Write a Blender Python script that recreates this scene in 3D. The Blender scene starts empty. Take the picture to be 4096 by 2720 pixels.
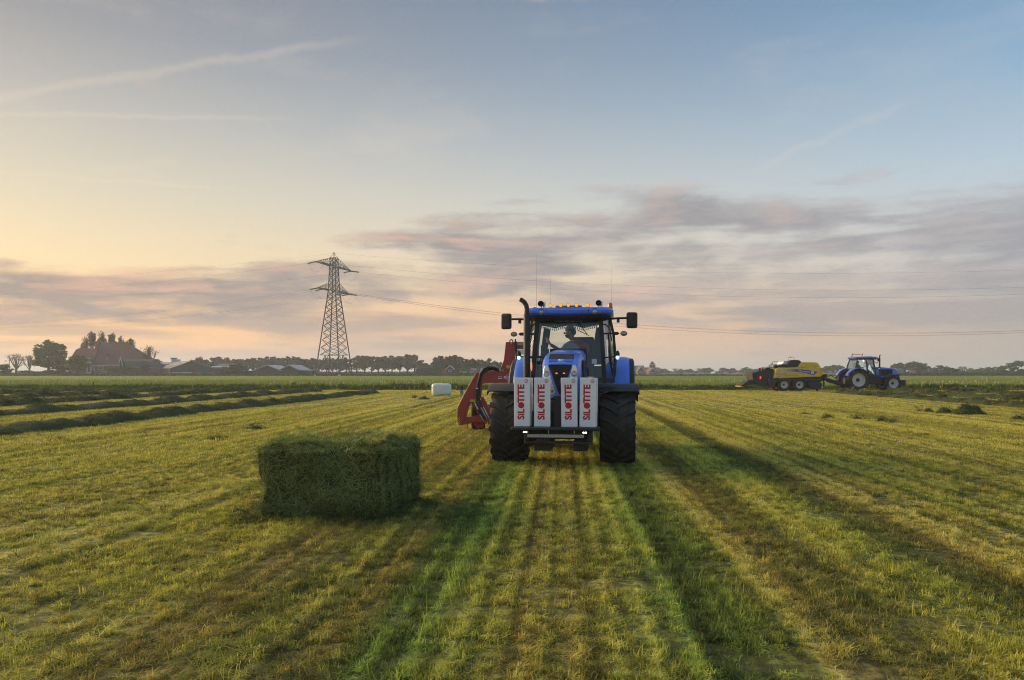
import bpy, bmesh, math, random
import numpy as np
from mathutils import Vector, Matrix, noise as mnoise

scene = bpy.context.scene
R = math.radians
PI = math.pi
random.seed(11)

# ------------------------------------------------------------------ camera
H = 1.6                      # eye height (m)
F = 3000.0                   # focal length in pixels of a 4096 px wide frame
cam_d = bpy.data.cameras.new('camera')
cam_d.sensor_width = 36.0
cam_d.lens = F / 4096 * 36.0
cam_d.shift_y = 127.0 / 4096
cam_d.clip_end = 9000
cam_d.clip_start = 0.1
cam = bpy.data.objects.new('camera', cam_d)
scene.collection.objects.link(cam)
cam.location = (0, 0, H)
cam.rotation_euler = (R(90), 0, 0)
scene.camera = cam
scene.render.resolution_x, scene.render.resolution_y = 1024, 680

# ------------------------------------------------------------------ sun, sky, exposure
SUN_AZ, SUN_EL = R(-62), R(11.0)     # azimuth measured from the view direction (+Y), clockwise
sun_dir = Vector((math.sin(SUN_AZ) * math.cos(SUN_EL), math.cos(SUN_AZ) * math.cos(SUN_EL), math.sin(SUN_EL)))
sun_d = bpy.data.lights.new('sun', 'SUN')
sun_d.energy = 3.2
sun_d.angle = R(48.0)
sun_d.color = (1.0, 0.72, 0.42)
sun = bpy.data.objects.new('sun', sun_d)
scene.collection.objects.link(sun)
sun.rotation_euler = sun_dir.to_track_quat('Z', 'Y').to_euler()
sun.location = (-60, 40, 30)

vs = scene.view_settings
vs.view_transform = 'Standard'
vs.look = 'None'
vs.exposure = 1.25
vs.gamma = 1.0
scene.cycles.use_denoising = True
scene.cycles.denoising_prefilter = 'NONE'
scene.cycles.filter_width = 1.05
scene.cycles.max_bounces = 8
scene.cycles.diffuse_bounces = 3
scene.cycles.transparent_max_bounces = 16
scene.cycles.volume_bounces = 1
scene.cycles.sample_clamp_indirect = 4.0


def lin(c):
    return tuple(((v / 255) / 12.92 if v / 255 <= 0.04045 else ((v / 255 + 0.055) / 1.055) ** 2.4) for v in c)


class G:
    """small helper that writes node graphs as expressions"""
    def __init__(s, tree):
        s.t = tree
    def put(s, sock, v):
        if isinstance(v, bpy.types.NodeSocket):
            s.t.links.new(v, sock)
        elif v is not None:
            if sock.type == 'RGBA' and hasattr(v, '__len__') and len(v) == 3:
                v = (*v, 1)
            sock.default_value = v
    def n(s, kind, ins=None, **props):
        nd = s.t.nodes.new(kind)
        for k, v in props.items():
            setattr(nd, k, v)
        for k, v in (ins or {}).items():
            s.put(nd.inputs[k], v)
        return nd
    def m(s, op, a, b=None, c=None, clamp=False):
        nd = s.t.nodes.new('ShaderNodeMath')
        nd.operation = op
        nd.use_clamp = clamp
        s.put(nd.inputs[0], a)
        if b is not None: s.put(nd.inputs[1], b)
        if c is not None: s.put(nd.inputs[2], c)
        return nd.outputs[0]
    def add(s, a, b): return s.m('ADD', a, b)
    def sub(s, a, b): return s.m('SUBTRACT', a, b)
    def mul(s, a, b): return s.m('MULTIPLY', a, b)
    def rng(s, v, a, b, c=0.0, d=1.0, smooth=True):
        nd = s.t.nodes.new('ShaderNodeMapRange')
        nd.interpolation_type = 'SMOOTHSTEP' if smooth else 'LINEAR'
        s.put(nd.inputs[0], v)
        for i, x in enumerate((a, b, c, d)): s.put(nd.inputs[i + 1], x)
        return nd.outputs[0]
    def mix(s, f, a, b, blend='MIX'):
        nd = s.t.nodes.new('ShaderNodeMix')
        nd.data_type = 'RGBA'
        nd.blend_type = blend
        s.put(nd.inputs[0], f); s.put(nd.inputs[6], a); s.put(nd.inputs[7], b)
        return nd.outputs[2]
    def ramp(s, f, stops, interp='LINEAR'):
        nd = s.t.nodes.new('ShaderNodeValToRGB')
        cr = nd.color_ramp
        cr.interpolation = interp
        while len(cr.elements) < len(stops): cr.elements.new(0.5)
        for e, (p, c) in zip(cr.elements, stops):
            e.position = p
            e.color = (*c, 1) if len(c) == 3 else c
        s.put(nd.inputs[0], f)
        return nd.outputs[0]
    def xyz(s, v):
        nd = s.t.nodes.new('ShaderNodeSeparateXYZ')
        s.put(nd.inputs[0], v)
        return nd.outputs[0], nd.outputs[1], nd.outputs[2]
    def vec(s, x, y, z):
        nd = s.t.nodes.new('ShaderNodeCombineXYZ')
        for i, v in enumerate((x, y, z)): s.put(nd.inputs[i], v)
        return nd.outputs[0]
    def vm(s, op, a, b=None):
        nd = s.t.nodes.new('ShaderNodeVectorMath')
        nd.operation = op
        s.put(nd.inputs[0], a)
        if b is not None: s.put(nd.inputs[3 if op == 'SCALE' else 1], b)
        return nd.outputs['Value'] if op in ('DOT_PRODUCT', 'LENGTH', 'DISTANCE') else nd.outputs[0]
    def noise(s, v, scale=1.0, detail=3.0, rough=0.55, dist=0.0, color=False):
        nd = s.t.nodes.new('ShaderNodeTexNoise')
        if v is not None: s.put(nd.inputs['Vector'], v)
        s.put(nd.inputs['Scale'], scale); s.put(nd.inputs['Detail'], detail)
        s.put(nd.inputs['Roughness'], rough); s.put(nd.inputs['Distortion'], dist)
        return nd.outputs[1] if color else nd.outputs[0]


def pix_dir(px, py):
    return Vector(((px - 2048) / F, 1.0, (1487 - py) / F)).normalized()


def at(px, py, Y):
    """world point seen at a photo pixel when it stands Y metres away"""
    return Vector(((px - 2048) / F * Y, Y, H + (1487 - py) / F * Y))


world = bpy.data.worlds.new('World')
scene.world = world
world.use_nodes = True
wt = world.node_tree
wt.nodes.clear()
g = G(wt)
tc = g.n('ShaderNodeTexCoord')
dv = tc.outputs['Generated']
dx, dy, dz = g.xyz(dv)
el = g.mul(g.m('ARCSINE', dz), 180 / PI)
hl = g.m('SQRT', g.add(g.add(g.mul(dx, dx), g.mul(dy, dy)), 1e-6))
ca = g.m('DIVIDE', g.add(g.mul(dx, math.sin(SUN_AZ)), g.mul(dy, math.cos(SUN_AZ))), hl)   # cosine of the azimuth from the sun
toward = g.rng(ca, -0.15, 0.93, 0, 1, smooth=False)
e01 = g.m('DIVIDE', g.m('MAXIMUM', el, 0.0), 60.0, clamp=True)
warm = g.ramp(e01, [(0.0, lin((248, 172, 104))), (0.05, lin((252, 184, 104))), (0.12, lin((229, 200, 153))), (0.20, lin((200, 187, 162))),
                    (0.28, lin((172, 166, 157))), (0.37, lin((138, 136, 138))), (0.47, lin((114, 115, 121))), (0.7, lin((122, 134, 150))), (1.0, lin((118, 140, 164)))])
cool = g.ramp(e01, [(0.0, lin((164, 152, 148))), (0.06, lin((164, 156, 154))), (0.15, lin((184, 186, 190))), (0.22, lin((166, 184, 198))),
                    (0.33, lin((122, 157, 186))), (0.45, lin((88, 130, 168))), (0.7, lin((108, 144, 178))), (1.0, lin((112, 146, 180)))])
base = g.mix(toward, cool, warm)
# pink glow low over the horizon where the two meet
pk = g.mul(g.mul(g.rng(ca, -0.2, 0.45), g.rng(ca, 1.0, 0.5)), g.rng(el, 9.0, 1.0))
base = g.mix(g.mul(pk, 0.40), base, lin((232, 188, 160)))
# physically based sky adds its own warmth around the low sun
nish = g.n('ShaderNodeTexSky', sky_type='NISHITA', sun_disc=False, sun_elevation=SUN_EL, sun_rotation=SUN_AZ, air_density=1.2, dust_density=2.0)
base = g.mix(0.012, base, nish.outputs[0], 'ADD')
# cloud deck: banks low over the horizon, higher up away from the sun
cv = g.vec(dx, dy, g.mul(dz, 3.6))
warp = g.noise(cv, 3.0, 3, 0.6, 0, color=True)
cvw = g.vm('ADD', cv, g.vm('SCALE', g.vm('SUBTRACT', warp, (0.5, 0.5, 0.5)), 0.10))
side = g.rng(ca, 0.80, 0.46)
el_c = g.add(4.6, g.mul(side, 3.6))
el_w = g.add(3.6, g.mul(side, 3.6))
bank = g.m('DIVIDE', g.sub(el, el_c), el_w)
bank = g.mul(bank, g.rng(bank, 0.0, 1.0, 1.0, 1.35))
bias = g.m('EXPONENT', g.mul(g.mul(bank, bank), -1.0))
def cloud(vv):
    nn = g.noise(vv, 6.5, 8, 0.58)
    low = g.noise(g.vm('MULTIPLY', vv, (0.55, 0.55, 3.2)), 3.6, 3, 0.5)
    return g.add(g.add(g.mul(nn, 0.58), g.mul(low, 0.42)), g.mul(g.sub(bias, 0.66), 0.22))
d0 = g.add(cloud(cvw), g.mul(g.mul(g.sub(1.0, side), bias), 0.05))
d1 = g.add(cloud(g.vm('ADD', cvw, (math.sin(SUN_AZ) * 0.05, math.cos(SUN_AZ) * 0.05, 0.06))), g.mul(g.mul(g.sub(1.0, side), bias), 0.05))
dens = g.rng(d0, 0.465, 0.64)
rim = g.m('MULTIPLY', g.m('MAXIMUM', g.sub(d0, d1), 0.0), 5.5, clamp=True)
ccol = g.mix(toward, lin((146, 148, 155)), lin((134, 124, 126)))
rcol = g.mix(toward, lin((176, 172, 174)), lin((226, 174, 142)))
ccol = g.mix(rim, ccol, rcol)
sky = g.mix(g.mul(dens, 0.92), base, ccol)
# flat grey streaks stacked low over the horizon
stv = g.vec(g.mul(dx, 1.1), g.mul(dy, 1.1), g.mul(dz, 17.0))
stn = g.noise(stv, 2.6, 4, 0.5)
stm = g.mul(g.mul(g.rng(stn, 0.47, 0.60), g.rng(el, 0.4, 1.6)), g.rng(el, 7.5, 4.5))
sky = g.mix(g.mul(stm, 0.72), sky, g.mix(toward, lin((148, 146, 151)), lin((164, 140, 128))))
# thin high veils and old contrails
veil = g.noise(g.vm('MULTIPLY', cvw, (1.2, 1.2, 1.0)), 2.6, 5, 0.62)
veilm = g.mul(g.mul(g.rng(veil, 0.5, 0.72), g.rng(el, 8, 13)), g.rng(el, 60, 24))
sky = g.mix(g.mul(veilm, 0.20), sky, g.mix(toward, lin((176, 182, 188)), lin((226, 204, 178))))
for (x0, y0, x1, y1, w, k) in ((-500, 470, 1560, 132, 0.008, 0.26), (-400, 452, 1250, 474, 0.0045, 0.24), (-300, 672, 1050, 762, 0.0035, 0.24),
                               (2960, 700, 3700, 380, 0.008, 0.24), (-300, 980, 900, 935, 0.005, 0.2), (300, 690, 760, 640, 0.010, 0.14)):
    a, b = pix_dir(x0, y0), pix_dir(x1, y1)
    nrm = a.cross(b).normalized()
    mid = (a + b).normalized()
    al = (b - a).normalized()
    half = (b - a).length / 2
    wob = g.mul(g.sub(g.noise(dv, 26, 4, 0.6), 0.5), w * 2.2)
    dist = g.m('ABSOLUTE', g.add(g.vm('DOT_PRODUCT', dv, tuple(nrm)), wob))
    along = g.m('ABSOLUTE', g.vm('DOT_PRODUCT', g.vm('SUBTRACT', dv, tuple(mid)), tuple(al)))
    mk = g.mul(g.mul(g.rng(dist, w, 0.0), g.rng(along, half, half * 0.55)), g.rng(g.vm('DOT_PRODUCT', dv, tuple(mid)), 0.6, 0.8))
    sky = g.mix(g.mul(mk, k * 0.65), sky, g.mix(toward, lin((200, 196, 194)), lin((238, 214, 184))))
bg = g.n('ShaderNodeBackground', {'Color': sky, 'Strength': 0.505})
wo = g.n('ShaderNodeOutputWorld', {'Surface': bg.outputs[0]})

# ------------------------------------------------------------------ object helpers
COL = scene.collection


def tag(o, label=None, cat=None, group=None, kind=None):
    if label: o['label'] = label
    if cat: o['category'] = cat
    if group: o['group'] = group
    if kind: o['kind'] = kind
    return o


def empty(name, loc=(0, 0, 0), rz=0.0, label=None, cat=None, group=None):
    o = bpy.data.objects.new(name, None)
    COL.objects.link(o)
    o.empty_display_size = 0.2
    o.location = loc
    o.rotation_euler = (0, 0, rz)
    return tag(o, label, cat, group)


def link(name, me, parent=None, loc=None):
    o = bpy.data.objects.new(name, me)
    COL.objects.link(o)
    if parent: o.parent = parent
    if loc is not None: o.location = loc
    return o


def copy_tree(o, parent=None):
    c = o.copy()
    COL.objects.link(c)
    c.parent = parent
    for ch in list(o.children):
        copy_tree(ch, c)
    return c


class MB:
    """collects simple solids into one mesh"""
    def __init__(s):
        s.v, s.f, s.mi = [], [], []
        s.cur = 0
    def addmesh(s, vs_, fs_):
        b = len(s.v)
        s.v += [tuple(p) for p in vs_]
        s.f += [tuple(i + b for i in f) for f in fs_]
        s.mi += [s.cur] * len(fs_)
        return s
    def box(s, c, d, rot=None, taper=1.0):
        x, y, z = d[0] / 2, d[1] / 2, d[2] / 2
        pts = [Vector((sx * x * (taper if sz > 0 else 1), sy * y * (taper if sz > 0 else 1), sz * z)) for sz in (-1, 1) for sy in (-1, 1) for sx in (-1, 1)]
        if rot is not None:
            m = rot if isinstance(rot, Matrix) else Matrix.Rotation(rot, 3, 'Z')
            pts = [m @ p for p in pts]
        c = Vector(c)
        return s.addmesh([p + c for p in pts], [(0, 2, 3, 1), (4, 5, 7, 6), (0, 1, 5, 4), (2, 6, 7, 3), (0, 4, 6, 2), (1, 3, 7, 5)])
    def span(s, a, b):
        a, b = Vector(a), Vector(b)
        return s.box((a + b) / 2, b - a)
    def beam(s, p0, p1, w, h, up=(0, 0, 1)):
        p0, p1 = Vector(p0), Vector(p1)
        y = (p1 - p0)
        L = y.length
        y.normalize()
        u = Vector(up)
        if abs(y.dot(u)) > 0.98: u = Vector((0, 1, 0)) if abs(y.y) < 0.9 else Vector((1, 0, 0))
        x = y.cross(u).normalized()
        z = x.cross(y)
        m = Matrix((x, y, z)).transposed()
        return s.box((p0 + p1) / 2, (w, L, h), m)
    def tube(s, pts, r, seg=8, caps=True):
        pts = [Vector(p) for p in pts]
        rs = r if hasattr(r, '__len__') else [r] * len(pts)
        rings, prev = [], None
        for i, p in enumerate(pts):
            t = (pts[min(i + 1, len(pts) - 1)] - pts[max(i - 1, 0)]).normalized()
            if prev is None:
                a = t.cross(Vector((0, 0, 1)))
                if a.length < 1e-3: a = t.cross(Vector((1, 0, 0)))
                a.normalize()
            else:
                a = (prev - t * prev.dot(t)).normalized()
            prev = a
            b = t.cross(a)
            rings.append([p + (a * math.cos(2 * PI * k / seg) + b * math.sin(2 * PI * k / seg)) * rs[i] for k in range(seg)])
        vv = [q for rg in rings for q in rg]
        ff = []
        for i in range(len(rings) - 1):
            for k in range(seg):
                k2 = (k + 1) % seg
                ff.append((i * seg + k, i * seg + k2, (i + 1) * seg + k2, (i + 1) * seg + k))
        if caps:
            ff.append(tuple(range(seg - 1, -1, -1)))
            ff.append(tuple((len(rings) - 1) * seg + k for k in range(seg)))
        return s.addmesh(vv, ff)
    def lathe(s, prof, c=(0, 0, 0), axis='X', seg=24, closed=False):
        """prof: (radius, along) pairs"""
        vv, ff = [], []
        c = Vector(c)
        n = len(prof)
        for k in range(seg):
            a = 2 * PI * k / seg
            for r, h in prof:
                p = {'X': Vector((h, r * math.cos(a), r * math.sin(a))), 'Y': Vector((r * math.cos(a), h, r * math.sin(a))), 'Z': Vector((r * math.cos(a), r * math.sin(a), h))}[axis]
                vv.append(c + p)
        rg = n if closed else n - 1
        for k in range(seg):
            k2 = (k + 1) % seg
            for i in range(rg):
                j = (i + 1) % n
                ff.append((k * n + i, k2 * n + i, k2 * n + j, k * n + j))
        return s.addmesh(vv, ff)
    def prism(s, out, a, b, axis='Y', b_out=None):
        """out: 2-D outline; extruded along axis from a to b; b_out: different outline at the far end"""
        n = len(out)
        o2 = b_out or out
        def P(q, h):
            return {'X': (h, q[0], q[1]), 'Y': (q[0], h, q[1]), 'Z': (q[0], q[1], h)}[axis]
        vv = [P(q, a) for q in out] + [P(q, b) for q in o2]
        ff = [tuple(range(n - 1, -1, -1)), tuple(range(n, 2 * n))]
        ff += [(i, (i + 1) % n, n + (i + 1) % n, n + i) for i in range(n)]
        return s.addmesh(vv, ff)
    def loft(s, secs, caps=True, closed=True):
        n = len(secs[0])
        vv = [p for sc in secs for p in sc]
        ff = []
        for i in range(len(secs) - 1):
            for k in range(n if closed else n - 1):
                k2 = (k + 1) % n
                ff.append((i * n + k, i * n + k2, (i + 1) * n + k2, (i + 1) * n + k))
        if caps:
            ff.append(tuple(range(n - 1, -1, -1)))
            ff.append(tuple((len(secs) - 1) * n + k for k in range(n)))
        return s.addmesh(vv, ff)
    def ball(s, c, r, seg=12, rings=8, zmin=-1.0):
        rx, ry, rz = (r, r, r) if not hasattr(r, '__len__') else r
        vv, ff = [], []
        for i in range(rings + 1):
            t = -PI / 2 + PI * i / rings
            zz = max(math.sin(t), zmin)
            for k in range(seg):
                a = 2 * PI * k / seg
                vv.append((c[0] + rx * math.cos(t) * math.cos(a), c[1] + ry * math.cos(t) * math.sin(a), c[2] + rz * zz))
        for i in range(rings):
            for k in range(seg):
                k2 = (k + 1) % seg
                ff.append((i * seg + k, i * seg + k2, (i + 1) * seg + k2, (i + 1) * seg + k))
        return s.addmesh(vv, ff)
    def quad(s, *p):
        return s.addmesh(p, [tuple(range(len(p)))])
    def mesh(s, name, mats, smooth=None):
        me = bpy.data.meshes.new(name)
        me.from_pydata(s.v, [], s.f)
        for m_ in (mats if isinstance(mats, (list, tuple)) else [mats]):
            me.materials.append(M[m_] if isinstance(m_, str) else m_)
        if isinstance(mats, (list, tuple)):
            me.polygons.foreach_set('material_index', s.mi)
        bm = bmesh.new()
        bm.from_mesh(me)
        bmesh.ops.recalc_face_normals(bm, faces=bm.faces)
        bm.to_mesh(me)
        bm.free()
        if smooth is not None:
            me.polygons.foreach_set('use_smooth', [True] * len(me.polygons))
            me.set_sharp_from_angle(angle=R(smooth))
        me.update()
        return me
    def build(s, name, mats, parent=None, smooth=None, bevel=0.0, seg=2, loc=None):
        o = link(name, s.mesh(name, mats, smooth), parent, loc)
        if bevel:
            b = o.modifiers.new('bevel', 'BEVEL')
            b.width = bevel
            b.segments = seg
            b.limit_method = 'ANGLE'
            b.angle_limit = R(30)
            o.data.polygons.foreach_set('use_smooth', [True] * len(o.data.polygons))
            o.data.set_sharp_from_angle(angle=R(smooth or 40))
        return o


def part(name, mats, parent, *calls, **kw):
    """part('leg', 'steel', thing, ('box', c, d), ('tube', pts, r)) -> mesh object"""
    mb = MB()
    for c in calls:
        getattr(mb, c[0])(*c[1:])
    return mb.build(name, mats, parent, **kw)


# ------------------------------------------------------------------ materials
M = {}


def mat(name, col, rough=0.6, metal=0.0, var=0.12, vscale=6.0, bump=0.0, bscale=60.0, coat=0.0, emit=None, es=0.0, trans=0.0, dirt=0.0, spec=None):
    m_ = bpy.data.materials.new(name)
    m_.use_nodes = True
    t = m_.node_tree
    bs = t.nodes['Principled BSDF']
    gg = G(t)
    co = gg.n('ShaderNodeTexCoord').outputs['Object']
    c = (*col, 1)
    if var:
        nz = gg.noise(co, vscale, 5, 0.6)
        k = gg.rng(nz, 0.25, 0.75, 1 - var, 1 + var)
        c = gg.mix(1.0, (*col, 1), gg.vec(k, k, k), 'MULTIPLY')
    if dirt:
        dn = gg.noise(co, 3.0, 6, 0.7)
        c = gg.mix(gg.mul(gg.rng(dn, 0.45, 0.75), dirt), c, (0.16, 0.12, 0.07, 1))
    gg.put(bs.inputs['Base Color'], c)
    rr = gg.noise(co, vscale * 1.7, 4, 0.6)
    gg.put(bs.inputs['Roughness'], gg.rng(rr, 0.3, 0.7, max(0.02, rough - 0.08), min(1, rough + 0.10)))
    bs.inputs['Metallic'].default_value = metal
    bs.inputs['Coat Weight'].default_value = coat
    bs.inputs['Coat Roughness'].default_value = 0.12
    if spec is not None: bs.inputs['Specular IOR Level'].default_value = spec
    if trans:
        bs.inputs['Transmission Weight'].default_value = trans
        bs.inputs['IOR'].default_value = 1.15
    if emit:
        bs.inputs['Emission Color'].default_value = (*emit, 1)
        bs.inputs['Emission Strength'].default_value = es
    if bump:
        bn = gg.n('ShaderNodeBump', {'Strength': bump, 'Distance': 0.02, 'Height': gg.noise(co, bscale, 5, 0.65)})
        gg.put(bs.inputs['Normal'], bn.outputs[0])
    M[name] = m_
    return m_


ROW = math.tan(R(3.85))       # mown rows run 3.85 degrees to the right of the view axis
CR, SR = math.cos(R(3.85)), math.sin(R(3.85))


def uv2xy(u, v):
    """across-row / along-row coordinates to world"""
    return (u * CR + v * SR, -u * SR + v * CR)


def field_colour(gg):
    """stubble colour by place: mown swaths, wheel tracks and loose cut grass run along the rows"""
    pos = gg.n('ShaderNodeNewGeometry').outputs['Position']
    x, y, z = gg.xyz(pos)
    u = gg.sub(gg.mul(x, CR), gg.mul(y, SR))
    v = gg.add(gg.mul(x, SR), gg.mul(y, CR))
    wob = gg.sub(gg.noise(gg.vec(gg.mul(u, 0.8), gg.mul(v, 0.25), 0.0), 1.0, 3, 0.6), 0.5)
    rag = gg.sub(gg.noise(gg.vec(u, v, 0.0), 5.0, 4, 0.7), 0.5)
    uw = gg.add(u, gg.add(gg.mul(wob, 0.14), gg.mul(rag, 0.13)))
    straw, green, dark, brown, lime, olive = (0.54, 0.45, 0.12), (0.165, 0.215, 0.045), (0.125, 0.155, 0.038), (0.26, 0.215, 0.058), (0.34, 0.35, 0.070), (0.36, 0.33, 0.070)
    st = [(-7.0, olive), (-6.2, straw), (-5.2, olive), (-4.6, lime), (-4.0, olive), (-3.0, olive), (-2.3, brown), (-1.75, olive), (-1.35, brown), (-1.12, green), (-0.80, green), (-0.62, lime), (-0.42, olive),
          (-0.25, brown), (-0.05, olive), (0.06, brown), (0.24, olive), (0.5, lime), (0.78, green), (0.9, dark), (1.0, green), (1.35, lime), (1.47, straw), (1.62, brown), (2.1, (0.25, 0.235, 0.058)),
          (2.4, olive), (2.75, lime), (3.05, (0.20, 0.21, 0.052)), (3.4, brown), (3.9, straw), (4.8, olive), (6.0, straw)]
    near = gg.ramp(gg.rng(uw, -8.0, 7.0, smooth=False), [((p + 8) / 15, c) for p, c in st])
    b1 = gg.noise(gg.vec(gg.mul(uw, 0.55), gg.mul(v, 0.008), 3.0), 1.0, 2, 0.5)
    b2 = gg.noise(gg.vec(gg.mul(uw, 2.1), gg.mul(v, 0.015), 5.0), 1.0, 2, 0.5)
    b3 = gg.noise(gg.vec(gg.mul(uw, 6.0), gg.mul(v, 0.04), 9.0), 1.0, 2, 0.5)
    band = gg.add(gg.add(gg.mul(b1, 0.45), gg.mul(b2, 0.40)), gg.mul(b3, 0.15))
    far = gg.ramp(band, [(0.36, green), (0.43, olive), (0.48, straw), (0.53, lime), (0.57, straw), (0.63, olive), (0.68, green)])
    side = gg.m('MAXIMUM', gg.rng(u, 3.6, 5.4), gg.rng(u, -3.4, -5.2))
    side = gg.m('MAXIMUM', side, gg.mul(gg.rng(v, 12, 40), 0.45))
    c = gg.mix(side, near, far)
    # fine swath lines left by mower and rake
    ln1 = gg.noise(gg.vec(gg.mul(uw, 3.4), gg.mul(v, 0.02), 11.0), 1.0, 2, 0.55)
    ln2 = gg.noise(gg.vec(gg.mul(gg.add(u, gg.mul(rag, 0.06)), 9.0), gg.mul(v, 0.06), 17.0), 1.0, 2, 0.55)
    kk = gg.mul(gg.rng(ln1, 0.34, 0.66, 0.66, 1.30), gg.rng(ln2, 0.36, 0.64, 0.72, 1.27))
    # narrow regular lines from the conditioner between the wheel tracks
    sn = gg.m('SINE', gg.mul(gg.add(u, gg.mul(wob, 0.06)), 2 * PI / 0.23))
    kk = gg.mul(kk, gg.add(1.0, gg.mul(gg.mul(sn, gg.rng(gg.m('ABSOLUTE', u), 1.5, 1.0)), 0.32)))
    c = gg.mix(1.0, c, gg.vec(kk, kk, kk), 'MULTIPLY')
    c = gg.mix(gg.mul(gg.rng(ln1, 0.48, 0.36), 0.30), c, green)
    patch = gg.noise(gg.vec(u, gg.mul(v, 0.3), 7.0), 1.3, 5, 0.65)
    c = gg.mix(gg.mul(gg.rng(patch, 0.52, 0.75), 0.30), c, gg.mix(gg.rng(rag, -0.1, 0.1), green, olive))
    return c, u, v, rag


def field_material():
    m_ = bpy.data.materials.new('mown_field')
    m_.use_nodes = True
    gg = G(m_.node_tree)
    bs = m_.node_tree.nodes['Principled BSDF']
    c, u, v, rag = field_colour(gg)
    pos = gg.n('ShaderNodeNewGeometry').outputs['Position']
    fine = gg.noise(pos, 26.0, 5, 0.7)
    c = gg.mix(1.0, c, gg.ramp(fine, [(0.3, (0.55, 0.55, 0.55)), (0.55, (1.0, 1.0, 1.0)), (0.75, (1.3, 1.25, 1.1))]), 'MULTIPLY')
    soil = gg.noise(pos, 9.0, 4, 0.65)
    c = gg.mix(gg.mul(gg.rng(soil, 0.42, 0.58), 0.72), c, (0.055, 0.054, 0.022, 1))
    c = gg.vm('MINIMUM', c, (0.74, 0.68, 0.5))
    gg.put(bs.inputs['Base Color'], c)
    bs.inputs['Roughness'].default_value = 0.85
    bs.inputs['Specular IOR Level'].default_value = 0.15
    hh = gg.add(gg.noise(pos, 14.0, 6, 0.75), gg.mul(gg.noise(gg.vec(gg.mul(u, 6.0), gg.mul(v, 0.25), 0.0), 1.0, 3, 0.6), 0.8))
    bn = gg.n('ShaderNodeBump', {'Strength': 0.9, 'Distance': 0.05, 'Height': hh})
    gg.put(bs.inputs['Normal'], bn.outputs[0])
    M['mown_field'] = m_


def blade_material(name, base=None, gain=1.0, transl=0.35, t0=0.45, t1=1.55):
    """grass blades: colour from place (or a given base), per-blade tint from a mesh attribute"""
    m_ = bpy.data.materials.new(name)
    m_.use_nodes = True
    t = m_.node_tree
    gg = G(t)
    t.nodes.remove(t.nodes['Principled BSDF'])
    if base is None:
        c = field_colour(gg)[0]
    else:
        pos = gg.n('ShaderNodeNewGeometry').outputs['Position']
        c = gg.ramp(gg.noise(pos, 0.8, 4, 0.6), [(0.3, base[0]), (0.5, base[1]), (0.7, base[2])])
    sh = gg.n('ShaderNodeAttribute', attribute_name='tint').outputs['Fac']
    rnd = gg.n('ShaderNodeObjectInfo').outputs['Random']
    k = gg.mul(gg.rng(sh, 0, 1, t0, t1, smooth=False), gain)
    c = gg.mix(1.0, c, gg.vec(k, k, gg.mul(k, 0.9)), 'MULTIPLY')
    hs = gg.n('ShaderNodeHueSaturation', {'Hue': gg.rng(rnd, 0, 1, 0.485, 0.515, smooth=False), 'Saturation': 1.05, 'Value': 1.0, 'Color': c})
    c = gg.vm('MINIMUM', hs.outputs[0], (0.74, 0.68, 0.5))
    di = gg.n('ShaderNodeBsdfDiffuse', {'Color': c})
    tr = gg.n('ShaderNodeBsdfTranslucent', {'Color': c})
    gl = gg.n('ShaderNodeBsdfGlossy', {'Color': (0.8, 0.8, 0.8, 1), 'Roughness': 0.5})
    mx = gg.n('ShaderNodeMixShader', {0: transl, 1: di.outputs[0], 2: tr.outputs[0]})
    mx2 = gg.n('ShaderNodeMixShader', {0: 0.03, 1: mx.outputs[0], 2: gl.outputs[0]})
    out = t.nodes['Material Output']
    t.links.new(mx2.outputs[0], out.inputs['Surface'])
    M[name] = m_
    return m_


field_material()
blade_material('stubble', None, 1.38, 0.38, 0.32, 1.62)
hay = blade_material('hay', ((0.055, 0.075, 0.022), (0.090, 0.115, 0.035), (0.14, 0.16, 0.05)), 1.0, 0.25)
blade_material('lush', ((0.10, 0.17, 0.02), (0.15, 0.22, 0.03), (0.22, 0.27, 0.04)), 1.0, 0.4)
blade_material('meadow_blades', ((0.15, 0.215, 0.035), (0.21, 0.265, 0.042), (0.28, 0.29, 0.052)), 1.0, 0.35, 0.65, 1.35)
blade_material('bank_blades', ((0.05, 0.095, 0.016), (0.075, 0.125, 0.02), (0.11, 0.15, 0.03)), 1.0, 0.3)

# ------------------------------------------------------------------ ground
def ground_height(u, v):
    h = 0.018 * mnoise.fractal(Vector((u * 1.6, v * 0.5, 0.3)), 0.8, 2.0, 4)
    for c in (-0.95, 0.95):
        h -= 0.028 * math.exp(-((u - c) / 0.16) ** 2) * (0.6 + 0.4 * math.sin(v * 3.1 + c))
    return h


def grid_sheet(name, us, vs_, fn, material, kind='structure'):
    pts = [fn(u, v) for v in vs_ for u in us]
    nu = len(us)
    fs = [(j * nu + i, j * nu + i + 1, (j + 1) * nu + i + 1, (j + 1) * nu + i) for j in range(len(vs_) - 1) for i in range(nu - 1)]
    me = bpy.data.meshes.new(name)
    me.from_pydata(pts, [], fs)
    me.materials.append(M[material])
    me.polygons.foreach_set('use_smooth', [True] * len(fs))
    o = link(name, me)
    o['kind'] = kind
    return o


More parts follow.
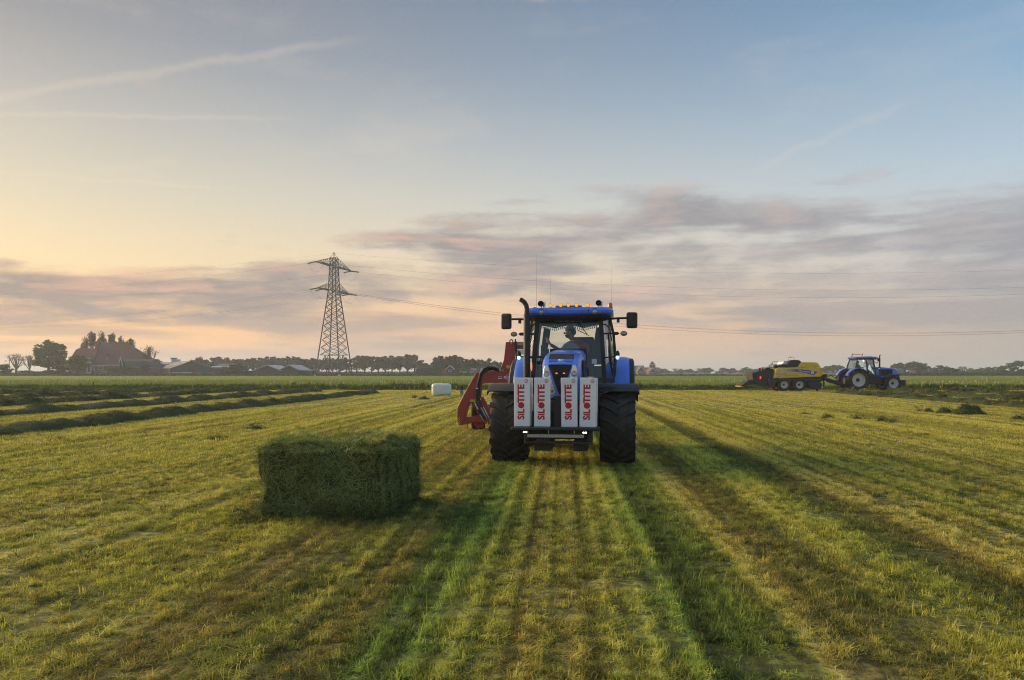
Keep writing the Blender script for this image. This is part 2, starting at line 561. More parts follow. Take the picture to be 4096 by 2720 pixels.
EDGE = 66.0        # far edge of the mown field
def fx(x, y):
    u, v = x * CR - y * SR, x * SR + y * CR
    near = 1.0 if (abs(u) < 14 and v < 40) else 0.0
    return (x, y, ground_height(u, v) * near)
xs = sorted(set([-400, -200, -120, -80] + [round(-60 + i * 1.0, 3) for i in range(47)] + [round(-13 + i * 0.125, 3) for i in range(209)] + [14 + i for i in range(47)] + [80, 120, 200, 400]))
ys = sorted(set([-60, -20, -5, 0] + [round(1.0 + 0.2 * i, 3) for i in range(120)] + [round(25 + 0.8 * i, 3) for i in range(51)] + [EDGE]))
ys = [y for y in ys if y <= EDGE]
grid_sheet('mown_field', xs, ys, fx, 'mown_field')


def meadow_material():
    m_ = bpy.data.materials.new('meadow')
    m_.use_nodes = True
    gg = G(m_.node_tree)
    bs = m_.node_tree.nodes['Principled BSDF']
    pos = gg.n('ShaderNodeNewGeometry').outputs['Position']
    x, y, z = gg.xyz(pos)
    big = gg.noise(gg.vec(gg.mul(x, 0.03), gg.mul(y, 0.10), 0.0), 1.0, 5, 0.6)
    c = gg.ramp(big, [(0.3, (0.14, 0.20, 0.032)), (0.5, (0.20, 0.245, 0.040)), (0.7, (0.27, 0.27, 0.048))])
    fine = gg.noise(gg.vec(x, gg.mul(y, 0.6), z), 3.0, 5, 0.7)
    c = gg.mix(1.0, c, gg.ramp(fine, [(0.3, (0.6, 0.6, 0.6)), (0.7, (1.25, 1.25, 1.2))]), 'MULTIPLY')
    gg.put(bs.inputs['Base Color'], c)
    bs.inputs['Roughness'].default_value = 0.9
    bs.inputs['Specular IOR Level'].default_value = 0.1
    bn = gg.n('ShaderNodeBump', {'Strength': 1.0, 'Distance': 0.25, 'Height': gg.noise(pos, 2.2, 6, 0.7)})
    gg.put(bs.inputs['Normal'], bn.outputs[0])
    M['meadow'] = m_


meadow_material()
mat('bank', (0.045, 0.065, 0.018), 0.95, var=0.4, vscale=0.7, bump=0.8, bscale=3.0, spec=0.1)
mat('far_land', (0.11, 0.13, 0.045), 0.95, var=0.35, vscale=0.02, spec=0.1)
MZ = 0.26          # the meadow beyond the ditch lies a little higher
ditch_prof = [(66.0, 0.0), (66.6, -0.10), (67.3, -0.55), (68.3, -0.6), (69.0, -0.15), (69.7, 0.16), (70.6, MZ)]
xw = [-4000, -1500, -700] + [-400 + 4 * i for i in range(201)] + [700, 1500, 4000]
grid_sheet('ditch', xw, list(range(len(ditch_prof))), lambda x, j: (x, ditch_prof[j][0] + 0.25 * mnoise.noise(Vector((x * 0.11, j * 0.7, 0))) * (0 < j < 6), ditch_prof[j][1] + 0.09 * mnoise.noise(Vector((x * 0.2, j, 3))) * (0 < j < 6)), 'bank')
grid_sheet('meadow', [-4000, -1500, -700, -400, -250] + [-200 + 10 * i for i in range(41)] + [250, 400, 700, 1500, 4000], [70.6, 74, 80, 90, 105, 125, 150, 180, 215],
           lambda x, y: (x, y, MZ + 0.0009 * max(0, y - 90) + (0.05 * mnoise.noise(Vector((x * 0.05, y * 0.08, 0))) if 72 < y < 210 else 0)), 'meadow')
grid_sheet('far_land', [-6000, -3000, -1200, -600, -300, 0, 300, 600, 1200, 3000, 6000], [215, 240, 300, 400, 700, 1500, 3500, 6000], lambda x, y: (x, y, 0.3725 + 0.00145 * min(y - 215, 600)), 'far_land')


def far_z(y):
    if y < 66: return 0.0
    if y < 215: return MZ + 0.0009 * max(0, y - 90)
    return 0.3725 + 0.00145 * min(y - 215, 600)


# ------------------------------------------------------------------ grass patches (instanced)
def patch_mesh(name, size, n, hgt, wid, lean, material, seed, flat=0.0, clump=0, segs=2):
    rg = np.random.default_rng(seed)
    vv, ff, tint = [], [], []
    cl = rg.uniform(-size / 2, size / 2, (max(clump, 1), 2))
    ct, chh = rg.normal(0.5, 0.27, max(clump, 1)), rg.uniform(0.55, 1.35, max(clump, 1))
    for i in range(n):
        tc_, hc_ = 0.42, 0.8
        if clump and rg.random() < 0.82:
            ci_ = rg.integers(clump)
            c, tc_, hc_ = cl[ci_], ct[ci_], chh[ci_]
            x, y = c[0] + rg.normal(0, size * 0.045), c[1] + rg.normal(0, size * 0.045)
        else:
            x, y = rg.uniform(-size / 2, size / 2, 2)
        h = hgt * rg.uniform(0.45, 1.15) * hc_
        a = rg.uniform(0, 2 * PI)
        w = wid * rg.uniform(0.6, 1.3) / 2
        ln = abs(rg.normal(0, lean)) + 0.05
        tt = float(np.clip(rg.normal(tc_, 0.16), 0, 1))
        d = np.array([math.cos(a), math.sin(a)])
        q = a + PI / 2 + rg.normal(0, 0.5)
        sx, sy = math.cos(q) * w, math.sin(q) * w
        lay = rg.random() < flat
        b = len(vv)
        pts = []
        for s_ in range(segs + 1):
            f = s_ / segs
            if lay:
                p = (x + d[0] * h * 1.3 * f, y + d[1] * h * 1.3 * f, 0.006 + h * 0.35 * math.sin(PI * min(1, f + 0.1)) * rg.uniform(0.3, 0.9))
            else:
                p = (x + d[0] * h * ln * f * f, y + d[1] * h * ln * f * f, h * f * (1 - 0.35 * min(1, ln) * f) - 0.01)
            pts.append(p)
        for s_, p in enumerate(pts):
            if s_ == segs:
                vv.append(p); tint.append(tt)
            else:
                ww = 1 - 0.25 * s_
                vv.append((p[0] - sx * ww, p[1] - sy * ww, p[2])); vv.append((p[0] + sx * ww, p[1] + sy * ww, p[2]))
                tint += [tt, tt]
        for s_ in range(segs - 1):
            o = b + 2 * s_
            ff.append((o, o + 1, o + 3, o + 2))
        o = b + 2 * (segs - 1)
        ff.append((o, o + 1, o + 2))
    me = bpy.data.meshes.new(name)
    me.from_pydata(vv, [], ff)
    me.materials.append(M[material])
    at_ = me.attributes.new('tint', 'FLOAT', 'POINT')
    at_.data.foreach_set('value', tint)
    return me


def proto_collection(name, meshes):
    c = bpy.data.collections.new(name)
    for i, me in enumerate(meshes):
        c.objects.link(bpy.data.objects.new(name + '_patch', me))
    return c


def scatter(name, coll, pts, label, cat, parent=None, tilt=0.0, kind='stuff', seed=1, smin=0.8, smax=1.25, normals=None):
    """one object: points that carry instances of the patches in coll"""
    rg = np.random.default_rng(seed)
    n = len(pts)
    me = bpy.data.meshes.new(name)
    me.from_pydata([tuple(p) for p in pts], [], [])
    rot = np.zeros((n, 3), dtype=np.float32)
    if normals is None:
        rot[:, 0] = rg.normal(0, tilt, n); rot[:, 1] = rg.normal(0, tilt, n); rot[:, 2] = rg.uniform(0, 2 * PI, n)
    else:
        for i, nn in enumerate(normals):
            q = Vector(nn).to_track_quat('Z', 'Y') @ Matrix.Rotation(rg.uniform(0, 2 * PI), 4, 'Z').to_quaternion()
            rot[i] = q.to_euler()
    me.attributes.new('rot', 'FLOAT_VECTOR', 'POINT').data.foreach_set('vector', rot.ravel())
    me.attributes.new('scl', 'FLOAT', 'POINT').data.foreach_set('value', rg.uniform(smin, smax, n).astype(np.float32))
    me.attributes.new('pick', 'INT', 'POINT').data.foreach_set('value', rg.integers(0, len(coll.objects), n).astype(np.int32))
    o = link(name, me, parent)
    ng = bpy.data.node_groups.new(name + '_nodes', 'GeometryNodeTree')
    ng.interface.new_socket('Geometry', in_out='INPUT', socket_type='NodeSocketGeometry')
    ng.interface.new_socket('Geometry', in_out='OUTPUT', socket_type='NodeSocketGeometry')
    gi, go = ng.nodes.new('NodeGroupInput'), ng.nodes.new('NodeGroupOutput')
    ip = ng.nodes.new('GeometryNodeInstanceOnPoints')
    ci = ng.nodes.new('GeometryNodeCollectionInfo')
    ci.inputs['Collection'].default_value = coll
    ci.inputs['Separate Children'].default_value = True
    ci.inputs['Reset Children'].default_value = True
    def na(nm, ty):
        nd = ng.nodes.new('GeometryNodeInputNamedAttribute')
        nd.data_type = ty
        nd.inputs['Name'].default_value = nm
        return nd.outputs['Attribute']
    L = ng.links.new
    L(gi.outputs[0], ip.inputs['Points'])
    L(ci.outputs[0], ip.inputs['Instance'])
    ip.inputs['Pick Instance'].default_value = True
    L(na('pick', 'INT'), ip.inputs['Instance Index'])
    er = ng.nodes.new('FunctionNodeEulerToRotation')
    L(na('rot', 'FLOAT_VECTOR'), er.inputs[0])
    L(er.outputs[0], ip.inputs['Rotation'])
    L(na('scl', 'FLOAT'), ip.inputs['Scale'])
    L(ip.outputs[0], go.inputs[0])
    md = o.modifiers.new('scatter', 'NODES')
    md.node_group = ng
    tag(o, label, cat, kind=kind)
    return o


rngp = np.random.default_rng(5)
def field_points(y0, y1, dens, keep=None, margin=1.5):
    A = 0.72 * (y1 * y1 - y0 * y0) + 2 * margin * (y1 - y0)
    n = int(A * dens)
    out = []
    while len(out) < n:
        y = math.sqrt(rngp.uniform(y0 * y0, y1 * y1))
        x = rngp.uniform(-0.72 * y - margin, 0.72 * y + margin)
        u, v = x * CR - y * SR, x * SR + y * CR
        if keep is not None:
            k = keep(u, v)
            if rngp.random() > k:
                n -= 1
                continue
        z = ground_height(u, v) if (abs(u) < 14 and v < 40) else 0.0
        out.append((x, y, z))
    return out


st_near = proto_collection('stubble_near', [patch_mesh('stubble_patch', 0.40, 400, 0.056, 0.0056, 0.6, 'stubble', 20 + i, flat=0.45, clump=13, segs=2) for i in range(5)])
st_mid = proto_collection('stubble_mid', [patch_mesh('stubble_patch', 0.9, 560, 0.065, 0.010, 0.5, 'stubble', 30 + i, flat=0.3, clump=44, segs=2) for i in range(4)])
st_far = proto_collection('stubble_far', [patch_mesh('stubble_patch', 2.0, 620, 0.06, 0.028, 0.5, 'stubble', 40 + i, flat=0.3, clump=60, segs=1) for i in range(3)])
lush = proto_collection('lush_patches', [patch_mesh('lush_patch', 0.36, 260, 0.078, 0.0048, 0.55, 'stubble', 50 + i, flat=0.08, clump=22, segs=3) for i in range(4)])
loose = proto_collection('loose_hay', [patch_mesh('hay_patch', 0.4, 150, 0.11, 0.004, 0.8, 'stubble', 60 + i, flat=0.9, clump=7, segs=3) for i in range(4)])
loose_dark = proto_collection('loose_dark_hay', [patch_mesh('hay_patch', 0.45, 170, 0.16, 0.0042, 0.8, 'hay', 70 + i, flat=0.9, clump=6, segs=3) for i in range(4)])


def band(u, c, w):
    return math.exp(-((u - c) / w) ** 2)


scatter('grass_stubble', st_near, field_points(2.6, 14, 22), 'short cut grass stubble in the foreground of the field', 'grass', seed=2, tilt=0.04)
scatter('grass_stubble', st_mid, field_points(13, 32, 6.0), 'short cut grass stubble around the front tractor', 'grass', seed=3, tilt=0.03)
scatter('grass_stubble', st_far, field_points(30, 65, 1.1), 'short cut grass stubble in the far half of the field', 'grass', seed=4, tilt=0.02, smin=0.7, smax=1.0)
scatter('grass', lush, field_points(2.6, 26, 11, lambda u, v: min(1, 0.95 * (band(u, -0.9, 0.28) + band(u, 0.68, 0.22) + band(u, 1.15, 0.22) + 0.6 * band(u, 2.75, 0.3)) + 0.05) * (1 if v < 14 else 0.5)),
        'taller fresh green grass in the strips beside the wheel tracks', 'grass', seed=6, tilt=0.05)
scatter('loose_grass', loose, field_points(2.6, 16, 12, lambda u, v: min(1, band(u, -2.4, 1.2) + 0.5 * band(u, -4.5, 1.5) + 0.5 * band(u, 0, 0.3) + 0.7 * band(u, 1.85, 0.3))), 'loose dry cut grass lying over the stubble', 'grass', seed=7, tilt=0.1)
scatter('loose_grass', loose_dark, field_points(2.6, 24, 3.4, lambda u, v: min(1, 0.45 * band(u, 2.2, 0.25) + 0.5 * band(u, 3.15, 0.4) + 0.35 * band(u, -1.6, 0.5) + 0.12)), 'dark wilted cut grass lying in strips', 'grass', seed=8, tilt=0.1)

# meadow and ditch bank: longer grass with dandelion clocks
mead = proto_collection('meadow_patches', [patch_mesh('meadow_patch', 2.2, 420, 0.15, 0.040, 0.45, 'meadow_blades', 80 + i, clump=40, segs=1) for i in range(3)])
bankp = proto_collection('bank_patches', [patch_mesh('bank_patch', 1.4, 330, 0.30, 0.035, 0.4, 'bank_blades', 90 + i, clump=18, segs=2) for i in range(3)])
pts = []
for _ in range(2600):
    y = rngp.uniform(69.2, 120) if rngp.random() < 0.75 else rngp.uniform(69.2, 80)
    pts.append((rngp.uniform(-0.72, 0.72) * y, y, (MZ if y > 70.4 else 0.0) - 0.03))
scatter('meadow_grass', mead, pts, 'long green meadow grass beyond the ditch', 'grass', seed=12, tilt=0.03)
pts = []
for _ in range(1500):
    y = rngp.uniform(66.1, 70.4)
    z = np.interp(y, [a for a, b in ditch_prof], [b for a, b in ditch_prof])
    pts.append((rngp.uniform(-51, 51), y, z - 0.04))
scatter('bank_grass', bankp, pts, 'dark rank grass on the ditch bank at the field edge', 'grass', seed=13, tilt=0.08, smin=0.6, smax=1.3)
mat('flower_white', (0.62, 0.62, 0.52), 0.9, var=0.1)
mat('flower_yellow', (0.62, 0.46, 0.03), 0.9, var=0.1)
def flower(mname):
    mb = MB()
    mb.ball((0, 0, 0.30), 0.035, 6, 4)
    mb.tube([(0, 0, 0), (0.01, 0, 0.28)], 0.006, 4)
    return mb.mesh('flower_head', mname)
flw = proto_collection('dandelions', [flower('flower_white'), flower('flower_white'), flower('flower_yellow')])
pts = []
for _ in range(1500):
    y = 66.4 + rngp.exponential(9.0) if rngp.random() < 0.55 else rngp.uniform(70, 190)
    cx = rngp.uniform(-0.7, 0.7) * y
    if mnoise.noise(Vector((cx * 0.05, y * 0.05, 2))) < -0.05: continue
    z = np.interp(y, [a for a, b in ditch_prof], [b for a, b in ditch_prof]) if y < 70.6 else MZ
    pts.append((cx, y, z + (0.1 if y < 70 else 0.0)))
scatter('dandelions', flw, pts, 'white and yellow dandelion heads dotted over the meadow edge', 'flowers', seed=14, tilt=0.1, smin=0.8, smax=1.5)

# ------------------------------------------------------------------ paints and materials of the machines
mat('blue', (0.075, 0.20, 0.80), 0.34, var=0.12, coat=0.4, dirt=0.20)
mat('blue_dark', (0.022, 0.065, 0.33), 0.35, var=0.08, coat=0.3)
mat('yellow', (0.80, 0.50, 0.015), 0.40, var=0.08, coat=0.3, dirt=0.22)
mat('red', (0.36, 0.042, 0.034), 0.42, var=0.12, coat=0.25, dirt=0.22)
mat('black', (0.018, 0.018, 0.019), 0.55, var=0.15, dirt=0.12)
mat('black_plastic', (0.022, 0.022, 0.024), 0.62, var=0.15, bump=0.05)
mat('grille', (0.010, 0.010, 0.011), 0.7, bump=0.5, bscale=180)
mat('tyre', (0.022, 0.020, 0.019), 0.80, var=0.2, vscale=9, bump=0.15, bscale=30, dirt=0.5)
mat('rim_white', (0.62, 0.60, 0.56), 0.45, var=0.06, dirt=0.15)
mat('hub_dark', (0.03, 0.03, 0.03), 0.6)
mat('steel', (0.30, 0.30, 0.31), 0.42, metal=0.6, var=0.15)
mat('chrome', (0.72, 0.72, 0.72), 0.16, metal=1.0, var=0.05)
mat('pylon_steel', (0.07, 0.073, 0.075), 0.7, var=0.1)
mat('galv', (0.20, 0.21, 0.22), 0.6, metal=0.35, var=0.12)
mat('lamp_clear', (0.62, 0.64, 0.66), 0.12, metal=0.55, var=0.1, vscale=30, coat=0.8)
mat('lamp_dim', (0.35, 0.36, 0.34), 0.15, metal=0.6, var=0.2, vscale=40, coat=0.8)
mat('amber_lit', (0.8, 0.3, 0.02), 0.4, var=0, emit=(1.0, 0.33, 0.02), es=0.5)
mat('amber_glow', (0.8, 0.2, 0.01), 0.4, var=0, emit=(1.0, 0.18, 0.01), es=0.6)
mat('amber', (0.75, 0.16, 0.01), 0.3, var=0.05, coat=0.5)
mat('white_lit', (0.8, 0.8, 0.9), 0.4, var=0, emit=(0.50, 0.76, 1.0), es=0.5)
mat('led_lit', (0.8, 0.8, 0.9), 0.4, var=0, emit=(0.86, 0.88, 1.0), es=4.0)
mat('red_lit', (0.7, 0.03, 0.02), 0.4, var=0, emit=(1.0, 0.06, 0.02), es=0.6)
mat('red_lens', (0.5, 0.02, 0.015), 0.3, var=0.05, coat=0.4)
mat('carton', (0.86, 0.87, 0.90), 0.75, var=0.07, bump=0.35, bscale=9, dirt=0.10)
mat('tape', (0.62, 0.56, 0.48), 0.4, var=0.05)
mat('print_red', (0.52, 0.022, 0.020), 0.6, var=0.06)
mat('print_white', (0.75, 0.75, 0.75), 0.6, var=0.04)
mat('print_blue', (0.05, 0.10, 0.42), 0.6, var=0.04)
mat('print_dark', (0.03, 0.03, 0.06), 0.6, var=0.04)
mat('sticker_yellow', (0.62, 0.42, 0.03), 0.5, var=0.08)
mat('reflector', (0.46, 0.48, 0.46), 0.4, var=0.15, vscale=40, bump=0.2, bscale=120)
mat('hose', (0.012, 0.012, 0.012), 0.5)
mat('dash', (0.20, 0.23, 0.23), 0.55, var=0.08)
mat('cab_dark', (0.020, 0.022, 0.024), 0.75, var=0.15)
mat('curtain', (0.035, 0.045, 0.060), 0.9, var=0.15, vscale=20)
mat('tassel', (0.45, 0.52, 0.52), 0.9, var=0.2, vscale=30)
mat('shirt', (0.20, 0.032, 0.036), 0.85, var=0.2, vscale=14)
mat('skin', (0.28, 0.15, 0.10), 0.55, var=0.06)
mat('hair', (0.012, 0.010, 0.010), 0.7, var=0.2, vscale=40, bump=0.3)
mat('trousers', (0.02, 0.025, 0.045), 0.9)
mat('film', (0.66, 0.72, 0.67), 0.30, var=0.06, bump=0.25, bscale=7, coat=0.3)


def glass_material(name, tint, refl=0.9):
    m_ = bpy.data.materials.new(name)
    m_.use_nodes = True
    t = m_.node_tree
    gg = G(t)
    t.nodes.remove(t.nodes['Principled BSDF'])
    tr = gg.n('ShaderNodeBsdfTransparent', {'Color': (*tint, 1)})
    gl = gg.n('ShaderNodeBsdfGlossy', {'Color': (0.95, 0.97, 1, 1), 'Roughness': 0.03})
    fr = gg.n('ShaderNodeFresnel', {'IOR': 1.45})
    mx = gg.n('ShaderNodeMixShader', {0: gg.mul(fr.outputs[0], refl), 1: tr.outputs[0], 2: gl.outputs[0]})
    t.links.new(mx.outputs[0], t.nodes['Material Output'].inputs['Surface'])
    M[name] = m_


glass_material('cab_glass', (0.93, 0.97, 0.955))
glass_material('lens_glass', (0.95, 0.95, 0.95))


def lettering(body, size, parent, loc, rot, material, name='lettering', bold=0.0, ext=0.0008, align='LEFT', sx=1.0):
    cu = bpy.data.curves.new(name, 'FONT')
    cu.body = body
    cu.size = size
    cu.extrude = ext
    cu.offset = bold
    cu.align_x = align
    cu.resolution_u = 3
    cu.materials.append(M[material])
    tmp = bpy.data.objects.new(name, cu)
    COL.objects.link(tmp)
    me = bpy.data.meshes.new_from_object(tmp.evaluated_get(bpy.context.evaluated_depsgraph_get()))
    me.name = name
    bpy.data.objects.remove(tmp)
    o = link(name, me, parent, loc)
    o.rotation_euler = rot
    o.scale = (sx, 1, 1)
    return o


def arc(cy, cz, r, a0, a1, n):
    """points of an arc in the y/z plane; 0 degrees points to -y (front), 90 up"""
    return [(cy - r * math.cos(R(a0 + (a1 - a0) * i / n)), cz + r * math.sin(R(a0 + (a1 - a0) * i / n))) for i in range(n + 1)]


def wheel(parent, c, Rd, w, rimr, side, lugs=19, seg=40, rim='rim_white', lug_h=0.045, steer=0.0, tread=True):
    """wheel: rim mesh with tyre and hub as children; side = +1/-1 is the outer side along x"""
    hw = w / 2
    mb = MB()
    s = side
    prof = [(rimr, -hw * 0.8 * s), (rimr + 0.015, -hw * 0.84 * s), (rimr - 0.03, -hw * 0.70 * s), (rimr - 0.05, hw * 0.15 * s), (rimr * 0.74, hw * 0.12 * s), (rimr * 0.62, hw * 0.22 * s), (rimr * 0.30, hw * 0.20 * s),
            (rimr * 0.62, hw * 0.235 * s), (rimr * 0.74, hw * 0.14 * s), (rimr - 0.045, hw * 0.18 * s), (rimr - 0.03, hw * 0.74 * s), (rimr + 0.018, hw * 0.86 * s), (rimr, hw * 0.80 * s)]
    mb.lathe(prof, (0, 0, 0), 'X', seg)
    ro = mb.build('wheel', rim, parent, smooth=40, loc=c)
    ro.rotation_euler = (0, 0, steer)
    hb = MB()
    hb.lathe([(0.0, 0.34 * hw * s), (rimr * 0.26, 0.34 * hw * s), (rimr * 0.30, 0.28 * hw * s), (rimr * 0.32, 0.1 * hw * s)], (0, 0, 0), 'X', 16)
    for k in range(8):
        a = 2 * PI * k / 8
        hb.lathe([(0.0, 0.30 * hw * s), (0.016, 0.30 * hw * s), (0.016, 0.2 * hw * s)], (0, rimr * 0.46 * math.cos(a), rimr * 0.46 * math.sin(a)), 'X', 6)
    hb.build('hub', 'hub_dark', ro, smooth=40)
    tb = MB()
    rc = Rd - (lug_h if tread else 0)
    h = hw
    half = [(rimr, 0.80), (rimr + 0.03, 0.93), (rimr + (rc - rimr) * 0.45, 1.0), (rimr + (rc - rimr) * 0.78, 0.97), (rc - 0.022, 0.86), (rc - 0.006, 0.6), (rc, 0.0)]
    prof = [(r, -q * h) for r, q in half] + [(r, q * h) for r, q in half[::-1][1:]]
    tb.lathe(prof, (0, 0, 0), 'X', seg)
    if tread:
        for sd in (-1, 1):
            for k in range(lugs):
                th0 = 2 * PI * (k + (0.5 if sd > 0 else 0)) / lugs
                secs = []
                for t_, (q, lead, top) in enumerate(((-0.03, 0.0, Rd), (0.35, 0.13, Rd), (0.72, 0.22, Rd - 0.004), (0.99, 0.27, Rd - 0.022), (1.03, 0.285, rimr + (rc - rimr) * 0.72))):
                    th = th0 + lead * 0.66 / Rd * 1.15
                    dw = (0.030 + 0.012 * q) / Rd
                    bot = rc - 0.03 if t_ < 4 else rimr + (rc - rimr) * 0.66
                    x = sd * q * h
                    xi = x if t_ < 3 else sd * q * h * 0.97
                    def P(r, an, xx): return (xx, -r * math.cos(an), r * math.sin(an))
                    secs.append([P(bot, th - dw * 1.25, xi), P(bot, th + dw * 1.25, xi), P(top, th + dw * 0.8, x), P(top, th - dw * 0.8, x)])
                tb.loft(secs)
    tb.build('tyre', 'tyre', ro, smooth=35)
    return ro


def lamp(name, parent, c, r, lens='lamp_clear', depth=0.06, axis='Y', sgn=-1, house='black_plastic', squash=1.0):
    """round lamp: housing with a lens child; faces -y by default"""
    mb = MB()
    mb.lathe([(0.0, -sgn * depth), (r * 0.7, -sgn * depth), (r, -sgn * depth * 0.4), (r * 1.08, 0), (r * 0.98, sgn * 0.006), (r * 0.9, 0)], (0, 0, 0), axis, 16)
    o = mb.build(name, house, parent, smooth=40, loc=c)
    o.scale = (1, 1, squash)
    lb = MB()
    lb.lathe([(r * 0.93, -sgn * 0.004), (r * 0.75, sgn * 0.006), (r * 0.4, sgn * 0.012), (0.0, sgn * 0.015)], (0, 0, 0), axis, 16)
    lb.build('lens', lens, o, smooth=60)
    return o


def sect(y, hw, zt, mid, low, bot, drop=0.12):
    """hood cross-section, 13 points, right side then mirrored"""
    half = [(0.0, zt), (hw * 0.55, zt - 0.004), (hw * 0.86, zt - 0.03), (hw, zt - drop), mid, low, bot]
    pts = half + [(-x, z) for x, z in half[::-1][:-1]]
    return [(x, y, z) for x, z in pts]


def make_tractor(loc, rz, label, near):
    T = empty('tractor', loc, rz, label, 'tractor')
    RA = 2.85
    # running gear
    body = part('chassis', 'black', T, ('span', (-0.26, -0.72, 0.55), (0.26, 1.35, 1.12)), ('span', (-0.34, 1.35, 0.62), (0.34, 3.15, 1.28)), ('span', (-0.20, -0.5, 0.45), (0.20, 0.5, 0.60)),
                ('tube', [(-0.78, 0, 0.66), (0.78, 0, 0.66)], 0.11, 10), ('tube', [(-0.75, RA, 0.93), (0.75, RA, 0.93)], 0.17, 12), ('span', (-0.62, 0.75, 0.62), (-0.28, 1.9, 1.18)), ('span', (0.28, 0.75, 0.58), (0.66, 1.95, 1.18)), bevel=0.02)
    for sx in (-1, 1):
        wheel(T, (sx * 0.945, 0, 0.655), 0.66, 0.60, 0.38, sx, 17, 44)
        wheel(T, (sx * 0.93, RA, 0.925), 0.93, 0.64, 0.53, sx, 19, 48)
        # front mudguard
        sec = []
        for (y, z), (y2, z2) in zip(arc(0, 0.66, 0.735, 56, 142, 12), arc(0, 0.66, 0.715, 56, 142, 12)):
            sec.append([(sx * 0.64, y, z), (sx * 1.27, y, z), (sx * 1.315, y * 0.985, z - 0.025), (sx * 1.31, y2 * 0.96, z2 - 0.06), (sx * 1.26, y2, z2), (sx * 0.64, y2, z2)])
        mb = MB(); mb.loft(sec)
        mb.build('front_mudguard', 'black_plastic', T, smooth=45)
        part('mudguard_bracket', 'black', T, ('tube', [(sx * 0.60, 0.05, 0.70), (sx * 0.62, 0.0, 1.15), (sx * 0.70, 0.0, 1.37)], 0.025, 6))
        # rear fender, blue with a black outer extension
        sec, ext = [], []
        for i, ((y, z), (y2, z2)) in enumerate(zip(arc(RA, 0.93, 0.99, 8, 158, 18), arc(RA, 0.93, 0.955, 8, 158, 18))):
            dy, dz = y - RA, z - 0.93
            q = lambda k: (RA + dy * k, 0.93 + dz * k)
            sec.append([(sx * 0.74, *q(1.0)), (sx * 1.08, *q(1.0)), (sx * 1.17, *q(0.985)), (sx * 1.205, *q(0.94)), (sx * 1.185, *q(0.935)), (sx * 1.15, *q(0.96)), (sx * 0.74, *q(0.965))])
            ext.append([(sx * 1.19, *q(0.968)), (sx * 1.265, *q(0.958)), (sx * 1.29, *q(0.915)), (sx * 1.275, *q(0.905)), (sx * 1.19, *q(0.945))])
        mb = MB(); mb.loft(sec)
        fo = mb.build('rear_fender', 'blue', T, smooth=45)
        mb = MB(); mb.loft(ext)
        mb.build('fender_extension', 'black_plastic', fo, smooth=45)
        # inner fender wall down to the cab floor
        out = [(RA - 0.93, 1.05)] + arc(RA, 0.93, 0.97, 10, 150, 12) + [(RA + 0.6, 1.2)]
        part('fender_wall', 'blue_dark', fo, ('prism', out, sx * 0.72, sx * 0.745, 'X'))
    # hood
    mb = MB()
    mb.loft([sect(-0.80, 0.275, 1.735, (0.292, 1.45), (0.245, 1.29), (0.09, 1.19), 0.03), sect(-0.74, 0.295, 1.765, (0.308, 1.45), (0.275, 1.27), (0.13, 1.16), 0.05), sect(-0.60, 0.318, 1.818, (0.328, 1.45), (0.31, 1.25), (0.25, 1.14), 0.09),
             sect(-0.36, 0.335, 1.905, (0.345, 1.45), (0.34, 1.25), (0.33, 1.12)), sect(0.3, 0.345, 1.975, (0.352, 1.45), (0.35, 1.25), (0.35, 1.12)), sect(1.14, 0.35, 2.03, (0.36, 1.45), (0.36, 1.25), (0.36, 1.12))])
    hood = mb.build('hood', 'blue', T, smooth=38, bevel=0.012)
    part('hood_rear_seal', 'black_plastic', T, ('span', (-0.35, 1.14, 1.2), (0.35, 1.2, 2.045)), bevel=0.01)
    for sx in (-1, 1):
        part('side_grille', 'grille', hood, ('span', (sx * 0.35, -0.32, 1.28), (sx * 0.362, 0.75, 1.80)))
    # front face
    fy = -0.80
    part('grille', 'grille', hood, ('prism', [(-0.19, 1.70), (0.19, 1.70), (0.185, 1.72), (-0.185, 1.72)], fy - 0.012, fy + 0.01, 'Y'), ('prism', [(-0.192, 1.70), (0.192, 1.70), (0.05, 1.30), (0.02, 1.225), (-0.02, 1.225), (-0.05, 1.30)], fy - 0.010, fy + 0.01, 'Y'))
    sl = 0.39
    def top(x0, x1, y0, y1, off, name, m_, par):
        pts = []
        for y in (y0, y1):
            z = np.interp(y, [-0.80, -0.74, -0.60, -0.36, 0.3], [1.735, 1.765, 1.818, 1.905, 1.975])
            pts.append((y, z))
        (ya, za), (yb, zb) = pts
        mbq = MB()
        mbq.addmesh([(x0, ya, za + off), (x1, ya, za + off), (x1, yb, zb + off), (x0, yb, zb + off), (x0, ya, za - 0.02), (x1, ya, za - 0.02), (x1, yb, zb - 0.02), (x0, yb, zb - 0.02)],
                    [(0, 1, 2, 3), (7, 6, 5, 4), (0, 4, 5, 1), (2, 6, 7, 3), (0, 3, 7, 4), (1, 5, 6, 2)])
        return mbq.build(name, m_, par)
    top(-0.21, 0.21, -0.585, -0.37, 0.006, 'top_grille', 'grille', hood)
    for sx in (-1, 1):
        top(sx * 0.13 - 0.065, sx * 0.13 + 0.065, -0.735, -0.605, 0.006, 'vent_panel', 'blue_dark', hood)
    em = part('emblem', 'print_white', hood, ('ball', (0, 0, 0), (0.042, 0.045, 0.008), 16, 6), smooth=60, loc=(0, -0.67, 1.80))
    em.rotation_euler = (R(20), 0, 0)
    part('emblem_mark', 'print_blue', em, ('prism', [(-0.022, 0.010), (0.0, -0.016), (0.022, 0.010), (0.010, 0.010), (0.0, 0.0), (-0.010, 0.010)], 0.004, 0.0095, 'Z'), ('prism', [(-0.022, 0.018), (0.022, 0.018), (0.022, 0.023), (-0.022, 0.023)], 0.003, 0.0075, 'Z'))
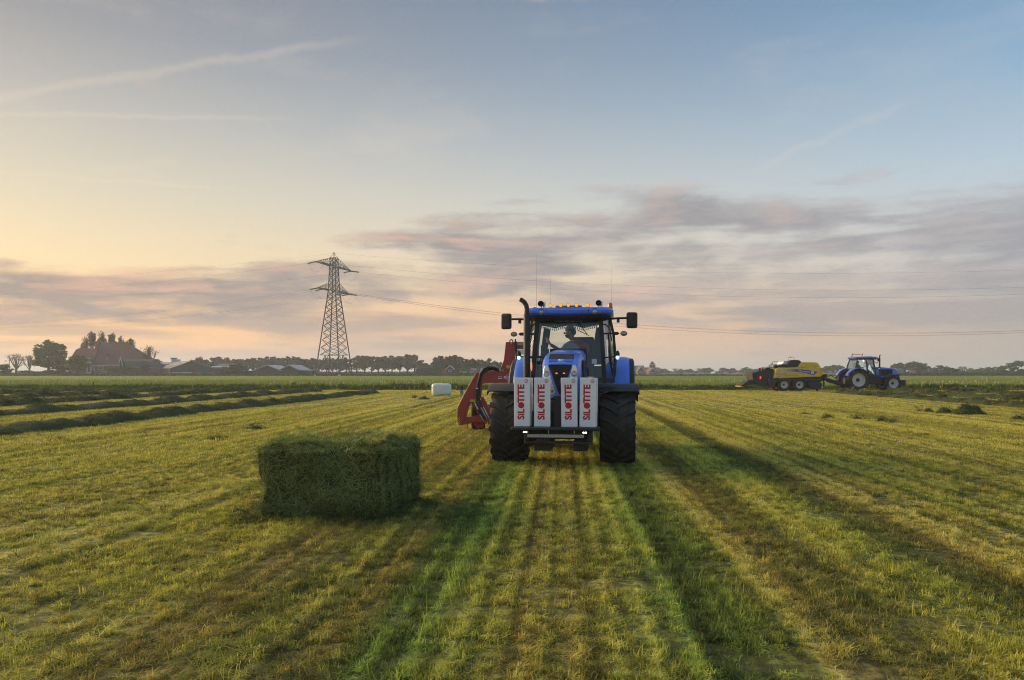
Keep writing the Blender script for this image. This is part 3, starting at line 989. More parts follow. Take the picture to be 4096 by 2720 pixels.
    for sx in (-1, 1):
        ol = [(0.205, 1.715), (0.262, 1.705), (0.282, 1.62), (0.286, 1.45), (0.250, 1.325), (0.20, 1.255), (0.135, 1.222), (0.095, 1.235), (0.082, 1.275), (0.115, 1.36), (0.165, 1.53)]
        ol = [(sx * x, z) for x, z in ol]
        hl = part('headlight', 'lamp_clear', hood, ('prism', ol, fy - 0.014, fy + 0.01, 'Y'), bevel=0.006)
        for lx, lz, lr in ((0.232, 1.565, 0.050), (0.218, 1.432, 0.060), (0.150, 1.300, 0.052)):
            lamp('headlight_lamp', hl, (sx * lx, fy - 0.016, lz), lr, 'lamp_dim', 0.02, house='lamp_clear')
        part('indicator', 'amber_glow', hood, ('ball', (sx * 0.062, fy - 0.014, 1.575), (0.020, 0.008, 0.010), 10, 6))
    # cab frame
    A0, A1 = (0.715, 1.22, 1.18), (0.615, 1.42, 2.70)
    B0, B1 = (0.90, 2.02, 1.62), (0.79, 2.08, 2.70)
    C0, C1 = (0.80, 2.98, 1.70), (0.70, 2.72, 2.70)
    for sx in (-1, 1):
        m3 = lambda p: (sx * p[0], p[1], p[2])
        part('front_pillar', 'black_plastic', T, ('beam', m3(A0), m3(A1), 0.085, 0.10, (0, 1, 0)), bevel=0.012)
        part('door_pillar', 'black_plastic', T, ('tube', [m3((0.80, 1.95, 1.25)), m3((0.885, 1.98, 1.55)), m3((0.905, 2.0, 1.85)), m3((0.865, 2.05, 2.35)), m3(B1)], 0.030, 8))
        part('rear_pillar', 'black_plastic', T, ('tube', [m3(C0), m3((0.79, 2.92, 2.1)), m3(C1)], 0.045, 8))
        dr = part('door_glass', 'cab_glass', T, ('addmesh', [m3((0.735, 1.28, 1.30)), m3((0.885, 1.98, 1.45)), m3((0.905, 2.0, 1.85)), m3((0.79, 2.06, 2.68)), m3((0.635, 1.46, 2.66)),
                                                              m3((0.729, 1.28, 1.30)), m3((0.879, 1.98, 1.45)), m3((0.899, 2.0, 1.85)), m3((0.784, 2.06, 2.68)), m3((0.629, 1.46, 2.66))],
                                                  [(0, 1, 2, 3, 4), (9, 8, 7, 6, 5), (0, 5, 6, 1), (1, 6, 7, 2), (2, 7, 8, 3), (3, 8, 9, 4), (4, 9, 5, 0)]))
        part('door_handle', 'black_plastic', dr, ('tube', [m3((0.80, 1.45, 1.45)), m3((0.86, 1.45, 1.45)), m3((0.87, 1.5, 1.75)), m3((0.82, 1.5, 1.75))], 0.014, 6))
        part('side_glass', 'cab_glass', T, ('addmesh', [m3((0.90, 2.05, 1.75)), m3((0.81, 2.94, 1.80)), m3((0.705, 2.72, 2.66)), m3((0.785, 2.10, 2.68)), m3((0.894, 2.05, 1.75)), m3((0.804, 2.94, 1.80)), m3((0.699, 2.72, 2.66)), m3((0.779, 2.10, 2.68))],
                                                  [(0, 1, 2, 3), (7, 6, 5, 4), (0, 4, 5, 1), (1, 5, 6, 2), (2, 6, 7, 3), (3, 7, 4, 0)]))
        part('door_sill', 'black_plastic', T, ('beam', m3((0.72, 1.25, 1.24)), m3((0.83, 1.97, 1.30)), 0.06, 0.12), ('beam', m3((0.86, 2.0, 1.6)), m3((0.80, 2.95, 1.72)), 0.05, 0.10), bevel=0.01)
        part('step', 'black', T, ('span', m3((0.66, 1.35, 0.42)), m3((0.95, 1.75, 0.46))), ('span', m3((0.68, 1.35, 0.75)), m3((0.92, 1.75, 0.79))), ('span', m3((0.70, 1.36, 0.42)), m3((0.72, 1.40, 1.2))), ('span', m3((0.70, 1.70, 0.42)), m3((0.72, 1.74, 1.2))))
        # mirrors, work lamps, marker lamps
        mi = part('mirror_arm', 'black_plastic', T, ('tube', [m3((0.70, 1.42, 2.62)), m3((0.95, 1.34, 2.635)), m3((1.16, 1.32, 2.635))], 0.022, 6), ('span', m3((0.93, 1.31, 2.55)), m3((0.985, 1.36, 2.62))))
        mh = part('mirror', 'black_plastic', mi, ('box', (0, 0, 0), (0.215, 0.085, 0.31)), bevel=0.045, seg=4, loc=m3((1.22, 1.30, 2.59)))
        mh.rotation_euler = (0, 0, sx * R(14))
        part('mirror_glass', 'chrome', mh, ('box', (0, 0.0435, 0), (0.17, 0.004, 0.25)))
        wl = part('work_lamp_arm', 'black_plastic', T, ('tube', [m3((0.66, 1.36, 2.34)), m3((0.98, 1.31, 2.34))], 0.020, 6), ('box', m3((0.90, 1.32, 2.34)), (0.11, 0.05, 0.06)), bevel=0.008)
        lamp('work_lamp', wl, m3((1.065, 1.27, 2.335)), 0.062, 'lamp_dim', 0.06, squash=0.72)
        ml = part('marker_arm', 'black_plastic', T, ('tube', [m3((0.70, 1.22, 1.87)), m3((0.95, 1.10, 1.90))], 0.016, 6))
        part('marker_housing', 'black_plastic', ml, ('ball', m3((0.945, 1.10, 1.93)), (0.042, 0.04, 0.075), 12, 8), smooth=60)
        part('marker_lens', 'white_lit', ml, ('ball', m3((0.945, 1.082, 1.872)), (0.036, 0.032, 0.042), 12, 8), smooth=60)
        part('grab_rail', 'black_plastic', T, ('tube', [m3((0.655, 1.34, 2.53)), m3((0.74, 1.34, 2.50)), m3((0.80, 1.40, 2.42)), m3((0.83, 1.48, 2.2))], 0.014, 6))
        lamp('roof_lamp', T, m3((0.515, 1.085, 2.748)), 0.062, 'lamp_dim', 0.05)
    # glazing front and rear
    part('windscreen', 'cab_glass', T, ('addmesh', [(-0.70, 1.225, 1.28), (0.70, 1.225, 1.28), (0.60, 1.415, 2.66), (-0.60, 1.415, 2.66), (-0.70, 1.231, 1.28), (0.70, 1.231, 1.28), (0.60, 1.421, 2.66), (-0.60, 1.421, 2.66)],
                                          [(0, 1, 2, 3), (7, 6, 5, 4), (0, 4, 5, 1), (1, 5, 6, 2), (2, 6, 7, 3), (3, 7, 4, 0)]))
    part('rear_window', 'cab_glass', T, ('addmesh', [(-0.78, 3.0, 1.72), (0.78, 3.0, 1.72), (0.68, 2.74, 2.66), (-0.68, 2.74, 2.66), (-0.78, 3.006, 1.72), (0.78, 3.006, 1.72), (0.68, 2.746, 2.66), (-0.68, 2.746, 2.66)],
                                          [(0, 1, 2, 3), (7, 6, 5, 4), (0, 4, 5, 1), (1, 5, 6, 2), (2, 6, 7, 3), (3, 7, 4, 0)]))
    # roof
    def plan(hw, y0, y1, z, r=0.22):
        p = []
        for cx, cy, a0 in ((hw - r, y1 - r, 0), (-hw + r, y1 - r, 90), (-hw + r, y0 + r, 180), (hw - r, y0 + r, 270)):
            for k in range(5):
                a = R(a0 + 22.5 * k)
                p.append((cx + r * math.cos(a), cy + r * math.sin(a), z))
        return p
    mb = MB(); mb.loft([plan(0.83, 1.12, 2.90, 2.70), plan(0.865, 1.08, 2.94, 2.73), plan(0.87, 1.075, 2.95, 2.78), plan(0.83, 1.12, 2.90, 2.835), plan(0.55, 1.4, 2.6, 2.865)])
    roof = mb.build('roof', 'blue', T, smooth=30)
    mb = MB(); mb.loft([plan(0.68, 1.25, 2.84, 2.60), plan(0.80, 1.15, 2.90, 2.66), plan(0.82, 1.13, 2.90, 2.702)])
    mb.build('roof_lining', 'black_plastic', roof, smooth=30)
    part('roof_hatch', 'dash', roof, ('span', (-0.26, 1.3, 2.85), (0.26, 2.0, 2.892)), bevel=0.02)
    for sx in (-1, 1):
        part('roof_seam', 'black_plastic', roof, ('span', (sx * 0.40 - 0.004, 1.070, 2.715), (sx * 0.40 + 0.004, 1.30, 2.80)))
    # interior
    part('cab_floor', 'cab_dark', T, ('span', (-0.68, 1.3, 1.20), (0.68, 2.9, 1.30)), ('span', (-0.71, 2.2, 1.30), (-0.45, 2.95, 1.72)), ('span', (0.45, 2.2, 1.30), (0.71, 2.95, 1.72)))
    st = part('seat', 'cab_dark', T, ('span', (-0.05, 2.05, 1.50), (0.47, 2.52, 1.68)), ('box', (0.21, 2.55, 1.98), (0.50, 0.14, 0.70)), ('span', (0.08, 2.1, 1.3), (0.34, 2.4, 1.5)), bevel=0.04)
    part('armrest', 'cab_dark', st, ('span', (-0.30, 1.95, 1.72), (-0.16, 2.45, 1.80)), ('tube', [(-0.23, 2.05, 1.8), (-0.25, 2.0, 1.98)], 0.025, 6), bevel=0.02)
    ds = part('dashboard', 'dash', T, ('prism', [(-0.20, 1.90), (0.20, 1.90), (0.19, 2.06), (0.12, 2.17), (0.05, 2.20), (-0.05, 2.20), (-0.12, 2.17), (-0.19, 2.06)], 1.42, 1.60, 'Y'), bevel=0.02, loc=(0.02, 0, -0.02))
    part('steering_column', 'cab_dark', T, ('span', (-0.14, 1.36, 1.3), (0.18, 1.58, 1.9)), bevel=0.02)
    sw = part('steering_wheel', 'cab_dark', T, ('lathe', [(0.19, -0.012), (0.205, 0.0), (0.19, 0.012), (0.178, 0.0)], (0, 0, 0), 'Z', 24, True), ('tube', [(-0.18, 0, 0), (0.18, 0, 0)], 0.012, 6), loc=(0.02, 1.72, 2.05))
    sw.rotation_euler = (R(35), 0, 0)
    part('monitor', 'cab_dark', T, ('box', (-0.52, 1.62, 2.02), (0.10, 0.05, 0.22)), ('tube', [(-0.60, 1.7, 1.3), (-0.58, 1.68, 1.7), (-0.52, 1.64, 1.95)], 0.018, 6), ('box', (-0.46, 1.80, 1.98), (0.07, 0.06, 0.16)), ('tube', [(-0.47, 1.86, 1.3), (-0.44, 1.84, 1.95)], 0.02, 6), bevel=0.01)
    # exhaust stack
    ex = part('exhaust', 'black', T, ('tube', [(-0.77, 0.95, 1.05), (-0.77, 0.95, 1.2), (-0.77, 0.95, 2.68), (-0.77, 0.95, 2.73)], [0.05, 0.066, 0.066, 0.052], 14), smooth=40)
    part('exhaust_pipe', 'black', ex, ('tube', [(-0.77, 0.95, 2.70), (-0.772, 0.95, 2.80), (-0.785, 0.95, 2.87), (-0.82, 0.955, 2.93), (-0.868, 0.96, 2.97), (-0.90, 0.965, 2.985)], [0.047, 0.047, 0.046, 0.045, 0.044, 0.043], 12), smooth=50)
    part('exhaust_bracket', 'black', ex, ('span', (-0.72, 0.92, 1.86), (-0.36, 0.98, 1.90)))
    part('exhaust_bracket', 'black', ex, ('span', (-0.72, 0.92, 1.3), (-0.34, 0.98, 1.36)))
    part('rear_linkage', 'black', T, ('span', (-0.4, 3.1, 0.6), (0.4, 3.45, 1.1)), ('beam', (-0.42, 3.2, 0.62), (-0.42, 3.95, 0.55), 0.07, 0.09), ('beam', (0.42, 3.2, 0.62), (0.42, 3.95, 0.55), 0.07, 0.09), bevel=0.015)
    return T, roof, hood


def beacon(parent, c):
    b = part('beacon', 'black_plastic', parent, ('lathe', [(0.0, -0.06), (0.045, -0.06), (0.05, 0.0), (0.0, 0.0)], (0, 0, 0), 'Z', 14), smooth=40, loc=c)
    part('beacon_dome', 'amber', b, ('lathe', [(0.046, 0.0), (0.048, 0.05), (0.040, 0.085), (0.0, 0.10)], (0, 0, 0), 'Z', 14), smooth=60)


# ------------------------------------------------------------------ the front tractor
TX, TY, TA = 0.917, 13.3, R(-8)
T1, roof, hood = make_tractor((TX, TY, 0), TA, 'blue tractor facing the camera carrying white boxes on its front', True)
beacon(roof, (-0.80, 2.55, 2.88))
beacon(roof, (0.80, 1.75, 2.88))
for x in (-0.345, -0.143, 0.003, 0.16, 0.379):
    b = part('amber_roof_light', 'black_plastic', roof, ('lathe', [(0.0, 0.05), (0.036, 0.05), (0.038, 0.0), (0.031, -0.002)], (0, 0, 0), 'Y', 14), ('span', (-0.012, 0.0, -0.06), (0.012, 0.03, -0.03)), smooth=40, loc=(x, 1.22, 2.885))
    part('amber_lens', 'amber_lit', b, ('ball', (0, 0.0, 0), (0.033, 0.014, 0.033), 12, 8), smooth=60)
for x in (-0.552, 0.581):
    hn = part('air_horn', 'chrome', roof, ('lathe', [(0.060, -0.10), (0.056, -0.095), (0.034, -0.03), (0.022, 0.08), (0.018, 0.20), (0.0, 0.20)], (0, 0, 0), 'Y', 16), ('span', (0.03, 0.02, -0.07), (0.085, 0.10, 0.045)), ('span', (-0.01, 0.04, -0.1), (0.01, 0.08, -0.02)), smooth=40, loc=(x, 1.5, 2.94))
    part('horn_mouth', 'black', hn, ('lathe', [(0.056, -0.093), (0.03, -0.02), (0.0, -0.01)], (0, 0, 0), 'Y', 16), smooth=40)
for x, y, zt in ((-0.69, 1.9, 4.0), (-0.36, 1.35, 3.47), (0.83, 1.8, 3.72)):
    part('antenna', 'black', roof, ('tube', [(x, y, 2.82), (x, y, 2.95), (x + 0.004, y, zt)], [0.008, 0.0022, 0.0012], 5))
part('wiper', 'black', T1, ('tube', [(0.12, 1.35, 2.66), (0.36, 1.31, 2.33)], 0.008, 5), ('tube', [(0.16, 1.325, 2.42), (0.40, 1.302, 2.30)], 0.007, 5))
part('indicator', 'amber_glow', T1, ('ball', (-0.705, 1.16, 1.70), (0.014, 0.02, 0.085), 10, 8))
part('paper_notice', 'print_white', T1, ('box', (0.50, 1.262, 1.80), (0.095, 0.004, 0.095)))
# sun strip with lettering, scalloped fringe with tassels, side curtains
strip = part('sun_strip', 'curtain', T1, ('prism', [(-0.57, 2.55), (0.57, 2.55), (0.565, 2.66), (-0.565, 2.66)], 1.430, 1.436, 'Y'))
lettering('Dennis Groot', 0.082, strip, (0.0, 1.408, 2.578), (R(90), 0, 0), 'tassel', align='CENTER', bold=0.001, sx=1.15)
fr = MB()
fr.cur = 0
def scal(x, c, a, per): return c + a * abs(math.sin(PI * x / per))
n = 60
for row, (zc, am, per, ht, yy) in enumerate(((2.53, -0.03, 0.38, 0.035, 1.45), (2.455, 0.055, 0.57, 0.05, 1.52))):
    top_, bot_ = [], []
    for i in range(n + 1):
        x = -0.56 + 1.12 * i / n
        zb = scal(x + 0.28, zc, am, per)
        top_.append((x, zb + (0.10 if row == 0 else 0.06))); bot_.append((x, zb))
    fr.prism(top_ + bot_[::-1], yy, yy + 0.006, 'Y')
fro = fr.build('curtain_fringe', 'curtain', T1)
for row, (zc, am, per, ht, yy) in enumerate(((2.53, -0.03, 0.38, 0.038, 1.45), (2.455, 0.055, 0.57, 0.05, 1.52))):
    for i in range(27):
        x = -0.54 + 1.08 * i / 26
        zb = scal(x + 0.28, zc, am, per)
        part('tassel', 'tassel', fro, ('lathe', [(0.003, 0.0), (0.006, -0.012), (0.015, -ht), (0.0, -ht)], (x, yy, zb), 'Z', 6))
for pts in ([(0.50, 2.52), (0.60, 2.55), (0.68, 1.75), (0.36, 1.75), (0.42, 1.98)], [(-0.60, 2.55), (-0.46, 2.50), (-0.50, 2.2), (-0.56, 1.9), (-0.70, 1.75)]):
    part('side_curtain', 'curtain', T1, ('prism', pts, 2.55, 2.58, 'Y'))
# front linkage with carrier
fl = part('front_linkage', 'black', T1, ('span', (-0.75, -1.34, 0.665), (0.66, -0.90, 0.705)), ('span', (-0.56, -1.18, 0.43), (0.55, -1.10, 0.475)), ('span', (-0.56, -1.20, 0.475), (-0.50, -1.08, 0.665)), ('span', (0.48, -1.20, 0.475), (0.55, -1.08, 0.665)),
          ('span', (-0.50, -1.05, 0.50), (0.48, -0.95, 0.665)), ('span', (-0.42, -1.0, 0.30), (-0.14, -0.2, 0.46)), ('span', (0.22, -1.0, 0.30), (0.46, -0.2, 0.46)), ('span', (-0.10, -1.0, 0.70), (0.10, -0.75, 1.2)), ('span', (-0.7, -0.93, 0.70), (0.62, -0.90, 0.95)), bevel=0.008)
part('reflector_strip', 'reflector', fl, ('span', (-0.505, -1.212, 0.538), (0.41, -1.202, 0.588)))
for x in (-0.535, 0.425):
    l = part('led_lamp', 'black_plastic', fl, ('box', (0, 0, 0), (0.085, 0.05, 0.06)), bevel=0.01, loc=(x, -1.225, 0.625))
    for dx_ in (-0.018, 0.018):
        part('led', 'led_lit', l, ('ball', (dx_, -0.026, 0), (0.014, 0.006, 0.013), 8, 6))
for x in (-0.16, 0.255):
    part('pin', 'print_white', fl, ('span', (x - 0.006, -1.206, 0.605), (x + 0.006, -1.195, 0.65)))
part('side_box', 'black', T1, ('span', (0.46, -0.40, 1.0), (0.64, -0.10, 1.40)), ('span', (0.5, -0.38, 1.42), (0.90, -0.22, 1.50)), ('tube', [(0.62, -0.58, 0.70), (0.60, -0.6, 1.1), (0.66, -0.6, 1.22), (0.80, -0.55, 1.27)], 0.018, 6), bevel=0.03)


# ------------------------------------------------------------------ cartons with print
def trac(x, y, z):
    c, s = math.cos(TA), math.sin(TA)
    return (TX + x * c - y * s, TY + x * s + y * c, z)


def carton(x, rz, label, tilt=0.0):
    o = part('carton', 'carton', None, ('box', (0, 0, 0.3975), (0.262, 0.262, 0.793)), bevel=0.006, loc=trac(x, -1.02, 0.7065))
    o.rotation_euler = (0, tilt, TA + rz)
    tag(o, label, 'box', 'white film boxes carried on the front of the tractor')
    f = -0.1316
    # lettering runs upwards; the O is a solid disc
    lettering('SiL', 0.150, o, (0.035, f, 0.115), (R(90), R(-90), 0), 'print_red', bold=0.006, sx=0.98)
    part('logo_disc', 'print_red', o, ('lathe', [(0.0, -0.0012), (0.052, -0.0012), (0.052, 0.001)], (-0.012, f, 0.347), 'Y', 28))
    lettering('TiTE', 0.150, o, (0.035, f, 0.386), (R(90), R(-90), 0), 'print_red', bold=0.006, sx=1.04)
    part('seal_ring', 'print_red', o, ('lathe', [(0.030, -0.001), (0.030, 0.001), (0.021, 0.001), (0.021, -0.001)], (0.072, f, 0.742), 'Y', 24, True), ('lathe', [(0.0, -0.0008), (0.007, -0.0008), (0.007, 0.001)], (0.072, f, 0.742), 'Y', 12))
    lettering('R', 0.022, o, (-0.062, f, 0.098), (R(90), R(-90), 0), 'print_red', bold=0.0005)
    for k in range(6):
        part('side_print', 'print_red', o, ('span', (0.1312, -0.09 + 0.0, 0.10 + k * 0.11), (0.1322, -0.082, 0.17 + k * 0.11)))
    part('tape', 'tape', o, ('span', (-0.133, -0.03, 0.735), (0.133, 0.03, 0.7965)))
    part('flap_seam', 'print_dark', o, ('span', (-0.13, -0.0015, 0.7967), (0.13, 0.0015, 0.7975)))
    return o


carton(-0.592, R(-4), 'white film box with red print, outermost on the side of the red wrapper')
carton(-0.275, R(2.5), 'white film box with red print, second from the red wrapper side')
carton(0.171, R(1), 'white film box with red print, third from the red wrapper side', R(-0.5))
carton(0.475, R(-5), 'white film box with red print, outermost on the side away from the red wrapper', R(0.8))

# ------------------------------------------------------------------ skinned people
def skinned(name, pts, edges, rad, material, parent=None, root=0, sub=2, loc=None):
    me = bpy.data.meshes.new(name)
    me.from_pydata(pts, edges, [])
    me.materials.append(M[material])
    o = link(name, me, parent, loc)
    o.modifiers.new('skin', 'SKIN')
    sk = me.skin_vertices[0].data if me.skin_vertices else None
    if sk is None:
        bm = bmesh.new(); bm.from_mesh(me); bm.verts.layers.skin.verify(); bm.to_mesh(me); bm.free()
        sk = me.skin_vertices[0].data
    for i, r in enumerate(rad):
        sk[i].radius = r if hasattr(r, '__len__') else (r, r)
        sk[i].use_root = (i == root)
    s = o.modifiers.new('sub', 'SUBSURF')
    s.levels = s.render_levels = sub
    me.polygons.foreach_set('use_smooth', [True] * len(me.polygons))
    o.modifiers['skin'].use_smooth_shade = True
    return o


P1 = empty('person', trac(0.10, 2.18, 1.68), TA, 'driver in a dark red shirt leaning over inside the front tractor cab', 'person')
# coordinates relative to the seat, x to the picture right, y to the rear
bp = [(0.04, 0.02, 0.06), (0.09, 0.0, 0.20), (0.11, -0.05, 0.36), (0.05, -0.13, 0.50), (-0.05, -0.20, 0.565),   # pelvis .. neck base 4
      (0.21, -0.08, 0.44), (0.20, -0.22, 0.25), (0.04, -0.36, 0.20),                                           # far arm
      (-0.14, -0.22, 0.47), (-0.30, -0.34, 0.34), (-0.50, -0.42, 0.475),                                       # reaching arm: shoulder 8, elbow 9, wrist 10
      (-0.11, 0.0, 0.04), (-0.13, -0.42, 0.06), (-0.13, -0.46, -0.34), (0.12, 0.0, 0.04), (0.14, -0.42, 0.06), (0.14, -0.46, -0.34)]
be = [(0, 1), (1, 2), (2, 3), (3, 4), (3, 5), (5, 6), (6, 7), (3, 8), (8, 9), (9, 10), (0, 11), (11, 12), (12, 13), (0, 14), (14, 15), (15, 16)]
br = [(0.15, 0.13), (0.15, 0.12), (0.165, 0.125), (0.13, 0.10), 0.065, 0.085, 0.05, 0.04, 0.08, 0.048, 0.034, 0.09, 0.07, 0.045, 0.09, 0.07, 0.045]
skinned('body', bp, be, br, 'shirt', P1, 0)
hd = [(-0.06, -0.20, 0.56), (-0.105, -0.235, 0.655), (-0.125, -0.25, 0.735), (-0.135, -0.255, 0.79)]
skinned('head', hd, [(0, 1), (1, 2), (2, 3)], [0.052, (0.072, 0.085), (0.083, 0.098), (0.055, 0.065)], 'skin', P1)
part('hair', 'hair', P1, ('ball', (-0.105, -0.235, 0.775), (0.105, 0.105, 0.085), 14, 10), ('ball', (-0.06, -0.22, 0.73), (0.075, 0.09, 0.085), 12, 8), smooth=60)
part('nose', 'skin', P1, ('ball', (-0.215, -0.30, 0.70), (0.024, 0.018, 0.024), 8, 6), ('ball', (-0.195, -0.285, 0.655), (0.022, 0.03, 0.018), 8, 6), ('ball', (-0.10, -0.345, 0.72), (0.018, 0.012, 0.028), 8, 6), smooth=60)
part('beard', 'hair', P1, ('ball', (-0.16, -0.26, 0.635), (0.045, 0.055, 0.03), 10, 6), smooth=60)
hp = [(-0.49, -0.415, 0.468), (-0.535, -0.43, 0.525), (-0.565, -0.44, 0.565), (-0.585, -0.445, 0.60), (-0.555, -0.455, 0.57), (-0.570, -0.465, 0.612), (-0.540, -0.462, 0.572), (-0.548, -0.475, 0.612), (-0.522, -0.462, 0.566), (-0.525, -0.475, 0.598), (-0.555, -0.405, 0.515), (-0.590, -0.395, 0.535)]
skinned('hand', hp, [(0, 1), (1, 2), (2, 3), (1, 4), (4, 5), (1, 6), (6, 7), (1, 8), (8, 9), (1, 10), (10, 11)], [0.028, (0.036, 0.022), 0.011, 0.009, 0.011, 0.009, 0.011, 0.009, 0.010, 0.008, 0.012, 0.009], 'skin', P1, 0, 1)

# ------------------------------------------------------------------ red bale wrapper behind the tractor
WY = 20.0
def W(cx, cy, Y=WY):
    p = at(1720 + cx / 3.733, 1340 + cy / 3.733, Y)
    return (p.x, p.z)
WR = empty('bale_wrapper', (0, 0, 0), 0, 'red bale wrapper with tall angled arm behind the front tractor', 'bale wrapper')
def wp(pts): return [W(*p) for p in pts]
arm = part('arm', 'red', WR, ('prism', wp([(690, 560), (1240, 520), (1500, 520), (1500, 710), (830, 715), (785, 735), (762, 930), (690, 1010), (590, 1005), (548, 1090), (528, 1180), (520, 1240), (470, 1350), (430, 1345), (405, 1240), (405, 1090), (520, 860)]), WY, WY + 0.22, 'Y'), bevel=0.012)
part('arm_flange', 'red', arm, ('prism', wp([(590, 1005), (620, 1010), (575, 1090), (552, 1180), (540, 1240), (520, 1240), (528, 1180), (548, 1090)]), WY - 0.03, WY + 0.28, 'Y'))
mast = part('mast', 'red', WR, ('prism', wp([(1130, 105), (1265, 105), (1275, 400), (1290, 520), (1040, 520), (1075, 440), (1100, 375)]), WY - 0.03, WY + 0.25, 'Y'), bevel=0.012)
part('mast_eye', 'hub_dark', mast, ('tube', [(W(1190, 110)[0], WY + 0.1, W(1190, 110)[1]), (W(1195, 78)[0], WY + 0.1, W(1195, 78)[1]), (W(1215, 66)[0], WY + 0.1, W(1215, 66)[1]), (W(1235, 78)[0], WY + 0.1, W(1235, 78)[1]), (W(1240, 110)[0], WY + 0.1, W(1240, 110)[1])], 0.018, 6))
part('sticker', 'sticker_yellow', mast, ('prism', wp([(1205, 108), (1222, 108), (1222, 138), (1205, 138)]), WY - 0.036, WY - 0.031, 'Y'))
part('sticker', 'sticker_yellow', mast, ('prism', wp([(1140, 452), (1200, 452), (1200, 498), (1140, 498)]), WY - 0.036, WY - 0.031, 'Y'))
part('sticker', 'sticker_yellow', arm, ('prism', wp([(596, 962), (676, 962), (676, 1000), (596, 1000)]), WY - 0.006, WY - 0.001, 'Y'))
for cx in (1052, 1092):
    part('bolt', 'steel', mast, ('lathe', [(0.0, -0.02), (0.028, -0.02), (0.030, 0.02)], (W(cx, 528)[0], WY - 0.03, W(cx, 528)[1]), 'Y', 10))
# top cross arm reaching over to the film carrier
part('top_beam', 'red', WR, ('prism', wp([(1270, 150), (1620, 150), (1620, 210), (1270, 205)]), WY + 0.02, WY + 0.2, 'Y'), bevel=0.01)
part('top_beam_guard', 'steel', WR, ('prism', wp([(1285, 100), (1600, 108), (1600, 150), (1285, 150)]), WY + 0.02, WY + 0.2, 'Y'))
part('top_rail', 'black', WR, ('tube', [(W(1275, 95)[0], WY, W(1275, 95)[1]), (W(1275, 58)[0], WY, W(1275, 58)[1])], 0.02, 6))
hx = lambda cx, cy, dy=-0.05: (W(cx, cy)[0], WY + dy, W(cx, cy)[1])
part('hose', 'hose', WR, ('tube', [hx(1025, 520), hx(960, 495), hx(880, 485), hx(810, 510), hx(760, 570), hx(730, 680), hx(705, 800), hx(695, 900), hx(715, 990)], 0.036, 8), smooth=60)
part('hose', 'hose', WR, ('tube', [hx(1030, 535, -0.02), hx(930, 505, 0.0), hx(850, 530, 0.0), hx(790, 560, -0.03), hx(755, 640, -0.05), hx(740, 760, -0.05), hx(730, 900, -0.05), hx(745, 1000, -0.05)], 0.028, 8), smooth=60)
part('hose', 'hose', WR, ('tube', [hx(1275, 90), hx(1285, 200), hx(1290, 300), hx(1300, 410)], 0.03, 8), smooth=60)
part('hose_clip', 'print_white', WR, ('box', hx(704, 795, -0.06), (0.06, 0.07, 0.03)))
# white maker's mark on the beam
dm = wp([(1095, 633), (1170, 585), (1245, 633), (1170, 681)])
di = wp([(1103, 633), (1170, 590), (1237, 633), (1170, 676)])
mk = MB()
for i in range(4):
    j = (i + 1) % 4
    mk.addmesh([(*dm[i][:1], WY - 0.004, dm[i][1]), (dm[j][0], WY - 0.004, dm[j][1]), (di[j][0], WY - 0.004, di[j][1]), (di[i][0], WY - 0.004, di[i][1])], [(0, 1, 2, 3)])
mk.build('maker_diamond', 'print_white', arm)
x0, z0 = W(1108, 647)
lettering('KUHN', 0.085, arm, (x0, WY - 0.004, z0), (R(90), 0, 0), 'print_white', bold=0.003, sx=1.15)
part('stripe_panel', 'print_white', arm, ('prism', wp([(1017, 622), (1078, 622), (1078, 655), (1017, 655)]), WY - 0.004, WY - 0.001, 'Y'))
part('stripe_panel', 'print_blue', arm, ('prism', wp([(1017, 630), (1078, 630), (1078, 641), (1017, 641)]), WY - 0.007, WY - 0.004, 'Y'))
for k in range(4):
    part('hazard_stripe', 'sticker_yellow', arm, ('prism', wp([(412 + k * 6, 1250 + k * 26), (440 + k * 4, 1225 + k * 26), (447 + k * 4, 1233 + k * 26), (417 + k * 6, 1261 + k * 26)]), WY - 0.005, WY - 0.001, 'Y'))
part('hazard_backing', 'black', arm, ('prism', wp([(410, 1245), (436, 1222), (466, 1330), (440, 1345), (430, 1342)]), WY - 0.003, WY + 0.002, 'Y'))
# lower frame, struts and cylinders
part('lower_beam', 'red', WR, ('prism', wp([(468, 1248), (560, 1225), (700, 1205), (835, 1200), (850, 1330), (700, 1300), (560, 1330), (468, 1348)]), WY + 0.04, WY + 0.2, 'Y'), bevel=0.01)
part('strut', 'red', WR, ('prism', wp([(752, 925), (800, 925), (915, 1150), (930, 1300), (870, 1345), (820, 1200)]), WY + 0.02, WY + 0.2, 'Y'), bevel=0.012)
part('strut', 'red', WR, ('prism', wp([(612, 1010), (668, 1010), (760, 1170), (720, 1190)]), WY + 0.05, WY + 0.14, 'Y'), bevel=0.01)
part('cylinder_rod', 'chrome', WR, ('tube', [hx(665, 1010), hx(720, 1110)], 0.022, 8))
part('cylinder', 'black', WR, ('tube', [hx(700, 1050, -0.02), hx(820, 1260, -0.02)], 0.045, 10))
part('cylinder_rod', 'chrome', WR, ('tube', [hx(742, 1180, -0.03), hx(805, 1280, -0.03)], 0.015, 8))
part('cylinder_rod', 'chrome', WR, ('tube', [hx(760, 1075, -0.08), hx(850, 1245, -0.08)], 0.012, 8))
part('cylinder_rod', 'chrome', WR, ('tube', [hx(795, 1070, -0.08), hx(880, 1235, -0.08)], 0.012, 8))
part('chain', 'hub_dark', WR, ('tube', [hx(555, 1330, 0.02), hx(553, 1405, 0.02)], 0.012, 6))
cx_, cz_ = W(705, 1255)
wheel(WR, (cx_, WY + 0.75, 0.41), 0.42, 0.38, 0.20, -1, 14, 32, tread=False)
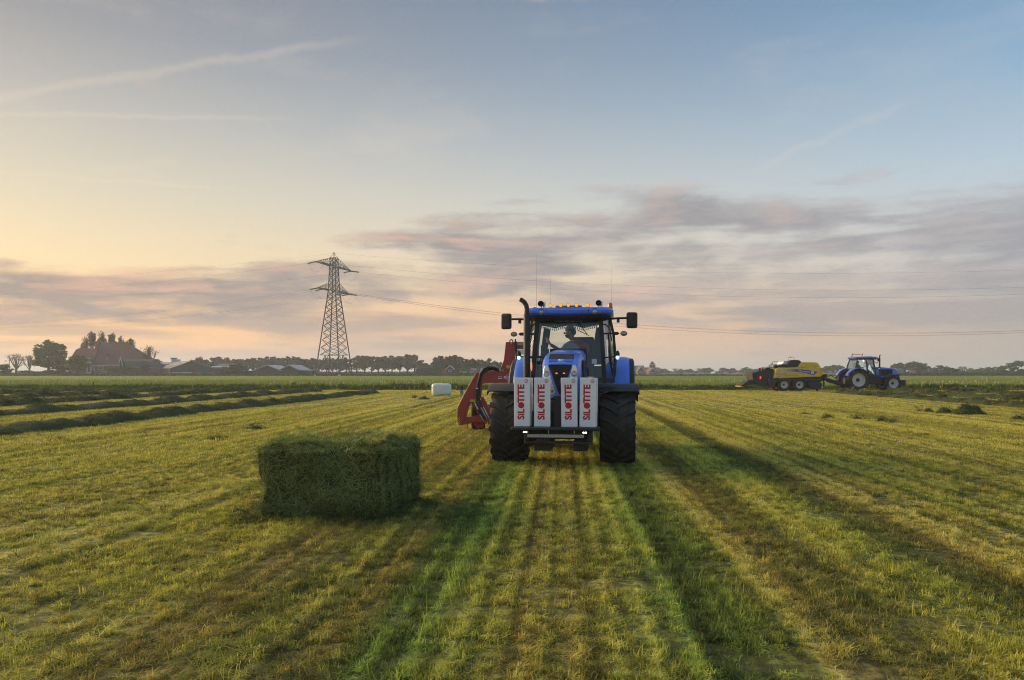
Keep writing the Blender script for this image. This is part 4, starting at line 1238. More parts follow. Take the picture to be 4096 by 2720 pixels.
part('mudguard', 'red', WR, ('prism', wp([(640, 1215), (800, 1200), (815, 1330), (790, 1395), (690, 1400), (640, 1330)]), WY + 0.21, WY + 0.26, 'Y'), bevel=0.01)
# chassis, second wheel, turning table and film post, hidden for the most part behind the tractor
part('chassis', 'red', WR, ('span', (cx_ - 0.1, WY + 0.6, 0.45), (2.9, WY + 0.85, 0.70)), ('span', (1.0, WY - 2.0, 0.50), (1.25, WY + 0.9, 0.66)), ('span', (0.2, WY + 0.7, 0.6), (0.4, WY + 2.6, 0.75)), ('span', (2.3, WY + 0.7, 0.6), (2.5, WY + 2.6, 0.75)), bevel=0.01)
wheel(WR, (2.75, WY + 0.75, 0.41), 0.42, 0.38, 0.20, 1, 14, 32, tread=False)
part('table_roller', 'galv', WR, ('tube', [(0.3, WY + 1.2, 0.95), (2.4, WY + 1.2, 0.95)], 0.14, 14))
part('table_roller', 'galv', WR, ('tube', [(0.3, WY + 2.2, 0.95), (2.4, WY + 2.2, 0.95)], 0.14, 14))
part('film_roll', 'film', WR, ('tube', [hx(1345, 215, 0.1), hx(1345, 290, 0.1)], 0.11, 16), smooth=40)
WR.location = (0, 0, 0)

# ------------------------------------------------------------------ second tractor with big square baler at the headland
BY = 61.6
FS = F / BY
def Bc(cx, cy, Y=BY):
    p = at(2950 + cx / 6.746, 1410 + cy / 6.746, Y)
    return (p.x, p.z)
def bq(pts): return [Bc(*p) for p in pts]
fx_ = (3300 + 1715 / 6.746 - 2048) / F * (BY + 0.6)
T2, roof2, hood2 = make_tractor((fx_, BY + 0.95, 0.0), R(90), 'blue tractor seen from the side pulling the yellow baler', False)
part('beacon_rack', 'black', T2, ('tube', [(-0.70, 2.9, 2.5), (-0.70, 3.2, 2.5), (-0.70, 3.2, 2.98)], 0.02, 6), ('tube', [(-0.62, 2.75, 2.75), (-0.62, 3.2, 2.86)], 0.02, 6))
for y in (3.18, 2.35):
    part('beacon', 'amber', T2, ('lathe', [(0.0, -0.05), (0.06, -0.05), (0.06, 0.08), (0.04, 0.13), (0.0, 0.14)], (-0.68, y, 2.98), 'Z', 12), smooth=50)
part('warning_board', 'red_lens', T2, ('span', (-0.65, 2.42, 2.99), (-0.60, 3.10, 3.03)))
part('front_weight', 'black', T2, ('span', (-0.5, -1.35, 0.45), (0.5, -0.95, 0.92)), ('span', (-0.08, -1.05, 0.92), (0.08, -0.92, 1.42)), ('tube', [(0, -1.0, 1.35), (0, -0.75, 1.25)], 0.03, 6), bevel=0.04)
part('tail_lamp', 'red_lens', T2, ('span', (-1.19, 3.66, 1.42), (-1.02, 3.72, 1.52)))
P2 = empty('person', (0, 0, 0), 0, 'driver sitting behind the door glass of the distant blue tractor', 'person')
def t2(x, y, z):
    c, s = math.cos(R(90)), math.sin(R(90))
    return (fx_ + x * c - y * s, BY + 0.95 + x * s + y * c, z)
P2.location = t2(0.2, 2.3, 1.68)
P2.rotation_euler = (0, 0, R(90))
skinned('body', [(0, 0.02, 0.05), (0, 0.03, 0.28), (0, 0.02, 0.46), (0, -0.01, 0.57), (-0.19, 0.0, 0.46), (-0.2, -0.16, 0.24), (-0.1, -0.40, 0.28), (0.19, 0.0, 0.46), (0.2, -0.16, 0.24), (0.1, -0.40, 0.28), (-0.11, -0.40, 0.06), (0.11, -0.40, 0.06), (-0.11, -0.45, -0.34), (0.11, -0.45, -0.34)],
        [(0, 1), (1, 2), (2, 3), (2, 4), (4, 5), (5, 6), (2, 7), (7, 8), (8, 9), (0, 10), (0, 11), (10, 12), (11, 13)], [(0.16, 0.12), (0.15, 0.11), (0.13, 0.1), 0.06, 0.07, 0.045, 0.035, 0.07, 0.045, 0.035, 0.07, 0.07, 0.045, 0.045], 'trousers', P2)
skinned('head', [(0, -0.01, 0.56), (0, -0.03, 0.66), (0, -0.03, 0.76)], [(0, 1), (1, 2)], [0.05, (0.075, 0.09), (0.07, 0.085)], 'skin', P2)
part('hair', 'hair', P2, ('ball', (0, -0.01, 0.76), (0.09, 0.10, 0.08), 12, 8), smooth=60)

BL = empty('square_baler', (0, 0, 0), 0, 'yellow and black square baler hitched behind the distant blue tractor', 'baler')
body = part('body', 'yellow', BL, ('prism', bq([(985, 695), (1030, 470), (1060, 432), (1110, 415), (1640, 400), (1690, 300), (1730, 268), (1770, 258), (2130, 265), (2190, 300), (2230, 370), (2262, 440), (2338, 555), (2330, 600), (2282, 620), (2255, 662)]), BY, BY + 2.1, 'Y'), bevel=0.07, seg=3)
for a, b in (((1756, 405), (1768, 672)), ((1645, 402), (2222, 378)), ((2222, 378), (2250, 480)), ((2250, 480), (2256, 660))):
    (xa, za), (xb, zb) = Bc(*a), Bc(*b)
    part('panel_seam', 'black', body, ('beam', (xa, BY - 0.002, za), (xb, BY - 0.002, zb), 0.012, 0.02))
def decal_material():
    m_ = mat('decal', (0.03, 0.07, 0.38), 0.4, var=0.0)
    gg = G(m_.node_tree)
    bs = m_.node_tree.nodes['Principled BSDF']
    x, y, z = gg.xyz(gg.n('ShaderNodeTexCoord').outputs['Object'])
    xl, xr = Bc(1085, 460)[0], Bc(2170, 520)[0]
    gg.put(bs.inputs['Base Color'], gg.ramp(gg.rng(x, xl, xr, smooth=False), [(0.0, (0.55, 0.58, 0.58)), (0.15, (0.42, 0.48, 0.58)), (0.45, (0.06, 0.13, 0.50)), (1.0, (0.025, 0.06, 0.36))]))
decal_material()
dec = part('decal', 'decal', body, ('prism', bq([(1065, 515), (1085, 462), (1300, 450), (1500, 445), (1750, 456), (1950, 482), (2170, 520), (2050, 618), (1960, 590), (1820, 552), (1650, 525), (1400, 512)]), BY - 0.006, BY - 0.001, 'Y'))
xa, za = Bc(1655, 500)
ln = lettering('New Holland', 0.125, dec, (xa, BY - 0.009, za), (R(90), R(8), 0), 'print_white', bold=0.003, sx=1.35)
xa, za = Bc(2020, 545)
part('decal_leaf', 'print_white', dec, ('lathe', [(0.0, -0.003), (0.13, -0.003), (0.13, 0.0)], (xa, BY - 0.007, za), 'Y', 20))
part('decal_leaf_mark', 'print_blue', dec, ('prism', [(xa - 0.10, za + 0.02), (xa, za - 0.09), (xa + 0.10, za + 0.02), (xa + 0.04, za + 0.02), (xa, za - 0.03), (xa - 0.04, za + 0.02)], BY - 0.014, BY - 0.011, 'Y'))
xa, za = Bc(1045, 600)
lettering('Dennis Groot', 0.16, body, (xa, BY - 0.004, za), (R(90), 0, 0), 'print_blue', bold=0.003, sx=0.95)
xa, za = Bc(1095, 500)
lettering('BB9060', 0.055, body, (xa, BY - 0.009, za), (R(90), 0, 0), 'print_dark', bold=0.001, sx=1.5)
for (ca, cb, cy) in ((1395, 1750, 580), (1060, 1140, 655), (1170, 1230, 632), (1300, 1640, 628)):
    xa, za = Bc(ca, cy); xb, zb = Bc(cb, cy)
    k, n_ = xa, 0
    while k < xb - 0.03:
        w_ = random.uniform(0.04, 0.13)
        part('small_print', 'print_blue', body, ('span', (k, BY - 0.003, za - 0.018), (min(k + w_, xb), BY - 0.001, za + 0.018)))
        k += w_ + 0.025
xa, za = Bc(2180, 405)
part('sticker', 'print_white', body, ('box', (xa, BY - 0.003, za), (0.19, 0.004, 0.09)))
part('bale_chamber', 'black', BL, ('prism', bq([(420, 560), (600, 508), (720, 480), (1005, 425), (990, 690), (985, 720), (2270, 668), (2330, 640), (2360, 700), (2280, 800), (1900, 800), (1850, 760), (870, 740), (870, 900), (720, 905), (560, 845), (440, 740)]), BY + 0.25, BY + 1.95, 'Y'), bevel=0.03)
part('chassis', 'black', BL, ('prism', bq([(820, 715), (2280, 680), (2270, 770), (1080, 800), (960, 920), (860, 930)]), BY + 0.1, BY + 0.3, 'Y'), ('prism', bq([(1080, 780), (2050, 770), (2050, 940), (1080, 950)]), BY + 0.5, BY + 1.6, 'Y'), bevel=0.02)
part('chute', 'black', BL, ('prism', bq([(120, 905), (340, 760), (560, 760), (560, 850), (340, 880), (190, 925)]), BY + 0.35, BY + 1.75, 'Y'))
part('cap_flange', 'sticker_yellow', BL, ('prism', bq([(112, 905), (185, 905), (185, 925), (112, 925)]), BY + 0.3, BY + 1.8, 'Y'))
part('tension_frame', 'black', BL, ('prism', bq([(600, 505), (610, 420), (640, 420), (640, 500)]), BY + 0.2, BY + 0.3, 'Y'), ('prism', bq([(670, 495), (690, 400), (705, 400), (705, 490)]), BY + 0.2, BY + 0.3, 'Y'))
part('needle_box', 'black', BL, ('prism', bq([(785, 455), (790, 405), (925, 400), (930, 450)]), BY + 0.3, BY + 1.8, 'Y'), bevel=0.02)
bx = lambda cx, cy, dy=0.15: (Bc(cx, cy)[0], BY + dy, Bc(cx, cy)[1])
part('hand_rail', 'steel', BL, ('tube', [bx(935, 430), bx(945, 290), bx(985, 240), bx(1010, 236), bx(1330, 234)], 0.022, 6), ('tube', [bx(820, 400), bx(920, 310), bx(960, 300)], 0.022, 6), ('tube', [bx(860, 395), bx(945, 300)], 0.02, 6), ('tube', [bx(990, 420), bx(955, 285)], 0.025, 6))
part('hand_rail', 'steel', BL, ('tube', [bx(985, 325, 0.3), bx(1380, 322, 0.3)], 0.02, 6))
part('hand_rail', 'steel', BL, ('tube', [bx(1398, 205), bx(1400, 138), bx(1545, 122), bx(1550, 195)], 0.022, 6), ('tube', [bx(1455, 130), bx(1455, 100)], 0.02, 6))
part('knotter_fan', 'black', BL, ('lathe', [(0.0, 0.0), (0.17, 0.0), (0.17, 0.3), (0.0, 0.3)], bx(1080, 385, 0.3), 'Y', 14), smooth=40)
part('knotter_deck', 'black', BL, ('prism', bq([(1150, 405), (1155, 345), (1390, 325), (1400, 405)]), BY + 0.3, BY + 1.8, 'Y'), bevel=0.02)
part('fan_drum', 'black_plastic', BL, ('prism', bq([(1375, 405), (1378, 320), (1400, 265), (1440, 225), (1500, 200), (1640, 197), (1700, 215), (1750, 255), (1700, 300), (1640, 402)]), BY + 0.15, BY + 1.95, 'Y'), bevel=0.04)
part('tank', 'print_white', BL, ('prism', bq([(1240, 320), (1285, 265), (1310, 230), (1480, 205), (1420, 240), (1385, 310)]), BY + 0.4, BY + 1.7, 'Y'), bevel=0.05)
part('tail_lamp', 'red_lit', BL, ('span', (bx(622, 715)[0], BY + 0.12, bx(0, 715)[2]), (bx(652, 0)[0], BY + 0.2, bx(0, 645)[2])))
part('blue_sticker', 'print_blue', BL, ('span', (bx(832, 0)[0], BY + 0.085, bx(0, 738)[2]), (bx(878, 0)[0], BY + 0.095, bx(0, 708)[2])))
part('side_lamp', 'amber_glow', BL, ('ball', bx(1790 + 1600 - 2400 + 60, 963, 0.1), 0.03, 8, 6))
for cx in (1272, 1686):
    xw_, zw_ = Bc(cx, 922)
    wheel(BL, (xw_, 0, 0), 0.54, 0.5, 0.29, -1, 16, 32, tread=False)
    wheel(BL, (xw_, 0, 0), 0.54, 0.5, 0.29, 1, 16, 32, tread=False)
ws = [o for o in BL.children if o.name.split('.')[0] == 'wheel']
for i, o in enumerate(ws):
    o.rotation_euler = (0, 0, R(90))
    o.location = (o.location.x, BY + (0.27 if i % 2 == 0 else 1.85), 0.535)
# pick-up, gauge wheel and drawbar
part('pickup', 'black', BL, ('prism', bq([(1890, 830), (2050, 790), (2230, 800), (2310, 850), (2250, 960), (2120, 990), (1960, 930)]), BY + 0.05, BY + 2.1, 'Y'), bevel=0.04)
xg, zg = Bc(2265, 940)
gw = wheel(BL, (xg, BY - 0.05, zg), 0.15, 0.12, 0.085, -1, 10, 20, tread=False)
gw.rotation_euler = (0, 0, R(90))
part('stand', 'black', BL, ('span', (bx(2150, 0)[0], BY + 0.2, bx(0, 1040)[2]), (bx(2210, 0)[0], BY + 0.3, bx(0, 960)[2])))
hxr = t2(0, 3.75, 0.6)
part('drawbar', 'black', BL, ('beam', (bx(2250, 0)[0], BY + 1.0, 1.15), (hxr[0], BY + 0.98, 0.58), 0.35, 0.30), ('beam', (bx(2250, 0)[0], BY + 0.9, 1.3), (bx(2480, 0)[0], BY + 0.9, 1.25), 0.9, 0.28), bevel=0.03)
part('jack', 'black', BL, ('span', (bx(2390, 0)[0], BY + 0.5, 0.42), (bx(2420, 0)[0], BY + 0.6, 1.2)), ('span', (bx(2375, 0)[0], BY + 0.46, 0.40), (bx(2435, 0)[0], BY + 0.64, 0.43)))
part('hose', 'hose', BL, ('tube', [bx(2440, 690, 0.5), bx(2530, 640, 0.5), bx(2600, 620, 0.5), bx(2650, 660, 0.5), bx(2700, 672, 0.5), bx(2780, 640, 0.5)], 0.03, 6), ('tube', [bx(2440, 720, 0.6), bx(2560, 690, 0.6), bx(2560, 800, 0.6)], 0.025, 6))
part('side_marker', 'amber_lit', BL, ('ball', bx(2405, 775, 0.3), 0.035, 8, 6))

# ------------------------------------------------------------------ hay: loose bale, windrows and heaps
def hay_surface(name='hay_core'):
    m_ = bpy.data.materials.new(name)
    m_.use_nodes = True
    gg = G(m_.node_tree)
    bs = m_.node_tree.nodes['Principled BSDF']
    pos = gg.n('ShaderNodeNewGeometry').outputs['Position']
    n1 = gg.noise(gg.vm('MULTIPLY', pos, (1, 1, 0.5)), 22.0, 6, 0.75)
    gg.put(bs.inputs['Base Color'], gg.ramp(n1, [(0.3, (0.024, 0.034, 0.012)), (0.5, (0.055, 0.072, 0.025)), (0.7, (0.11, 0.125, 0.046))]))
    bs.inputs['Roughness'].default_value = 0.95
    bs.inputs['Specular IOR Level'].default_value = 0.1
    bn = gg.n('ShaderNodeBump', {'Strength': 1.0, 'Distance': 0.03, 'Height': n1})
    gg.put(bs.inputs['Normal'], bn.outputs[0])
    M[name] = m_


hay_surface()
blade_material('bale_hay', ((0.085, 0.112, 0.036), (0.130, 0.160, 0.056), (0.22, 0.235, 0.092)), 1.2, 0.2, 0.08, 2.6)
blade_material('top_hay_lit', ((0.21, 0.24, 0.065), (0.31, 0.33, 0.095), (0.42, 0.40, 0.13)), 1.25, 0.25, 0.3, 1.8)  # yellower top strands, lightened further to paint in light falling on the top
blade_material('windrow_hay', ((0.085, 0.095, 0.030), (0.13, 0.135, 0.045), (0.20, 0.19, 0.065)), 1.0, 0.25)
strand = proto_collection('bale_strands', [patch_mesh('strand_patch', 0.12, 20, 0.085, 0.0050, 0.9, 'bale_hay', 110 + i, flat=0.97, clump=0, segs=3) for i in range(5)])
top_str = proto_collection('bale_top_strands', [patch_mesh('strand_patch', 0.14, 26, 0.075, 0.0042, 0.9, 'top_hay_lit', 140 + i, flat=0.75, clump=3, segs=3) for i in range(4)])
shag = proto_collection('bale_shag', [patch_mesh('strand_patch', 0.10, 12, 0.13, 0.0036, 1.3, 'bale_hay', 150 + i, flat=0.5, clump=2, segs=3) for i in range(4)])
wind_near = proto_collection('windrow_strands', [patch_mesh('strand_patch', 0.6, 170, 0.15, 0.010, 0.9, 'windrow_hay', 120 + i, flat=0.85, clump=6, segs=3) for i in range(4)])
wind_far = proto_collection('windrow_strands_far', [patch_mesh('strand_patch', 1.0, 150, 0.20, 0.024, 0.9, 'windrow_hay', 130 + i, flat=0.85, clump=6, segs=2) for i in range(3)])


def fbm(x, y, z, o=4): return mnoise.fractal(Vector((x, y, z)), 0.9, 2.0, o)


def sample_faces(me, n, seed, zmin=-1e9):
    rg = np.random.default_rng(seed)
    ps = [p for p in me.polygons if p.center.z > zmin]
    ar = np.array([p.area for p in ps]); ar /= ar.sum()
    pts, nor = [], []
    for i in rg.choice(len(ps), n, p=ar):
        p = ps[i]
        v = [me.vertices[k].co for k in p.vertices]
        w = rg.dirichlet(np.ones(len(v)))
        pts.append(sum((v[k] * float(w[k]) for k in range(len(v))), Vector()))
        nor.append(p.normal.copy())
    return pts, nor


def square_bale():
    Q = [Vector((-2.76, 8.14)), Vector((-1.44, 8.02)), Vector((-1.15, 9.30)), Vector((-2.64, 9.42))]
    nx, ny, nz = 26, 22, 16
    c = sum(Q, Vector((0, 0))) / 4
    def P(a, b, h):
        e = 0.045
        # rounded edges
        ra = min(a, 1 - a); rb = min(b, 1 - b); rh = 1 - h
        q = Q[0] * (1 - a) * (1 - b) + Q[1] * a * (1 - b) + Q[2] * a * b + Q[3] * (1 - a) * b
        pos = Vector((q.x, q.y, h * 0.80))
        nrm = Vector(((a < 1e-6) * -1.0 + (a > 1 - 1e-6), (b < 1e-6) * -1.0 + (b > 1 - 1e-6), (h > 1 - 1e-6) * 1.0))
        if nrm.length > 1.2: pos -= nrm.normalized() * (0.060 if nrm.length < 1.5 else 0.09)
        ns = fbm(pos.x * 3.2, pos.y * 3.2, pos.z * 2.2 + 5) * 0.065 + fbm(pos.x * 9, pos.y * 9, pos.z * 3, 3) * 0.035
        # vertical pleats left by the strings
        d = Vector((pos.x - c.x, pos.y - c.y, 0)).normalized() if nrm.z < 0.5 else Vector((0, 0, 1))
        if nrm.z < 0.5:
            ns += (0.030 * math.sin(b * 30 + 2 * fbm(h * 3, b * 4, 1)) if a > 0.99 else 0.014 * math.sin(a * 26 + 2.5 * fbm(h * 2, a * 3, 4))) - 0.035 * max(0, 0.12 - h) / 0.12
        else:
            ns += 0.05 * fbm(pos.x * 2, pos.y * 2, 9.0)
        if nrm.length > 0: pos += d * ns
        if h < 1e-6: pos.z = 0.0
        return pos
    vid, vv, ff = {}, [], []
    def V(a, b, h):
        k = (round(a, 5), round(b, 5), round(h, 5))
        if k not in vid:
            vid[k] = len(vv); vv.append(P(a, b, h))
        return vid[k]
    for j in range(nz):
        h0, h1 = j / nz, (j + 1) / nz
        for i in range(nx):
            a0, a1 = i / nx, (i + 1) / nx
            ff.append((V(a0, 0, h0), V(a1, 0, h0), V(a1, 0, h1), V(a0, 0, h1)))
            ff.append((V(a1, 1, h0), V(a0, 1, h0), V(a0, 1, h1), V(a1, 1, h1)))
        for i in range(ny):
            b0, b1 = i / ny, (i + 1) / ny
            ff.append((V(1, b0, h0), V(1, b1, h0), V(1, b1, h1), V(1, b0, h1)))
            ff.append((V(0, b1, h0), V(0, b0, h0), V(0, b0, h1), V(0, b1, h1)))
    for i in range(nx):
        for j in range(ny):
            ff.append((V(i / nx, j / ny, 1), V((i + 1) / nx, j / ny, 1), V((i + 1) / nx, (j + 1) / ny, 1), V(i / nx, (j + 1) / ny, 1)))
    B = empty('hay_bale', (0, 0, 0), 0, 'dark green unwrapped square bale of cut grass in the foreground', 'bale')
    me = bpy.data.meshes.new('hay_core')
    me.from_pydata(vv, [], ff)
    me.materials.append(M['hay_core'])
    me.polygons.foreach_set('use_smooth', [True] * len(ff))
    me.update()
    link('core', me, B)
    pts, nor = sample_faces(me, 3800, 3)
    so = scatter('strands', strand, [p - n * 0.014 for p, n in zip(pts, nor)], None, None, B, normals=nor, seed=21, smin=0.7, smax=1.3)
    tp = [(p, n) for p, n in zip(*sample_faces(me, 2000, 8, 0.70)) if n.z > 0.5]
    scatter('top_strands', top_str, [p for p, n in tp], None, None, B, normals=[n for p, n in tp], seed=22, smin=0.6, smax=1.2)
    ps, ns_ = sample_faces(me, 420, 12)
    scatter('loose_strands', shag, ps, None, None, B, normals=[(n + Vector((0, 0, -0.4))).normalized() for n in ns_], seed=23, smin=0.5, smax=1.2)
    ring = []
    for k in range(150):
        e = random.randrange(4); t = random.random()
        q = Q[e].lerp(Q[(e + 1) % 4], t)
        q = q + (q - c).normalized() * abs(random.gauss(0.02, 0.14))
        ring.append((q.x, q.y, 0.0))
    scatter('fallen_strands', loose_dark, ring, None, None, B, seed=24, tilt=0.15, smin=0.5, smax=1.0)
    return B


square_bale()


def ridge(name, label, cat, u, v0, v1, w, h, coll, dens, seed, group=None, step=0.3, amp=1.0, taper=True):
    n = int((v1 - v0) / step)
    m = 10
    vv, ff = [], []
    for i in range(n + 1):
        v = v0 + (v1 - v0) * i / n
        lump = 0.78 + 0.75 * fbm(v * 0.55, seed, 0, 3) * amp + 0.25 * fbm(v * 1.7, seed, 4, 3)
        end = min(1, (v - v0) / 0.8, (v1 - v) / 0.8) if taper else 1
        end = max(0.02, end)
        ww = w * (0.9 + 0.25 * fbm(v * 0.8, seed, 9, 2)) * (0.4 + 0.6 * end)
        cu = u + 0.18 * fbm(v * 0.35, seed, 2, 2)
        for k in range(m + 1):
            t = -1 + 2 * k / m
            z = max(0.0, h * max(0.35, lump) * end * (1 - abs(t) ** 2.4)) + (0.05 * fbm(v * 3, t * 2.0, seed, 3) if 0 < k < m else 0)
            x, y = uv2xy(cu + t * ww * 0.5, v)
            vv.append((x, y, max(0, z) if 0 < k < m else -0.02))
    for i in range(n):
        for k in range(m):
            a = i * (m + 1) + k
            ff.append((a, a + m + 1, a + m + 2, a + 1))
    me = bpy.data.meshes.new(name)
    me.from_pydata(vv, [], ff)
    bm = bmesh.new(); bm.from_mesh(me); bmesh.ops.recalc_face_normals(bm, faces=bm.faces)
    if sum(f.normal.z for f in bm.faces) < 0: bmesh.ops.reverse_faces(bm, faces=bm.faces)
    bm.to_mesh(me); bm.free()
    me.materials.append(M['hay_core'])
    me.polygons.foreach_set('use_smooth', [True] * len(ff))
    o = link(name, me)
    tag(o, label, cat, group)
    pts, nor = sample_faces(me, int((v1 - v0) * w * dens), seed)
    scatter('strands', coll, [p - q * 0.03 for p, q in zip(pts, nor)], None, None, o, normals=[(q + Vector((0, 0, 0.25))).normalized() for q in nor], seed=seed, smin=0.7, smax=1.25)
    return o


WG = 'long rows of raked cut grass'
for i, (u, v0, v1, lab) in enumerate(((-14.3, 12.0, 56.5, 'long windrow of raked grass on the farmhouse side, nearest to the camera'), (-20.2, 15.0, 61.0, 'long windrow of raked grass on the farmhouse side, second from the camera'),
                                       (-26.6, 20.0, 63.0, 'long windrow of raked grass on the farmhouse side, third from the camera'), (-33.2, 26.0, 63.5, 'long windrow of raked grass on the farmhouse side, fourth from the camera'),
                                       (-40.5, 32.0, 61.5, 'short windrow of raked grass by the ditch on the farmhouse side, farthest back'))):
    ridge('windrow', lab, 'windrow', u, v0, v1, 1.55, 0.30, wind_near if i < 2 else wind_far, 5.0 if i < 2 else 2.6, 31 + i, WG)
for i, (u, v0, v1, lab) in enumerate(((20.8, 26.0, 58.0, 'windrow of raked grass in front of the distant tractor, nearest of three there'), (25.8, 30.0, 62.0, 'windrow of raked grass beyond the distant tractor front, middle of three there'), (31.5, 38.0, 63.5, 'windrow of raked grass at the field edge on the tractor side, farthest of three there'))):
    ridge('windrow', lab, 'windrow', u, v0, v1, 1.5, 0.28, wind_far, 3.0, 41 + i, WG)


def heap(px, py, wpx, hpx, label, seed, coll=None, group='loose heaps of dark cut grass'):
    Y = H * F / (py - 1487)
    X = (px - 2048) / F * Y
    w, h = 1.22 * wpx / F * Y, 1.3 * hpx / F * Y
    nr, ns = 7, 18
    vv, ff = [(0, 0, h)], []
    for r in range(1, nr + 1):
        for k in range(ns):
            a = 2 * PI * k / ns
            t = r / nr
            rr = t * w / 2 * (0.85 + 0.35 * fbm(math.cos(a) * 1.2, math.sin(a) * 1.2, seed, 3))
            z = h * (1 - t ** 1.8) * (0.85 + 0.7 * fbm(rr * math.cos(a) * 2.2, rr * math.sin(a) * 2.2, seed + 5, 3)) if r < nr else -0.02
            vv.append((rr * math.cos(a), rr * math.sin(a) * 0.7, max(z, 0.0) if r < nr else z))
    for k in range(ns): ff.append((0, 1 + k, 1 + (k + 1) % ns))
    for r in range(nr - 1):
        for k in range(ns):
            a, b = 1 + r * ns + k, 1 + r * ns + (k + 1) % ns
            ff.append((a, a + ns, b + ns, b))
    me = bpy.data.meshes.new('grass_heap')
    me.from_pydata(vv, [], ff)
    me.materials.append(M['hay_core'])
    me.polygons.foreach_set('use_smooth', [True] * len(ff))
    me.update()
    o = link('grass_heap', me, None, (X, Y, 0))
    tag(o, label, 'grass heap', group)
    pts, nor = sample_faces(me, max(6, int(w * w * 9)), seed)
    scatter('strands', coll or wind_near, pts, None, None, o, normals=[(q + Vector((0, 0, 0.4))).normalized() for q in nor], seed=seed, smin=0.35, smax=0.8)


heap(3868, 1659, 150, 30, 'largest dark heap of cut grass beyond the distant tractor', 1)
heap(3786, 1657, 90, 22, 'second dark heap of cut grass, touching the largest heap', 2)
heap(3716, 1651, 44, 12, 'low flat clump of cut grass beside the two large heaps', 3)
heap(3680, 1648, 18, 7, 'tiny clump of cut grass, end of the line of heaps towards the baler', 9)
heap(3525, 1690, 36, 17, 'small dark clump of cut grass, one of a pair, nearer the baler', 4)
heap(3568, 1696, 30, 12, 'small dark clump of cut grass, one of a pair, farther from the baler', 5)
heap(3432, 1680, 50, 12, 'flat dark clump of cut grass below the distant tractor rear wheel', 6)
heap(3318, 1675, 60, 13, 'wide flat clump of cut grass below the baler drawbar', 7)
heap(3220, 1659, 50, 6, 'thin scatter of cut grass below the baler wheels', 8)
heap(4070, 1682, 70, 14, 'dark clump of cut grass at the picture edge beyond the largest heap', 10)
heap(1695, 1597, 44, 9, 'low dark clump of cut grass in front of the white wrapped bale', 11)
heap(1655, 1592, 14, 5, 'tiny clump of cut grass beside the low clump near the wrapped bale', 12)
heap(1020, 1716, 70, 8, 'low clump of loose grass behind the unwrapped bale, nearer the farm side', 13)
heap(870, 1757, 70, 7, 'thin clump of loose grass between the bale and the nearest windrow', 14)

# white wrapped bale
WB = empty('wrapped_bale', (0, 0, 0), 0, 'white film wrapped square bale lying on the mown field', 'bale')
bY = H * F / 96.0
mb = MB()
nx, nzz, ny = 14, 10, 8
cx_ = (1762 - 2048) / F * bY
def wbp(a, b, h):
    p = Vector(((a - 0.5), (b - 0.5), h - 0.5))
    s = (abs(p.x * 2) ** 6 + abs(p.y * 2) ** 6 + abs(p.z * 2) ** 6) ** (1 / 6)
    k = max(abs(p.x), abs(p.y), abs(p.z)) * 2
    p = p * (k / max(s, 1e-6))
    p *= 1 + 0.03 * fbm(a * 3, b * 3, h * 3, 3)
    return (cx_ + p.x * 1.32 + p.y * -0.15, bY + 0.6 + p.y * 1.2, 0.40 + p.z * 0.82)
vid, vv, ff = {}, [], []
def wv(a, b, h):
    k = (round(a, 4), round(b, 4), round(h, 4))
    if k not in vid: vid[k] = len(vv); vv.append(wbp(a, b, h))
    return vid[k]
for face in range(6):
    for i in range(10):
        for j in range(10):
            q = []
            for (s, t) in ((i, j), (i + 1, j), (i + 1, j + 1), (i, j + 1)):
                s, t = s / 10, t / 10
                q.append(wv(*[(s, 0, t), (s, 1, t), (0, s, t), (1, s, t), (s, t, 0), (s, t, 1)][face]))
            ff.append(q)
mb.addmesh(vv, ff)
mb.build('film', 'film', WB, smooth=60)
for k in range(3):
    a = 0.3 + 0.25 * k
    part('film_edge', 'print_white', WB, ('tube', [wbp(a, 0, h / 8) for h in range(9)], 0.006, 4))
# small grey post with a lamp on top, near the wrapper
gp = at(1847, 1578, H * F / (1578 - 1487))
GP = empty('marker_post', (gp.x, gp.y, 0), 0, 'small grey post with dark round cap beside the white wrapped bale', 'post')
part('post', 'galv', GP, ('span', (-0.11, -0.10, 0.0), (0.11, 0.10, 0.36)), bevel=0.02)
part('cap', 'black', GP, ('lathe', [(0.0, -0.12), (0.13, -0.12), (0.15, 0.02), (0.13, 0.05)], (0.0, 0, 0.49), 'Y', 14), smooth=40)
part('lamp', 'lamp_dim', GP, ('ball', (-0.02, -0.06, 0.48), (0.08, 0.05, 0.08), 12, 8), smooth=60)
fp = at(402, 1558, 68.0)
FP = part('fence_post', 'hub_dark', None, ('tube', [(0, 0, 0), (0.02, 0, 0.7)], [0.05, 0.04], 6), loc=(fp.x, 66.8, 0.0))
tag(FP, 'lone thin wooden post at the ditch edge below the farmhouse', 'post')
# headland stubble kept clear of the tyres is only ground

ORD = 'first second third fourth fifth sixth seventh eighth ninth tenth eleventh twelfth thirteenth fourteenth fifteenth sixteenth seventeenth eighteenth nineteenth twentieth'.split() + ['twenty-' + w for w in 'first second third fourth fifth sixth seventh eighth ninth'.split()] + ['thirtieth'] + ['thirty-' + w for w in 'first second third fourth fifth sixth seventh eighth ninth'.split()] + ['fortieth'] + ['forty-' + w for w in 'first second third fourth fifth sixth seventh eighth ninth'.split()]

